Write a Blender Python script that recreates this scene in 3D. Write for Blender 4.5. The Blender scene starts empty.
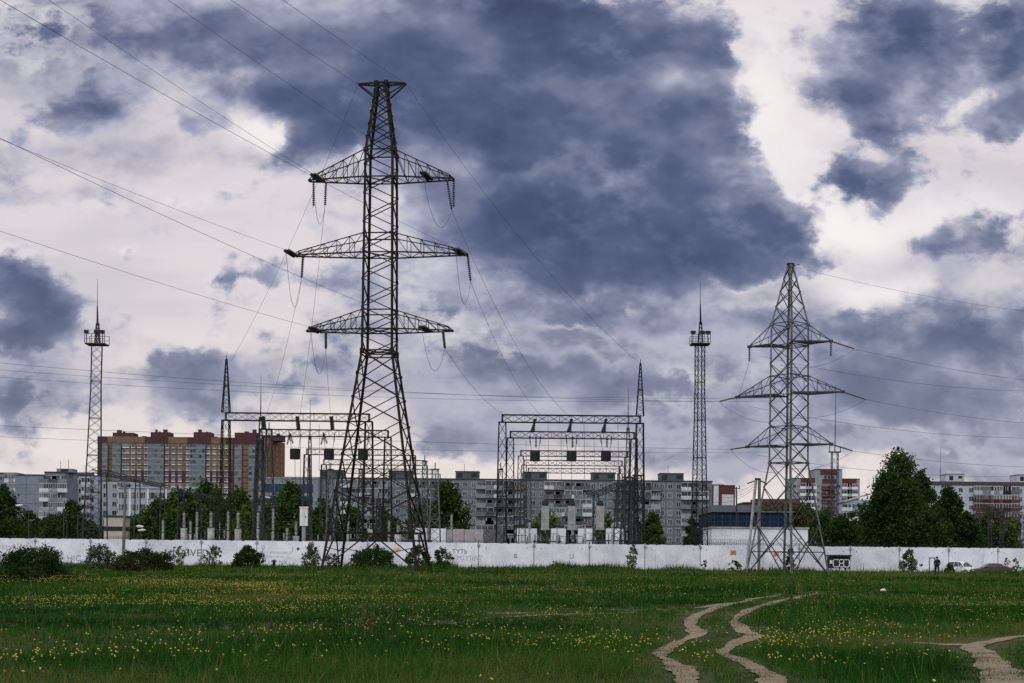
import bpy, math, random
import numpy as np
from mathutils import Vector, Matrix

random.seed(7)
rng = np.random.default_rng(11)
scene = bpy.context.scene
COL = scene.collection
R = math.radians

# ------------------------------------------------------------------ camera
F = 1024 * 50 / 36.0
PY0 = 562.0
CAM_H = 1.6
ROLL = 0.0095
cs, sn = math.cos(ROLL), math.sin(ROLL)

cam_data = bpy.data.cameras.new("camera")
cam = bpy.data.objects.new("camera", cam_data)
COL.objects.link(cam)
cam_data.lens = 50
cam_data.sensor_width = 36
cam_data.sensor_fit = 'HORIZONTAL'
cam_data.shift_y = (PY0 - 341.5) / 1024.0
cam_data.clip_start = 0.1
cam_data.clip_end = 12000
cam.matrix_world = Matrix.Translation((0, 0, CAM_H)) @ Matrix.Rotation(R(90), 4, 'X') @ Matrix.Rotation(ROLL, 4, 'Z')
scene.camera = cam


def P(px, py, D):
    """the point at depth D seen at a pixel of the photograph"""
    u, v = px - 512.0, PY0 - py
    return Vector(((u * cs - v * sn) / F * D, D, CAM_H + (u * sn + v * cs) / F * D))


def proj(x, y, z):
    a, b = x / y * F, (z - CAM_H) / y * F
    return 512 + a * cs + b * sn, PY0 - (-a * sn + b * cs)


def smooth(a, b, t):
    t = np.clip((t - a) / (b - a), 0, 1)
    return t * t * (3 - 2 * t)


def ground_z(x, y):
    x = np.asarray(x, float); y = np.asarray(y, float)
    z = 0.55 * smooth(60, 130, y) + 0.12 * smooth(135, 155, y)
    near = 1 - smooth(160, 220, y)
    z = z + near * (0.05 * np.sin(x * 0.21 + 1.3) * np.sin(y * 0.13) + 0.03 * np.sin(x * 0.5 + y * 0.31) + 0.025 * np.sin(x * 0.9 - y * 0.37 + 2))
    z = z + 0.34 * np.exp(-((x - 6.5) / 6.0) ** 2 - ((y - 147) / 5.0) ** 2)
    z = z + 0.30 * np.exp(-((x + 11) / 10.0) ** 2 - ((y - 114) / 9.0) ** 2)
    return z


def gz(x, y):
    return float(ground_z(x, y))


def ground_at(px, py):
    lo = None
    y = 14.0
    while y < 400:
        p = P(px, py, y)
        if p.z < gz(p.x, p.y):
            return Vector((p.x, p.y, gz(p.x, p.y)))
        y *= 1.004
    p = P(px, py, 400)
    return Vector((p.x, p.y, gz(p.x, p.y)))


# ------------------------------------------------------------------ materials
MATS = {}


def nodes_of(m):
    m.use_nodes = True
    nt = m.node_tree
    b = nt.nodes["Principled BSDF"]
    return nt, b


def mat(name, col, rough=0.8, metal=0.0, var=0.25, scale=2.0, col2=None, detail=4, bump=0.0, spec=0.3, rnd=0.0):
    """procedural paint / stone / metal: colour mottled by noise on the object's own coordinates"""
    if name in MATS:
        return MATS[name]
    m = bpy.data.materials.new(name)
    nt, b = nodes_of(m)
    N, L = nt.nodes, nt.links
    geo = N.new('ShaderNodeNewGeometry')
    n1 = N.new('ShaderNodeTexNoise'); n1.inputs['Scale'].default_value = scale; n1.inputs['Detail'].default_value = detail
    n1.inputs['Roughness'].default_value = 0.65
    L.new(geo.outputs['Position'], n1.inputs['Vector'])
    mr = N.new('ShaderNodeMapRange'); mr.inputs['From Min'].default_value = 0.33; mr.inputs['From Max'].default_value = 0.68
    L.new(n1.outputs['Fac'], mr.inputs['Value'])
    mx = N.new('ShaderNodeMix'); mx.data_type = 'RGBA'
    c2 = col2 if col2 else tuple(c * (1 - var) for c in col)
    c1 = tuple(min(1, c * (1 + var * 0.5)) for c in col)
    mx.inputs['A'].default_value = (*c2, 1); mx.inputs['B'].default_value = (*c1, 1)
    L.new(mr.outputs['Result'], mx.inputs['Factor'])
    out = mx.outputs['Result']
    if rnd > 0:
        oi = N.new('ShaderNodeObjectInfo')
        hs = N.new('ShaderNodeHueSaturation')
        ma = N.new('ShaderNodeMapRange'); ma.inputs['To Min'].default_value = 1 - rnd; ma.inputs['To Max'].default_value = 1 + rnd
        L.new(oi.outputs['Random'], ma.inputs['Value']); L.new(ma.outputs['Result'], hs.inputs['Value'])
        L.new(out, hs.inputs['Color']); out = hs.outputs['Color']
    L.new(out, b.inputs['Base Color'])
    b.inputs['Roughness'].default_value = rough
    b.inputs['Metallic'].default_value = metal
    b.inputs['Specular IOR Level'].default_value = spec
    if bump:
        bp = N.new('ShaderNodeBump'); bp.inputs['Strength'].default_value = bump; bp.inputs['Distance'].default_value = 0.05
        L.new(n1.outputs['Fac'], bp.inputs['Height']); L.new(bp.outputs['Normal'], b.inputs['Normal'])
    MATS[name] = m
    return m


def foliage_mat(name, a, c, rough=0.7, trans=0.25, mid=None):
    if name in MATS:
        return MATS[name]
    m = bpy.data.materials.new(name)
    nt, b = nodes_of(m)
    N, L = nt.nodes, nt.links
    at = N.new('ShaderNodeAttribute'); at.attribute_name = 'tint'
    mx = N.new('ShaderNodeValToRGB')
    e = mx.color_ramp.elements
    e[0].color = (*a, 1); e[1].color = (*c, 1)
    if mid:
        x = e.new(0.38); x.color = (*mid, 1)
    L.new(at.outputs['Fac'], mx.inputs['Fac'])
    L.new(mx.outputs['Color'], b.inputs['Base Color'])
    b.inputs['Roughness'].default_value = rough
    b.inputs['Specular IOR Level'].default_value = 0.04
    tr = N.new('ShaderNodeBsdfTranslucent')
    L.new(mx.outputs['Color'], tr.inputs['Color'])
    ms = N.new('ShaderNodeMixShader'); ms.inputs['Fac'].default_value = trans
    L.new(b.outputs['BSDF'], ms.inputs[1]); L.new(tr.outputs['BSDF'], ms.inputs[2])
    L.new(ms.outputs['Shader'], N['Material Output'].inputs['Surface'])
    MATS[name] = m
    return m


STEEL = mat('weathered dark steel', (0.010, 0.009, 0.0085), 0.75, 0.0, 0.5, 1.3, (0.024, 0.016, 0.012), spec=0.15)
STEEL2 = mat('dark painted steel', (0.014, 0.016, 0.018), 0.7, 0.0, 0.4, 1.0, spec=0.15)
GALV = mat('galvanised steel', (0.15, 0.155, 0.16), 0.6, 0.15, 0.45, 0.8, (0.06, 0.06, 0.06))
GALVD = mat('dull galvanised steel', (0.04, 0.044, 0.049), 0.65, 0.1, 0.5, 0.9, spec=0.2)
WIRE = mat('stranded aluminium wire', (0.06, 0.06, 0.065), 0.6, 0.2, 0.2, 1.0)
INSUL = mat('dark green glass insulator', (0.02, 0.03, 0.028), 0.2, 0.0, 0.3, 5.0, spec=0.6)
PORC = mat('grey porcelain', (0.40, 0.40, 0.40), 0.35, 0.0, 0.35, 2.0, (0.2, 0.18, 0.17), spec=0.5)
PORCB = mat('brown porcelain', (0.09, 0.06, 0.05), 0.3, 0.0, 0.3, 2.0, spec=0.5)
BLACK = mat('black enclosure', (0.014, 0.014, 0.016), 0.6, 0.0, 0.3, 2.0)
CONC = mat('grey concrete', (0.30, 0.30, 0.30), 0.9, 0.0, 0.35, 1.2, bump=0.2)
CONCD = mat('dark stained concrete', (0.11, 0.11, 0.115), 0.9, 0.0, 0.4, 1.2)
WHITEP = mat('white metal paint', (0.62, 0.62, 0.62), 0.5, 0.0, 0.15, 2.0)
WOOD = mat('weathered wooden pole', (0.16, 0.14, 0.125), 0.85, 0.0, 0.4, 3.0)
BARK = mat('tree bark', (0.06, 0.05, 0.04), 0.9, 0.0, 0.5, 4.0)
BIRCH = mat('birch bark', (0.4, 0.38, 0.35), 0.8, 0.0, 0.4, 3.0, (0.06, 0.055, 0.05))
ROOFD = mat('bitumen roofing', (0.05, 0.05, 0.052), 0.9, 0.0, 0.4, 0.6)
FRAME = mat('white window frame', (0.50, 0.52, 0.54), 0.6, 0.0, 0.15, 1.0, rnd=0.25)


def glass_mat():
    m = bpy.data.materials.new('window glass')
    nt, b = nodes_of(m); N, L = nt.nodes, nt.links
    oi = N.new('ShaderNodeObjectInfo')
    geo = N.new('ShaderNodeNewGeometry')
    wn = N.new('ShaderNodeTexNoise'); wn.inputs['Scale'].default_value = 0.55; wn.inputs['Detail'].default_value = 1
    L.new(geo.outputs['Position'], wn.inputs['Vector'])
    ad = N.new('ShaderNodeMath'); ad.operation = 'ADD'
    sc = N.new('ShaderNodeMath'); sc.operation = 'MULTIPLY'; sc.inputs[1].default_value = 0.45
    L.new(oi.outputs['Random'], sc.inputs[0])
    L.new(sc.outputs[0], ad.inputs[0]); L.new(wn.outputs['Fac'], ad.inputs[1])
    cr = N.new('ShaderNodeValToRGB')
    cr.color_ramp.elements[0].position = 0.55; cr.color_ramp.elements[0].color = (0.012, 0.016, 0.02, 1)
    cr.color_ramp.elements[1].position = 1.0; cr.color_ramp.elements[1].color = (0.11, 0.12, 0.13, 1)
    L.new(ad.outputs[0], cr.inputs['Fac'])
    L.new(cr.outputs['Color'], b.inputs['Base Color'])
    b.inputs['Roughness'].default_value = 0.2
    b.inputs['Specular IOR Level'].default_value = 0.22
    return m


GLASS = glass_mat()


def wall_paint():
    m = bpy.data.materials.new('whitewashed concrete')
    nt, b = nodes_of(m); N, L = nt.nodes, nt.links
    geo = N.new('ShaderNodeNewGeometry')
    # big blotches
    n1 = N.new('ShaderNodeTexNoise'); n1.inputs['Scale'].default_value = 0.5; n1.inputs['Detail'].default_value = 6; n1.inputs['Roughness'].default_value = 0.6
    L.new(geo.outputs['Position'], n1.inputs['Vector'])
    # vertical streaks
    mp = N.new('ShaderNodeMapping'); mp.inputs['Scale'].default_value = (2.2, 2.2, 0.25)
    L.new(geo.outputs['Position'], mp.inputs['Vector'])
    n2 = N.new('ShaderNodeTexNoise'); n2.inputs['Scale'].default_value = 1.6; n2.inputs['Detail'].default_value = 5
    L.new(mp.outputs['Vector'], n2.inputs['Vector'])
    # chips
    n3 = N.new('ShaderNodeTexNoise'); n3.inputs['Scale'].default_value = 4.5; n3.inputs['Detail'].default_value = 5; n3.inputs['Roughness'].default_value = 0.7
    L.new(geo.outputs['Position'], n3.inputs['Vector'])
    cr1 = N.new('ShaderNodeValToRGB')
    cr1.color_ramp.elements[0].position = 0.36; cr1.color_ramp.elements[0].color = (0.56, 0.57, 0.62, 1)
    cr1.color_ramp.elements[1].position = 0.6; cr1.color_ramp.elements[1].color = (0.72, 0.72, 0.77, 1)
    L.new(n1.outputs['Fac'], cr1.inputs['Fac'])
    cr2 = N.new('ShaderNodeValToRGB')
    cr2.color_ramp.elements[0].position = 0.26; cr2.color_ramp.elements[0].color = (0.72, 0.72, 0.75, 1)
    cr2.color_ramp.elements[1].position = 0.40; cr2.color_ramp.elements[1].color = (1, 1, 1, 1)
    L.new(n2.outputs['Fac'], cr2.inputs['Fac'])
    cr3 = N.new('ShaderNodeValToRGB')
    cr3.color_ramp.elements[0].position = 0.24; cr3.color_ramp.elements[0].color = (0.40, 0.39, 0.40, 1)
    cr3.color_ramp.elements[1].position = 0.32; cr3.color_ramp.elements[1].color = (1, 1, 1, 1)
    L.new(n3.outputs['Fac'], cr3.inputs['Fac'])
    m1 = N.new('ShaderNodeMix'); m1.data_type = 'RGBA'; m1.blend_type = 'MULTIPLY'; m1.inputs['Factor'].default_value = 0.8
    L.new(cr1.outputs['Color'], m1.inputs['A']); L.new(cr2.outputs['Color'], m1.inputs['B'])
    m2 = N.new('ShaderNodeMix'); m2.data_type = 'RGBA'; m2.blend_type = 'MULTIPLY'; m2.inputs['Factor'].default_value = 0.9
    L.new(m1.outputs['Result'], m2.inputs['A']); L.new(cr3.outputs['Color'], m2.inputs['B'])
    oi = N.new('ShaderNodeObjectInfo')
    hs = N.new('ShaderNodeHueSaturation')
    mr = N.new('ShaderNodeMapRange'); mr.inputs['To Min'].default_value = 0.9; mr.inputs['To Max'].default_value = 1.03
    L.new(oi.outputs['Random'], mr.inputs['Value']); L.new(mr.outputs['Result'], hs.inputs['Value'])
    L.new(m2.outputs['Result'], hs.inputs['Color'])
    L.new(hs.outputs['Color'], b.inputs['Base Color'])
    b.inputs['Roughness'].default_value = 0.9
    b.inputs['Specular IOR Level'].default_value = 0.2
    return m


WALLP = wall_paint()


# ------------------------------------------------------------------ mesh builder
class MB:
    def __init__(self):
        self.V, self.F, self.M = [], [], []

    def face(self, pts, m=0):
        b = len(self.V)
        self.V.extend([tuple(p) for p in pts])
        self.F.append(tuple(range(b, b + len(pts)))); self.M.append(m)

    def box(self, c, s, m=0, rz=0.0):
        x, y, z = s[0] / 2, s[1] / 2, s[2] / 2
        cc, ss = math.cos(rz), math.sin(rz)
        b = len(self.V)
        for dz in (-z, z):
            for dx, dy in ((-x, -y), (x, -y), (x, y), (-x, y)):
                self.V.append((c[0] + dx * cc - dy * ss, c[1] + dx * ss + dy * cc, c[2] + dz))
        for f in ((3, 2, 1, 0), (4, 5, 6, 7), (0, 1, 5, 4), (1, 2, 6, 5), (2, 3, 7, 6), (3, 0, 4, 7)):
            self.F.append(tuple(b + i for i in f)); self.M.append(m)

    def box2(self, x0, x1, y0, y1, z0, z1, m=0):
        self.box(((x0 + x1) / 2, (y0 + y1) / 2, (z0 + z1) / 2), (x1 - x0, y1 - y0, z1 - z0), m)

    def bar(self, p, q, w, m=0, w2=None):
        p, q = Vector(p), Vector(q)
        d = q - p
        if d.length < 1e-6:
            return
        d.normalize()
        up = Vector((0, 0, 1)) if abs(d.z) < 0.9 else Vector((0.6, 0.8, 0))
        a = d.cross(up).normalized(); c = a.cross(d).normalized()
        h = (w2 or w) / 2; w = w / 2
        b = len(self.V)
        for o in (p, q):
            for sa, sc in ((-1, -1), (1, -1), (1, 1), (-1, 1)):
                self.V.append(tuple(o + a * (sa * w) + c * (sc * h)))
        for f in ((3, 2, 1, 0), (4, 5, 6, 7), (0, 1, 5, 4), (1, 2, 6, 5), (2, 3, 7, 6), (3, 0, 4, 7)):
            self.F.append(tuple(b + i for i in f)); self.M.append(m)

    def angle(self, p, q, w, out, m=0, t=0.03):
        """an L section leg: two thin flanges meeting on the line p-q; out = (a, b) horizontal directions of the flanges"""
        p, q = Vector(p), Vector(q)
        for f, g in (out, out[::-1]):
            f, g = Vector(f), Vector(g)
            b = len(self.V)
            for o in (p, q):
                for s1, s2 in ((0, 0), (w, 0), (w, t), (0, t)):
                    self.V.append(tuple(o + f * s1 + g * s2))
            for k in ((3, 2, 1, 0), (4, 5, 6, 7), (0, 1, 5, 4), (1, 2, 6, 5), (2, 3, 7, 6), (3, 0, 4, 7)):
                self.F.append(tuple(b + i for i in k)); self.M.append(m)

    def tube(self, pts, r, n=6, m=0, caps=True):
        pts = [Vector(p) for p in pts]
        rs = r if isinstance(r, (list, tuple)) else [r] * len(pts)
        b = len(self.V)
        for i, p in enumerate(pts):
            d = (pts[min(i + 1, len(pts) - 1)] - pts[max(i - 1, 0)])
            if d.length < 1e-9:
                d = Vector((0, 0, 1))
            d.normalize()
            up = Vector((0, 0, 1)) if abs(d.z) < 0.9 else Vector((1, 0, 0))
            a = d.cross(up).normalized(); c = a.cross(d).normalized()
            for k in range(n):
                t = 2 * math.pi * k / n
                self.V.append(tuple(p + (a * math.cos(t) + c * math.sin(t)) * rs[i]))
        for i in range(len(pts) - 1):
            for k in range(n):
                k2 = (k + 1) % n
                self.F.append((b + i * n + k, b + i * n + k2, b + (i + 1) * n + k2, b + (i + 1) * n + k)); self.M.append(m)
        if caps:
            self.F.append(tuple(b + k for k in reversed(range(n)))); self.M.append(m)
            e = b + (len(pts) - 1) * n
            self.F.append(tuple(e + k for k in range(n))); self.M.append(m)

    def insulator(self, p, q, r=0.13, discs=10, m=0, n=7):
        p, q = Vector(p), Vector(q)
        pts, rs = [p], [0.03]
        for i in range(discs):
            for f, rr in ((0.1, 0.04), (0.35, r), (0.62, r * 0.85), (0.8, 0.04)):
                pts.append(p.lerp(q, 0.04 + 0.92 * (i + f) / discs)); rs.append(rr)
        pts.append(q); rs.append(0.03)
        self.tube(pts, rs, n, m)

    def build(self, name, mats, parent=None, origin=(0, 0, 0), smooth_=False):
        me = bpy.data.meshes.new(name)
        o = Vector(origin)
        me.from_pydata([(v[0] - o.x, v[1] - o.y, v[2] - o.z) for v in self.V], [], self.F)
        if not isinstance(mats, (list, tuple)):
            mats = [mats]
        for m_ in mats:
            me.materials.append(m_)
        if len(mats) > 1:
            me.polygons.foreach_set('material_index', self.M)
        if smooth_:
            me.polygons.foreach_set('use_smooth', [True] * len(self.F))
        me.update()
        ob = bpy.data.objects.new(name, me)
        COL.objects.link(ob)
        if parent is not None:
            ob.parent = parent
        else:
            ob.location = o
        return ob


def tag(o, label=None, cat=None, group=None, kind=None):
    if label: o['label'] = label
    if cat: o['category'] = cat
    if group: o['group'] = group
    if kind: o['kind'] = kind
    return o


def thing(name, label, cat, loc, group=None):
    o = bpy.data.objects.new(name, None)
    o.empty_display_size = 0.3
    COL.objects.link(o)
    o.location = loc
    return tag(o, label, cat, group)


def mesh_np(name, verts, faces_flat, n_per, mats, parent=None, tint=None, origin=None):
    """fast mesh from numpy: faces all with n_per corners"""
    me = bpy.data.meshes.new(name)
    nv, nf = len(verts), len(faces_flat) // n_per
    me.vertices.add(nv)
    v = np.asarray(verts, np.float32)
    if origin is not None:
        v = v - np.asarray(origin, np.float32)
    me.vertices.foreach_set('co', v.ravel())
    me.loops.add(nf * n_per)
    me.loops.foreach_set('vertex_index', np.asarray(faces_flat, np.int32))
    me.polygons.add(nf)
    me.polygons.foreach_set('loop_start', np.arange(0, nf * n_per, n_per, dtype=np.int32))
    me.polygons.foreach_set('loop_total', np.full(nf, n_per, np.int32))
    if tint is not None:
        a = me.attributes.new('tint', 'FLOAT', 'POINT')
        a.data.foreach_set('value', np.asarray(tint, np.float32))
    for m_ in (mats if isinstance(mats, (list, tuple)) else [mats]):
        me.materials.append(m_)
    me.update(calc_edges=True)
    ob = bpy.data.objects.new(name, me)
    COL.objects.link(ob)
    if parent is not None:
        ob.parent = parent
    elif origin is not None:
        ob.location = origin
    return ob
# ------------------------------------------------------------------ render settings
vs = scene.view_settings
scene.display_settings.display_device = 'sRGB'
vs.view_transform = 'Standard'
vs.look = 'None'
vs.exposure = 0.0
vs.gamma = 1.0
vs.use_curve_mapping = False
scene.cycles.max_bounces = 5
scene.cycles.diffuse_bounces = 2
scene.cycles.glossy_bounces = 2
scene.cycles.transmission_bounces = 2
scene.cycles.use_denoising = False
scene.cycles.use_adaptive_sampling = True
scene.cycles.adaptive_threshold = 0.02

# ------------------------------------------------------------------ sun and sky
SUN_EL, SUN_AZ = 40.0, 205.0     # azimuth from +Y clockwise: behind the camera, to the left
sun_dir = Vector((math.cos(R(SUN_EL)) * math.sin(R(SUN_AZ)), math.cos(R(SUN_EL)) * math.cos(R(SUN_AZ)), math.sin(R(SUN_EL))))
sd = bpy.data.lights.new('sun', 'SUN')
sd.energy = 0.9
sd.angle = R(14)
sd.color = (1.0, 0.95, 0.9)
so = bpy.data.objects.new('sun', sd)
COL.objects.link(so)
so.rotation_euler = (-sun_dir).to_track_quat('-Z', 'Y').to_euler()
so.location = (0, -30, 60)

world = bpy.data.worlds.new('World')
scene.world = world
world.use_nodes = True


def build_sky():
    nt = world.node_tree
    N, L = nt.nodes, nt.links
    N.clear()
    out = N.new('ShaderNodeOutputWorld')
    bg = N.new('ShaderNodeBackground')
    bg.inputs['Strength'].default_value = 0.1
    L.new(bg.outputs[0], out.inputs['Surface'])
    sky = N.new('ShaderNodeTexSky')
    sky.sky_type = 'NISHITA'
    sky.sun_disc = False
    sky.sun_elevation = R(SUN_EL)
    sky.sun_rotation = R(SUN_AZ)

    def math_(op, a, b=None, c=None, clamp=False):
        n = N.new('ShaderNodeMath'); n.operation = op; n.use_clamp = clamp
        for i, x in enumerate((a, b, c)):
            if x is None: continue
            if hasattr(x, 'is_linked'): L.new(x, n.inputs[i])
            else: n.inputs[i].default_value = x
        return n.outputs[0]

    def vmath(op, a, b=None, c=None):
        n = N.new('ShaderNodeVectorMath'); n.operation = op
        for i, x in enumerate((a, b, c)):
            if x is None: continue
            if hasattr(x, 'is_linked'): L.new(x, n.inputs[i])
            else: n.inputs[i].default_value = x
        return n.outputs[1] if op in ('LENGTH', 'DOT_PRODUCT') else n.outputs[0]

    def rng_(v, a, b, c=0.0, d=1.0, smooth_=True):
        n = N.new('ShaderNodeMapRange')
        n.interpolation_type = 'SMOOTHSTEP' if smooth_ else 'LINEAR'
        L.new(v, n.inputs['Value'])
        for k, x in (('From Min', a), ('From Max', b), ('To Min', c), ('To Max', d)):
            if hasattr(x, 'is_linked'): L.new(x, n.inputs[k])
            else: n.inputs[k].default_value = x
        return n.outputs['Result']

    def noise(vec, scale, detail=6, rough=0.55, lac=2.0, off=None):
        n = N.new('ShaderNodeTexNoise')
        n.inputs['Scale'].default_value = scale; n.inputs['Detail'].default_value = detail
        n.inputs['Roughness'].default_value = rough; n.inputs['Lacunarity'].default_value = lac
        if off: vec = vmath('ADD', vec, off)
        L.new(vec, n.inputs['Vector'])
        return n

    def mix(f, a, b):
        n = N.new('ShaderNodeMix'); n.data_type = 'RGBA'
        if hasattr(f, 'is_linked'): L.new(f, n.inputs['Factor'])
        else: n.inputs['Factor'].default_value = f
        for k, x in (('A', a), ('B', b)):
            if hasattr(x, 'is_linked'): L.new(x, n.inputs[k])
            else: n.inputs[k].default_value = (*x, 1)
        return n.outputs['Result']

    tc = N.new('ShaderNodeTexCoord')
    sp = N.new('ShaderNodeSeparateXYZ')
    L.new(tc.outputs['Generated'], sp.inputs[0])
    ay = math_('MAXIMUM', math_('ABSOLUTE', sp.outputs['Y']), 0.12)
    gx = math_('DIVIDE', sp.outputs['X'], ay)
    gzz = math_('DIVIDE', math_('MAXIMUM', sp.outputs['Z'], -0.05), ay)
    cb = N.new('ShaderNodeCombineXYZ')
    L.new(gx, cb.inputs[0]); L.new(gzz, cb.inputs[1])
    p = cb.outputs[0]
    # the direction of the sky where each cloud bank stands; turbulence bends their outlines
    w1 = noise(p, 7.0, 3, 0.5).outputs['Color']
    w2 = noise(p, 26.0, 4, 0.55, off=(3.1, 1.7, 0)).outputs['Color']
    pw = vmath('MULTIPLY_ADD', vmath('SUBTRACT', w1, (0.5, 0.5, 0.5)), (0.13, 0.09, 0.0), p)
    pw = vmath('MULTIPLY_ADD', vmath('SUBTRACT', w2, (0.5, 0.5, 0.5)), (0.06, 0.045, 0.0), pw)
    def banks(lst, inner):
        acc = None
        for (bx, by, rx, ry, s) in lst:
            q = P(bx, by, 1.0)
            c = (q.x, q.z - CAM_H)
            ix, iy = F / rx, F / ry
            d = vmath('LENGTH', vmath('MULTIPLY_ADD', pw, (ix, iy, 0), (-c[0] * ix, -c[1] * iy, 0)))
            f = rng_(d, 1.55, inner, 0.0, s)
            acc = f if acc is None else math_('ADD', acc, f)
        return acc
    # banks: centre and radii in picture units, strength
    acc = math_('MINIMUM', math_('MAXIMUM', banks(SKY_BANKS, 0.1), -0.7), 1.15)
    veil = math_('MINIMUM', math_('MAXIMUM', banks(SKY_VEILS, 0.0), -0.5), 1.0)
    ps = vmath('MULTIPLY', p, (1.0, 1.4, 1.0))
    n_big = noise(ps, 9.0, 10, 0.60, off=(1.3, 5.2, 0)).outputs['Fac']
    n_sm = noise(ps, 30.0, 8, 0.62, off=(7.3, 2.2, 0)).outputs['Fac']
    nb = math_('SUBTRACT', n_big, 0.5)
    ns = math_('SUBTRACT', n_sm, 0.5)
    pr = vmath('MULTIPLY', p, (1.0, 1.6, 1.0))
    r0 = noise(pr, 7.5, 4, 0.52, off=(1.3, 5.2, 0)).outputs['Fac']
    lit = noise(pr, 7.5, 4, 0.52, off=(1.3 + 0.012, 5.2 + 0.034, 0)).outputs['Fac']
    relief = math_('SUBTRACT', r0, lit)
    lit2 = noise(ps, 30.0, 6, 0.62, off=(7.3 + 0.003, 2.2 + 0.007, 0)).outputs['Fac']
    relief2 = math_('SUBTRACT', n_sm, lit2)
    n_soft = noise(vmath('MULTIPLY', p, (1.0, 1.9, 1.0)), 5.5, 4, 0.5, off=(11.0, 4.0, 0)).outputs['Fac']
    nf = math_('SUBTRACT', n_soft, 0.5)
    turb = math_('ADD', math_('MULTIPLY', nb, 2.2), math_('MULTIPLY', ns, 2.1))
    dens = math_('ADD', acc, turb)
    mask = rng_(dens, 0.02, 0.55)
    # the bright thin overcast, with long faint streaks
    st = noise(vmath('MULTIPLY', p, (1.0, 4.5, 1.0)), 4.0, 6, 0.55, off=(2.0, 9.0, 0)).outputs['Fac']
    st = rng_(st, 0.40, 0.68)
    glow = rng_(gzz, 0.0, 0.24)
    bright = mix(glow, (0.86, 0.765, 0.72), (0.76, 0.705, 0.725))
    bright = mix(math_('MULTIPLY', st, 0.35), bright, (0.42, 0.41, 0.48))
    bright = mix(math_('MULTIPLY', math_('MINIMUM', banks(SKY_GLOWS, 0.0), 1.0), 0.9), bright, (0.98, 0.935, 0.915))
    # soft grey veils
    vd = math_('ADD', veil, math_('ADD', math_('MULTIPLY', nf, 1.8), math_('MULTIPLY', nb, 2.0)))
    vm = rng_(vd, 0.05, 0.80)
    vcol = mix(rng_(math_('ADD', relief, math_('MULTIPLY', relief2, 0.7)), -0.10, 0.12), (0.38, 0.38, 0.49), (0.165, 0.18, 0.29))
    base = mix(math_('MULTIPLY', vm, 0.9), bright, vcol)
    # silver lining: cloud edges thin enough to glow
    rim = math_('MULTIPLY', rng_(dens, -0.45, 0.15), rng_(acc, -0.1, 0.45))
    rim = math_('MULTIPLY', rim, rng_(math_('ADD', ns, relief), -0.08, 0.14))
    base = mix(math_('MULTIPLY', rim, 0.7), base, (0.92, 0.88, 0.90))
    # the body of the banks: blue-grey, thicker parts darker, billows in relief
    n_mid = noise(ps, 15.0, 8, 0.55, off=(4.4, 8.1, 0)).outputs['Fac']
    lit3 = noise(ps, 15.0, 8, 0.55, off=(4.4 + 0.010, 8.1 + 0.030, 0)).outputs['Fac']
    relief3 = math_('SUBTRACT', n_mid, lit3)
    thick = math_('ADD', math_('MULTIPLY', math_('MINIMUM', acc, 1.0), 0.48), math_('ADD', math_('MULTIPLY', nb, 0.4), math_('MULTIPLY', nf, 2.5)))
    thick = math_('ADD', thick, math_('ADD', math_('MULTIPLY', relief, 3.0), math_('MULTIPLY', relief2, 0.45)))
    thick = math_('ADD', thick, math_('MULTIPLY', relief3, 0.6))
    thick = math_('ADD', thick, banks(SKY_TONE, 0.0))
    tk = math_('MULTIPLY', rng_(thick, -0.50, 1.32, smooth_=False), rng_(dens, 0.05, 1.0, 0.30, 1.0, smooth_=False))
    cr = N.new('ShaderNodeValToRGB')
    e = cr.color_ramp.elements
    e[0].position = 0.0; e[0].color = (0.60, 0.585, 0.66, 1)
    e[1].position = 1.0; e[1].color = (0.046, 0.058, 0.118, 1)
    x = e.new(0.18); x.color = (0.36, 0.37, 0.49, 1)
    x = e.new(0.38); x.color = (0.186, 0.207, 0.315, 1)
    x = e.new(0.62); x.color = (0.093, 0.115, 0.216, 1)
    x = e.new(0.82); x.color = (0.063, 0.080, 0.160, 1)
    L.new(tk, cr.inputs['Fac'])
    bright = base
    # low clouds are farther away and paler
    body = mix(rng_(gzz, 0.05, 0.24, 0.34, 0.0), cr.outputs['Color'], (0.34, 0.35, 0.42))
    clouds = mix(mask, bright, body)
    # unseen brighter sky added behind the camera, around the sun, to light the wall
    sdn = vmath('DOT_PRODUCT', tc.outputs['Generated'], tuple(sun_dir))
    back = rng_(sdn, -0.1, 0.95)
    clouds = mix(back, clouds, SKY_BACK_FILL)
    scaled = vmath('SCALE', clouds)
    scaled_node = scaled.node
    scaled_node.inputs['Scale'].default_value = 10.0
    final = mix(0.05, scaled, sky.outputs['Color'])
    L.new(final, bg.inputs['Color'])


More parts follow.
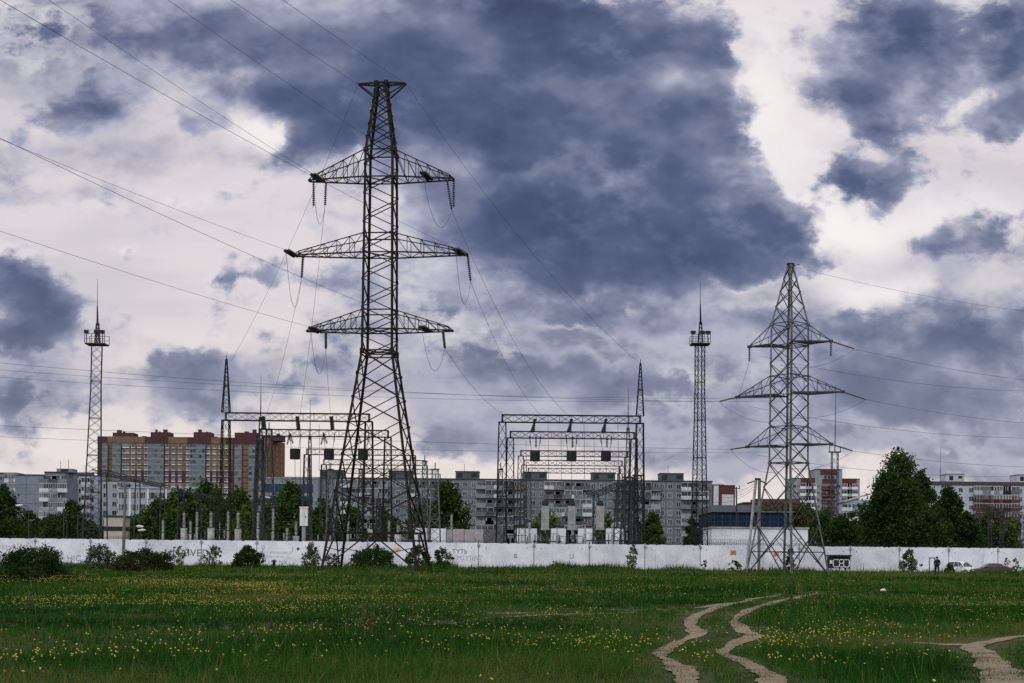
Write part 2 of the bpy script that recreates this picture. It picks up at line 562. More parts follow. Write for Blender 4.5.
SKY_BACK_FILL = (1.24, 1.28, 1.38)
SKY_BANKS = [
    # the great bank in the middle
    (470, 60, 190, 90, 0.9), (600, 50, 150, 90, 0.9), (690, 120, 85, 75, 0.75), (560, 140, 160, 70, 0.85),
    (700, 225, 110, 55, 0.9), (560, 240, 170, 50, 0.75), (760, 250, 70, 40, 0.7), (610, 275, 140, 30, 0.6),
    (480, 200, 90, 60, 0.6), (330, 40, 120, 75, 0.75), (345, 120, 75, 50, 0.75), (450, 130, 80, 70, 0.7),
    # upper left veil
    (60, 10, 200, 50, 0.42), (180, 40, 120, 40, 0.3), (78, 108, 44, 30, 0.9), (188, 120, 46, 20, 0.75), (225, 50, 70, 40, 0.35), (160, 60, 60, 30, 0.2),
    (268, 112, 34, 30, -1.1), (125, 140, 40, 30, -0.3),
    (110, 204, 150, 14, 0.22), (250, 250, 70, 30, -0.25),
    # upper right
    (930, 30, 130, 50, 0.9), (880, 75, 70, 40, 0.7), (1000, 80, 60, 60, 0.8), (900, 130, 50, 40, 0.55), (860, 172, 55, 24, 0.9), (985, 125, 40, 18, 0.5),
    (775, 40, 30, 60, -0.45), (800, 120, 34, 60, -0.45), (835, 210, 50, 40, -0.5), (900, 235, 60, 24, -0.5), (720, 20, 20, 30, 0.35),
    (960, 108, 22, 16, -0.5), (740, 30, 18, 40, 0.3),
    (962, 243, 34, 18, 0.75), (1010, 250, 24, 30, 0.6), (930, 300, 60, 14, 0.25),
    # lower right layers
    (900, 345, 150, 36, 0.74), (960, 405, 140, 44, 0.8), (880, 420, 80, 24, 0.4), (840, 395, 90, 26, 0.5), (990, 320, 60, 30, 0.4), (850, 285, 50, 20, -0.35),
    (870, 445, 80, 10, -0.4), (985, 440, 50, 14, -0.35),
    # lower middle
    (490, 310, 70, 26, 0.6), (575, 320, 60, 18, 0.45), (465, 380, 60, 50, 0.6), (560, 400, 80, 26, 0.62), (660, 330, 70, 22, 0.45), (640, 392, 90, 20, 0.6), (740, 420, 60, 30, 0.45),
    (740, 340, 60, 30, 0.5), (670, 425, 40, 22, -0.5), (470, 435, 60, 20, 0.25), (760, 300, 70, 12, -0.3), (590, 350, 60, 14, -0.3),
    # left scattered clouds
    (18, 308, 62, 46, 1.0), (15, 348, 50, 16, 0.75), (5, 398, 40, 18, 0.7), (28, 428, 34, 12, 0.35),
    (226, 294, 26, 12, 0.75), (133, 267, 16, 10, 0.5), (158, 270, 8, 6, 0.45), (195, 368, 44, 22, 0.85), (215, 395, 50, 18, 0.75), (310, 392, 50, 22, 0.6), (330, 368, 30, 14, 0.4), (325, 205, 30, 8, 0.3),
]
# where the banks are deepest (+) and where light comes through (-)
SKY_TONE = [
    (340, 110, 70, 50, 0.30), (600, 135, 170, 36, 0.32), (700, 255, 130, 34, 0.36), (540, 212, 80, 22, 0.22), (450, 240, 60, 24, 0.15),
    (560, 176, 120, 10, -0.38), (520, 255, 50, 10, -0.28), (450, 40, 50, 50, -0.22), (660, 75, 30, 40, -0.30), (590, 60, 70, 30, 0.12), (720, 195, 60, 12, -0.25),
    (560, 15, 120, 20, -0.15), (630, 205, 26, 14, -0.18), (420, 160, 60, 14, -0.2),
    (910, 45, 60, 30, 0.3), (1000, 95, 40, 30, 0.2), (860, 180, 50, 16, 0.2), (30, 310, 50, 30, 0.25), (930, 355, 80, 20, -0.05), (980, 410, 90, 24, 0.15), (900, 330, 80, 20, -0.15),
]
SKY_GLOWS = [(775, 90, 60, 120, 0.9), (830, 215, 90, 40, 0.8), (930, 215, 110, 30, 0.6), (880, 285, 100, 26, 0.8), (268, 112, 50, 34, 0.9), (440, 290, 60, 30, 0.7), (620, 300, 120, 20, 0.6), (680, 420, 60, 30, 0.6), (440, 330, 30, 60, 0.5), (970, 440, 70, 16, 0.6), (860, 120, 30, 20, 0.7), (955, 95, 40, 20, 0.6)]
SKY_VEILS = [
    (110, 30, 260, 75, 1.0), (300, 70, 120, 70, 0.4), (60, 130, 120, 50, 0.35), (110, 203, 190, 24, 0.55), (560, 120, 260, 150, 0.9),
    (640, 260, 220, 70, 0.7), (520, 330, 130, 40, 0.6), (600, 390, 180, 60, 0.65), (470, 390, 70, 60, 0.55), (730, 350, 100, 60, 0.6),
    (920, 375, 180, 80, 1.0), (960, 300, 80, 40, 0.3), (930, 60, 160, 80, 0.6), (980, 250, 60, 30, 0.4), (760, 430, 120, 30, 0.45), (960, 460, 120, 16, 0.4),
    (20, 320, 80, 60, 0.4), (15, 400, 50, 30, 0.4), (210, 385, 90, 40, 0.5), (310, 392, 80, 34, 0.45), (180, 160, 240, 30, 0.25), (600, 410, 260, 60, 0.45), (520, 300, 160, 24, 0.3), (900, 440, 200, 26, 0.4),
    (800, 110, 50, 110, -0.5), (850, 225, 90, 30, -0.4), (270, 112, 34, 26, -0.6), (860, 290, 70, 30, -0.3),
]
build_sky()
# ------------------------------------------------------------------ ground
def build_ground():
    ys = np.concatenate([np.arange(-160, 8, 8), np.arange(8, 60, 0.7), np.arange(60, 170, 1.0), np.arange(170, 260, 6), np.geomspace(260, 9000, 26)])
    xs_r = np.concatenate([np.arange(0, 70, 1.0), np.arange(70, 160, 5), np.geomspace(160, 6000, 24)])
    xs = np.concatenate([-xs_r[:0:-1], xs_r])
    X, Y = np.meshgrid(xs, ys)
    Z = ground_z(X, Y)
    v = np.stack([X.ravel(), Y.ravel(), Z.ravel()], 1)
    nx, ny = len(xs), len(ys)
    i = np.arange(nx - 1)[None, :] + np.arange(ny - 1)[:, None] * nx
    f = np.stack([i, i + 1, i + 1 + nx, i + nx], -1).reshape(-1)
    m = bpy.data.materials.new('meadow soil and low grass')
    nt, b = nodes_of(m); N, L = nt.nodes, nt.links
    geo = N.new('ShaderNodeNewGeometry')
    n1 = N.new('ShaderNodeTexNoise'); n1.inputs['Scale'].default_value = 0.12; n1.inputs['Detail'].default_value = 6
    n2 = N.new('ShaderNodeTexNoise'); n2.inputs['Scale'].default_value = 3.0; n2.inputs['Detail'].default_value = 6
    L.new(geo.outputs['Position'], n1.inputs['Vector']); L.new(geo.outputs['Position'], n2.inputs['Vector'])
    c1 = N.new('ShaderNodeValToRGB')
    c1.color_ramp.elements[0].position = 0.35; c1.color_ramp.elements[0].color = (0.020, 0.040, 0.008, 1)
    c1.color_ramp.elements[1].position = 0.68; c1.color_ramp.elements[1].color = (0.075, 0.068, 0.030, 1)
    L.new(n1.outputs['Fac'], c1.inputs['Fac'])
    mx = N.new('ShaderNodeMix'); mx.data_type = 'RGBA'; mx.blend_type = 'MULTIPLY'; mx.inputs['Factor'].default_value = 0.7
    c2 = N.new('ShaderNodeValToRGB')
    c2.color_ramp.elements[0].position = 0.35; c2.color_ramp.elements[0].color = (0.45, 0.45, 0.45, 1)
    c2.color_ramp.elements[1].position = 0.65; c2.color_ramp.elements[1].color = (1.2, 1.2, 1.1, 1)
    L.new(n2.outputs['Fac'], c2.inputs['Fac'])
    L.new(c1.outputs['Color'], mx.inputs['A']); L.new(c2.outputs['Color'], mx.inputs['B'])
    L.new(mx.outputs['Result'], b.inputs['Base Color'])
    b.inputs['Roughness'].default_value = 0.95; b.inputs['Specular IOR Level'].default_value = 0.1
    g = mesh_np('ground', v, f, 4, m)
    g['kind'] = 'structure'
    for pl in (g.data.polygons,):
        pl.foreach_set('use_smooth', [True] * len(pl))


build_ground()

# ------------------------------------------------------------------ dirt tracks
def dirt_mat():
    m = bpy.data.materials.new('dry trodden dirt')
    nt, b = nodes_of(m); N, L = nt.nodes, nt.links
    geo = N.new('ShaderNodeNewGeometry')
    n1 = N.new('ShaderNodeTexNoise'); n1.inputs['Scale'].default_value = 0.8; n1.inputs['Detail'].default_value = 9; n1.inputs['Roughness'].default_value = 0.68
    n2 = N.new('ShaderNodeTexNoise'); n2.inputs['Scale'].default_value = 11.0; n2.inputs['Detail'].default_value = 6; n2.inputs['Roughness'].default_value = 0.7
    vo = N.new('ShaderNodeTexVoronoi'); vo.inputs['Scale'].default_value = 7.0
    for n in (n1, n2, vo): L.new(geo.outputs['Position'], n.inputs['Vector'])
    ad = N.new('ShaderNodeMath'); ad.operation = 'MULTIPLY_ADD'; ad.inputs[1].default_value = 0.45
    L.new(n2.outputs['Fac'], ad.inputs[0]); L.new(n1.outputs['Fac'], ad.inputs[2])
    cr = N.new('ShaderNodeValToRGB'); e = cr.color_ramp.elements
    e[0].position = 0.50; e[0].color = (0.045, 0.037, 0.026, 1)
    e[1].position = 0.92; e[1].color = (0.265, 0.212, 0.155, 1)
    x = e.new(0.66); x.color = (0.165, 0.130, 0.088, 1)
    L.new(ad.outputs[0], cr.inputs['Fac'])
    L.new(cr.outputs['Color'], b.inputs['Base Color'])
    b.inputs['Roughness'].default_value = 0.95; b.inputs['Specular IOR Level'].default_value = 0.1
    bp = N.new('ShaderNodeBump'); bp.inputs['Strength'].default_value = 0.8; bp.inputs['Distance'].default_value = 0.06
    L.new(ad.outputs[0], bp.inputs['Height']); L.new(bp.outputs['Normal'], b.inputs['Normal'])
    return m


DIRT = dirt_mat()
TRACKS = [   # (pixel centre, pixel width) along each rut
    [(650, 760, 60), (686, 690, 40), (684, 672, 34), (672, 664, 26), (661, 654, 14), (679, 643, 18), (697, 635, 20), (694, 629, 20), (689, 623, 15), (703, 613, 14), (727, 605, 13), (750, 600, 12), (766, 597.5, 11), (781, 594.5, 9)],
    [(830, 760, 70), (780, 690, 44), (765, 676, 32), (749, 664, 22), (722, 654, 18), (740, 643, 20), (753, 636, 26), (744, 631, 18), (734, 621, 11), (744, 613, 12), (757, 607.5, 11), (775, 602.5, 13), (790, 599, 14), (816, 592.5, 14)],
    [(1120, 628, 26), (1024, 637, 20), (992, 642, 24), (975, 649, 30), (988, 660, 34), (1000, 672, 52), (1000, 700, 80), (960, 760, 120)],
    [(1150, 684, 40), (1050, 675, 36), (1010, 671, 30)],
    [(985, 645, 7), (945, 645.5, 4), (915, 643.5, 2.5)],
    [(560, 616.6, 12), (600, 614.5, 14), (636, 612.5, 12)],
    [(425, 625.5, 12), (440, 625, 14), (455, 624, 10)],
    [(488, 613.5, 9), (510, 614, 14), (530, 613.5, 12)],
    [(508, 617.5, 16), (530, 616.3, 18), (560, 615, 16), (582, 613.8, 10)],
    [(622, 611, 12), (640, 610.5, 16), (660, 610, 12)],
    [(694, 608.5, 8), (712, 606.5, 12), (735, 603, 10)],
]


def catmull(pts, n=14):
    out = []
    P_ = [pts[0]] + pts + [pts[-1]]
    for i in range(1, len(P_) - 2):
        p0, p1, p2, p3 = map(np.array, (P_[i - 1], P_[i], P_[i + 1], P_[i + 2]))
        for k in range(n):
            t = k / n
            out.append(0.5 * ((2 * p1) + (-p0 + p2) * t + (2 * p0 - 5 * p1 + 4 * p2 - p3) * t * t + (-p0 + 3 * p1 - 3 * p2 + p3) * t ** 3))
    out.append(np.array(pts[-1], float))
    return out


TRACK_SEGS = []


def build_tracks():
    for ti, tr in enumerate(TRACKS):
        w = []
        for (px, py, pw) in tr:
            g = ground_at(px, py)
            w.append((g.x, g.y, (pw if ti < 5 else pw) * g.y / F))
        line = catmull(w)
        # resample about every 0.35 m
        pts = []
        for a, b in zip(line[:-1], line[1:]):
            n = max(1, int(math.hypot(b[0] - a[0], b[1] - a[1]) / 0.3))
            for k in range(n):
                pts.append(a + (b - a) * k / n)
        pts.append(line[-1])
        V, Fc = [], []
        ph = rng.uniform(0, 10, 6)
        M = 5
        for i, p in enumerate(pts):
            a, b = pts[max(i - 1, 0)], pts[min(i + 1, len(pts) - 1)]
            d = np.array([b[0] - a[0], b[1] - a[1]]); d /= max(1e-6, np.linalg.norm(d))
            nrm = np.array([-d[1], d[0]])
            s = i * 0.3
            hw = max(0.12, p[2] / 2 * 0.8)
            # wide along the view where the photo foreshortens it
            if abs(d[0]) > 0.7 and ti >= 4:
                hw = 0.32 if ti < 5 else 0.28
            e = 0.22 * hw + 0.06
            l = hw + e * (math.sin(s * 0.7 + ph[0]) * 0.5 + math.sin(s * 1.7 + ph[1]) * 0.25 + rng.uniform(-.3, .3) * min(1, 22 / max(p[1], 1)))
            r = hw + e * (math.sin(s * 0.8 + ph[2]) * 0.5 + math.sin(s * 1.9 + ph[3]) * 0.25 + rng.uniform(-.3, .3) * min(1, 22 / max(p[1], 1)))
            tp = min(1, i / 4, (len(pts) - 1 - i) / 4)
            l *= 0.25 + 0.75 * tp; r *= 0.25 + 0.75 * tp
            TRACK_SEGS.append((p[0], p[1], hw))
            for k in range(M):
                t = k / (M - 1)
                o = -r + (l + r) * t
                x, y = p[0] + nrm[0] * o, p[1] + nrm[1] * o
                dip = 0.012 + 0.03 * (1 - abs(2 * t - 1)) * 0
                V.append((x, y, gz(x, y) + 0.018 - 0.012 * abs(2 * t - 1) + dip))
        for i in range(len(pts) - 1):
            for k in range(M - 1):
                Fc.extend((i * M + k, i * M + k + 1, (i + 1) * M + k + 1, (i + 1) * M + k))
        o = mesh_np('dirt_track', V, Fc, 4, DIRT)
        o['kind'] = 'structure'


build_tracks()
TS = np.array(TRACK_SEGS)


def track_dist(x, y):
    """signed distance from the nearest rut edge"""
    out = np.full(len(x), 9.0)
    B = 20000
    for i in range(0, len(x), B):
        xx, yy = x[i:i + B, None], y[i:i + B, None]
        sel = TS[::2]
        d = np.sqrt((xx - sel[None, :, 0]) ** 2 + (yy - sel[None, :, 1]) ** 2) - sel[None, :, 2]
        out[i:i + B] = d.min(1)
    return out


# ------------------------------------------------------------------ grass
def vnoise(x, y, s, seed):
    """cheap smooth value noise"""
    r = np.random.default_rng(seed)
    T = r.random((64, 64))
    u, v = x * s, y * s
    i, j = np.floor(u).astype(int), np.floor(v).astype(int)
    fu, fv = u - i, v - j
    fu = fu * fu * (3 - 2 * fu); fv = fv * fv * (3 - 2 * fv)
    a = T[i % 64, j % 64]; b = T[(i + 1) % 64, j % 64]; c = T[i % 64, (j + 1) % 64]; d = T[(i + 1) % 64, (j + 1) % 64]
    return (a * (1 - fu) + b * fu) * (1 - fv) + (c * (1 - fu) + d * fu) * fv


def sample_strip(y0, y1, dens, half=0.43, pad=2.0):
    hw1 = half * y1 + pad
    n = int(dens * 2 * hw1 * (y1 - y0))
    x = rng.uniform(-hw1, hw1, n); y = rng.uniform(y0, y1, n)
    k = np.abs(x) < half * y + pad
    return x[k], y[k]


GRASS = foliage_mat('meadow grass', (0.006, 0.031, 0.004), (0.125, 0.122, 0.036), 0.75, 0.3, (0.016, 0.080, 0.007))


def build_grass():
    strips = [(15.5, 26, 62, 6, 0.013, 0.15), (26, 38, 34, 6, 0.018, 0.16), (38, 60, 15, 6, 0.028, 0.18), (60, 95, 5.5, 6, 0.05, 0.22), (95, 156, 2.4, 7, 0.085, 0.28)]
    VV, TT = [], []
    for (y0, y1, dens, nb, bw, bh) in strips:
        x, y = sample_strip(y0, y1, dens)
        td = track_dist(x, y)
        keep = td > rng.normal(-0.04, 0.13, len(x)) + 0.8 * (vnoise(x, y, 1.5, 31) - 0.58)
        bare = np.clip((vnoise(x, y * 1.7, 0.21, 40) - 0.70) * 4, 0, 0.75) * np.clip(vnoise(x, y, 0.9, 41) * 2 - 0.4, 0, 1)
        keep &= rng.random(len(x)) > bare
        x, y, td = x[keep], y[keep], td[keep]
        patch = vnoise(x, y, 0.13, 1) * 0.6 + vnoise(x, y, 0.5, 2) * 0.4
        tall = np.clip((vnoise(x, y, 0.09, 3) - 0.55) * 4, 0, 1) + np.clip((y - 112) / 25, 0, 0.9) * np.clip(vnoise(x, y, 0.22, 13) * 2.2 - 0.4, 0.15, 1.6)
        tall += np.where(rng.random(len(x)) < 0.05, 0.9, 0)
        short = np.clip(td / 0.6, 0.3, 1)
        ch = bh * (0.65 + 0.5 * patch + 0.7 * tall) * short * rng.uniform(0.7, 1.25, len(x))
        dry = np.clip(vnoise(x, y * 2.2, 0.06, 4) * 1.3 - 0.55, 0, 1) + 0.45 * np.clip((vnoise(x, y, 0.3, 5) - 0.6) * 3, 0, 1) + 0.45 * np.clip((y - 100) / 30, 0, 1) * np.clip(vnoise(x, y, 0.16, 12) * 1.8 - 0.35, 0, 1)
        dry += np.where(td < 0.5, 0.18, 0)
        lush = vnoise(x, y * 1.6, 0.11, 8) * 0.6 + vnoise(x, y, 0.33, 9) * 0.4
        ctint = np.clip(-0.24 + 0.88 * lush + dry * 0.55 + rng.normal(0, 0.11, len(x)), 0, 1)
        n = len(x) * nb
        X = np.repeat(x, nb) + rng.normal(0, 0.055 + bw, n); Y = np.repeat(y, nb) + rng.normal(0, 0.055 + bw, n)
        Z = ground_z(X, Y) - 0.01
        H = np.repeat(ch, nb) * rng.uniform(0.55, 1.2, n)
        stalk = rng.random(n) < 0.018
        H = np.where(stalk, H * 1.9, H)
        a = rng.uniform(0, 2 * np.pi, n)
        lean = rng.uniform(0.05, 0.75, n) * H
        la = rng.uniform(0, 2 * np.pi, n)
        w = bw * rng.uniform(0.6, 1.3, n)
        ti = np.clip(np.repeat(ctint, nb) + rng.normal(0, 0.07, n) + np.where(rng.random(n) < 0.07, 0.5, 0) + np.where(stalk, 0.6, 0), 0, 1)
        dx, dy = np.cos(a) * w / 2, np.sin(a) * w / 2
        A = np.stack([X - dx, Y - dy, Z], 1); Bv = np.stack([X + dx, Y + dy, Z], 1)
        Cv = np.stack([X + np.cos(la) * lean, Y + np.sin(la) * lean, Z + H], 1)
        VV.append(np.stack([A, Bv, Cv], 1).reshape(-1, 3))
        TT.append(np.repeat(ti, 3))
    # tall weeds along the wall foot and round the pylon feet
    hw = 62
    n = 5200
    x = np.concatenate([rng.uniform(-hw, hw, n), rng.normal(-10.9, 4.6, 700), rng.normal(26.7, 3.6, 500)])
    y = np.concatenate([rng.uniform(146.5, 153.7, n), rng.normal(114, 4.2, 700), rng.normal(137, 3.2, 500)])
    k = vnoise(x, y * 0.6, 0.28, 51) * 0.6 + vnoise(x, y, 1.1, 52) * 0.4
    kk = k > 0.46
    x, y, k = x[kk], y[kk], k[kk]
    nb = 9; n = len(x) * nb
    X = np.repeat(x, nb) + rng.normal(0, 0.22, n); Y = np.minimum(np.repeat(y, nb) + rng.normal(0, 0.22, n), 153.8)
    Z = ground_z(X, Y) - 0.02
    H = np.repeat((k - 0.40) * 2.6, nb) * rng.uniform(0.4, 1.25, n)
    a = rng.uniform(0, 6.28, n); la = rng.uniform(0, 6.28, n); w = rng.uniform(0.04, 0.10, n)
    lean = rng.uniform(0.05, 0.45, n) * H
    ti = np.clip(np.repeat(rng.uniform(0.05, 0.75, len(x)), nb) + rng.normal(0, 0.1, n), 0, 1)
    A = np.stack([X - np.cos(a) * w / 2, Y - np.sin(a) * w / 2, Z], 1); Bv = np.stack([X + np.cos(a) * w / 2, Y + np.sin(a) * w / 2, Z], 1)
    Cv = np.stack([X + np.cos(la) * lean, Y + np.sin(la) * lean, Z + H], 1)
    VV.append(np.stack([A, Bv, Cv], 1).reshape(-1, 3)); TT.append(np.repeat(ti, 3))
    V = np.concatenate(VV); T = np.concatenate(TT)
    o = mesh_np('meadow_grass', V, np.arange(len(V)), 3, GRASS, tint=T)
    tag(o, 'dark green meadow grass with dry tufts covering the field before the white wall', 'grass', kind='stuff')
    print('grass blades', len(V) // 3)


build_grass()

# ------------------------------------------------------------------ dandelions
YELLOW = mat('dandelion yellow', (0.46, 0.36, 0.055), 0.8, 0, 0.2, 30.0)
SEEDW = mat('dandelion seed white', (0.5, 0.5, 0.46), 0.9, 0, 0.1, 30.0)
STEMG = mat('dandelion stem green', (0.035, 0.06, 0.015), 0.8, 0, 0.2, 10.0)


def ell(px, py, cx, cy, rx, ry):
    return np.clip(1.3 - np.sqrt(((px - cx) / rx) ** 2 + ((py - cy) / ry) ** 2), 0, 1)


def flower_density(px, py):
    d = 0.02 + 0 * px
    d += 2.4 * np.clip(1 - np.abs(py - (581 + px * 0.034)) / 6.0, 0, 1) * (px < 320) * np.clip((330 - px) / 120, 0, 1)
    d += 0.9 * ell(px, py, 150, 603, 150, 9) + 0.5 * ell(px, py, 260, 595, 130, 14) + 0.25 * ell(px, py, 330, 610, 150, 18)
    d += 0.5 * ell(px, py, 40, 672, 110, 18) + 0.22 * ell(px, py, 180, 660, 160, 20) + 0.35 * ell(px, py, 255, 642, 90, 7) + 0.22 * ell(px, py, 470, 640, 160, 20)
    d += 0.6 * ell(px, py, 555, 622, 60, 10) + 0.35 * ell(px, py, 600, 650, 60, 14)
    d += 0.9 * ell(px, py, 820, 655, 120, 26) + 0.4 * ell(px, py, 900, 640, 110, 14) + 0.45 * ell(px, py, 985, 612, 60, 12) + 0.25 * ell(px, py, 860, 612, 100, 14)
    d += 0.15 * ell(px, py, 560, 590, 300, 12) + 0.2 * ell(px, py, 700, 645, 25, 14)
    return d


def build_flowers():
    X, Y = [], []
    for (y0, y1, dens) in ((17, 30, 60), (30, 50, 26), (50, 80, 16), (80, 122, 16)):
        x, y = sample_strip(y0, y1, dens, 0.40, 1.0)
        z = ground_z(x, y)
        px, py = proj(x, y, z)
        d = flower_density(px, py)
        # flowers grow in clusters
        cl = np.clip((vnoise(x, y, 0.45, 21) - 0.3) * 2.2, 0.05, 1.3) * np.clip((vnoise(x, y, 1.4, 22) - 0.2) * 1.8, 0.1, 1.3)
        k = (rng.random(len(x)) < d * cl) & (track_dist(x, y) > 0.12)
        X.append(x[k]); Y.append(y[k])
    X = np.concatenate(X); Y = np.concatenate(Y)
    order = np.argsort(Y)
    X, Y = X[order], Y[order]
    px, py = proj(X, Y, ground_z(X, Y))
    vis = (px > -5) & (px < 1029) & (py < 690)
    idx_near = np.where(vis)[0][:300]
    near = set(idx_near.tolist())
    # three kinds of flower: open, tilted, half closed
    protos = []
    for kind in range(3):
        r, h = ((0.024, 0.012), (0.026, 0.010), (0.017, 0.018))[kind]
        m = MB()
        m.tube([(0, 0, -0.02), (0.004, 0.002, 0.10), (0, 0, 0.19)], 0.004, 4, 1)
        n = 9
        tiltx = (0.0, 0.3, 0.1)[kind]
        ring = []
        for rr, zz in ((0.008, 0.185), (r * 1.05, 0.195 + h * 0.4), (r * 0.6, 0.195 + h)):
            ring.append([(rr * math.cos(2 * math.pi * k / n), rr * math.sin(2 * math.pi * k / n), zz + tiltx * rr * math.sin(2 * math.pi * k / n)) for k in range(n)])
        for a, b in zip(ring[:-1], ring[1:]):
            for k in range(n):
                m.face([a[k], a[(k + 1) % n], b[(k + 1) % n], b[k]], 0)
        m.face(ring[-1], 0)
        o = m.build('dandelion', [YELLOW, STEMG])
        protos.append(o)
    first = [True, True, True]
    for i in idx_near:
        k = int(rng.integers(0, 3))
        o = protos[k] if first[k] else protos[k].copy()
        if not first[k]:
            COL.objects.link(o)
        first[k] = False
        s = rng.uniform(0.4, 0.95)
        o.location = (X[i], Y[i], gz(X[i], Y[i]) + rng.uniform(-0.06, 0.0))
        o.rotation_euler = (rng.uniform(-.25, .25), rng.uniform(-.25, .25), rng.uniform(0, 6.28))
        o.scale = (s, s, rng.uniform(0.8, 1.15))
        tag(o, 'single yellow dandelion on a thin green stem in the nearest strip of grass', 'dandelion', 'yellow dandelions in the near grass')
    far = np.array([i for i in range(len(X)) if i not in near])
    n = len(far)
    x, y = X[far], Y[far]
    r = rng.uniform(0.012, 0.023, n) * np.where(y > 60, 1.35, 1.0)
    z = ground_z(x, y) + rng.uniform(0.12, 0.26, n) + np.where(y > 60, 0.09, 0) + np.where(y > 85, 0.08, 0)
    K = 6
    ang = np.arange(K) * 2 * np.pi / K
    tx, ty = rng.normal(0, 0.25, n), rng.normal(-0.15, 0.25, n)
    rx = np.cos(ang)[None] * r[:, None]; ry = np.sin(ang)[None] * r[:, None]
    ring = np.stack([x[:, None] + rx, y[:, None] + ry, z[:, None] + rx * tx[:, None] + ry * ty[:, None]], -1)
    low = np.stack([x[:, None] + rx * .3, y[:, None] + ry * .3, z[:, None] - 0.016 + 0 * rx], -1)
    top = np.stack([x, y, z + r * 0.55], 1)[:, None]
    V = np.concatenate([ring, low, top], 1).reshape(-1, 3)
    base = np.arange(n)[:, None, None] * (2 * K + 1)
    k = np.arange(K); k2 = (k + 1) % K
    tri = np.concatenate([np.stack([k, k2, np.full(K, 2 * K)], -1), np.stack([K + k, K + k2, k2], -1), np.stack([K + k, k2, k], -1)], 0)
    Fc = (base + tri[None]).reshape(-1)
    o = mesh_np('dandelion_carpet', V, Fc, 3, YELLOW)
    tag(o, 'carpet of yellow dandelions scattered through the meadow beyond the nearest ones', 'dandelions', kind='stuff')
    print('dandelions', len(X))


build_flowers()

# ------------------------------------------------------------------ foliage
LEAF_DARK = foliage_mat('dark leaves', (0.008, 0.023, 0.006), (0.046, 0.088, 0.018), 0.6, 0.3)
LEAF_MID = foliage_mat('green leaves', (0.012, 0.033, 0.008), (0.064, 0.115, 0.021), 0.6, 0.3)
LEAF_LIGHT = foliage_mat('young yellow green leaves', (0.028, 0.055, 0.011), (0.12, 0.17, 0.032), 0.6, 0.3)
LEAF_OLIVE = foliage_mat('olive leaves', (0.018, 0.024, 0.008), (0.070, 0.074, 0.022), 0.7, 0.25)
LEAF_GREY = foliage_mat('grey green leaves', (0.035, 0.060, 0.028), (0.14, 0.19, 0.09), 0.7, 0.3)


def leaf_cloud(cent, csize, n_leaf, leaf, tint_c, droop=0.0):
    """small leaf faces gathered round clump centres"""
    nc = len(cent)
    n = nc * n_leaf
    c = np.repeat(cent, n_leaf, 0)
    off = rng.normal(0, 1, (n, 3))
    off *= (np.abs(rng.normal(0.75, 0.3, n)) / np.maximum(np.linalg.norm(off, axis=1), 1e-6))[:, None]
    off *= np.repeat(csize, n_leaf)[:, None]
    if droop:
        off[:, 2] -= droop * np.repeat(csize, n_leaf) * (off[:, 0] ** 2 + off[:, 1] ** 2) / np.maximum(np.repeat(csize, n_leaf) ** 2, 1e-6) * 0.5
    p = c + off
    a = rng.normal(0, 1, (n, 3)); a /= np.linalg.norm(a, axis=1)[:, None]
    b = rng.normal(0, 1, (n, 3)); b -= a * (a * b).sum(1)[:, None]; b /= np.linalg.norm(b, axis=1)[:, None]
    s = leaf * rng.uniform(0.6, 1.35, n)
    a *= s[:, None]; b *= (s * 0.6)[:, None]
    V = np.stack([p - a, p - b * 1.0, p + a, p + b], 1).reshape(-1, 3)
    T = np.repeat(np.clip(np.repeat(tint_c, n_leaf) + rng.normal(0, 0.13, n), 0, 1), 4)
    return V, T


def crown_points(n, h0, h1, rad, profile, lobes=5, seed=0, inner=0.35):
    if n < 100: inner = 0.05
    """clump centres in an uneven crown: profile(t) is the relative radius at height t"""
    r = np.random.default_rng(seed)
    out = []
    la = r.uniform(0, 6.28, lobes); lt = r.uniform(0.1, 0.95, lobes); ls = r.uniform(0.12, 0.42, lobes)
    ga = r.uniform(0, 6.28, 8); gt = r.uniform(0.2, 0.97, 8)
    while len(out) < n:
        t = r.random(); a = r.uniform(0, 6.28)
        R_ = profile(t)
        k = 0.80
        for i in range(lobes):
            da = abs((a - la[i] + math.pi) % (2 * math.pi) - math.pi)
            k += ls[i] * math.exp(-(da / 0.6) ** 2 - ((t - lt[i]) / 0.16) ** 2)
        for i in range(8):
            da = abs((a - ga[i] + math.pi) % (2 * math.pi) - math.pi)
            k -= 0.42 * math.exp(-(da / 0.5) ** 2 - ((t - gt[i]) / 0.10) ** 2)
        rr = (inner + (1 - inner) * math.sqrt(r.random())) * R_ * k * rad
        if r.random() > R_ * 1.2 + 0.1:
            continue
        out.append((rr * math.cos(a), rr * math.sin(a), h0 + (h1 - h0) * t))
    return np.array(out)


PROF = {
    'birch': lambda t: math.sqrt(max(0.012, 1 - t ** 1.5)) * (0.93 + 0.07 * math.sin(t * 17)),
    'cone': lambda t: max(0.04, (1 - t) ** 0.75 * min(1, 0.55 + t * 3)),
    'round': lambda t: math.sqrt(max(0.02, 1 - (2 * t - 0.85) ** 2 / 1.35)),
    'egg': lambda t: max(0.05, math.sin(math.pi * min(1, 0.12 + 0.88 * t) ** 0.8) ** 0.7),
    'bush': lambda t: math.sqrt(max(0.03, 1 - t * t)),
    'broom': lambda t: 0.35 + 0.65 * t if t < 0.8 else max(0.1, 1 - (t - 0.8) * 3.5),
}


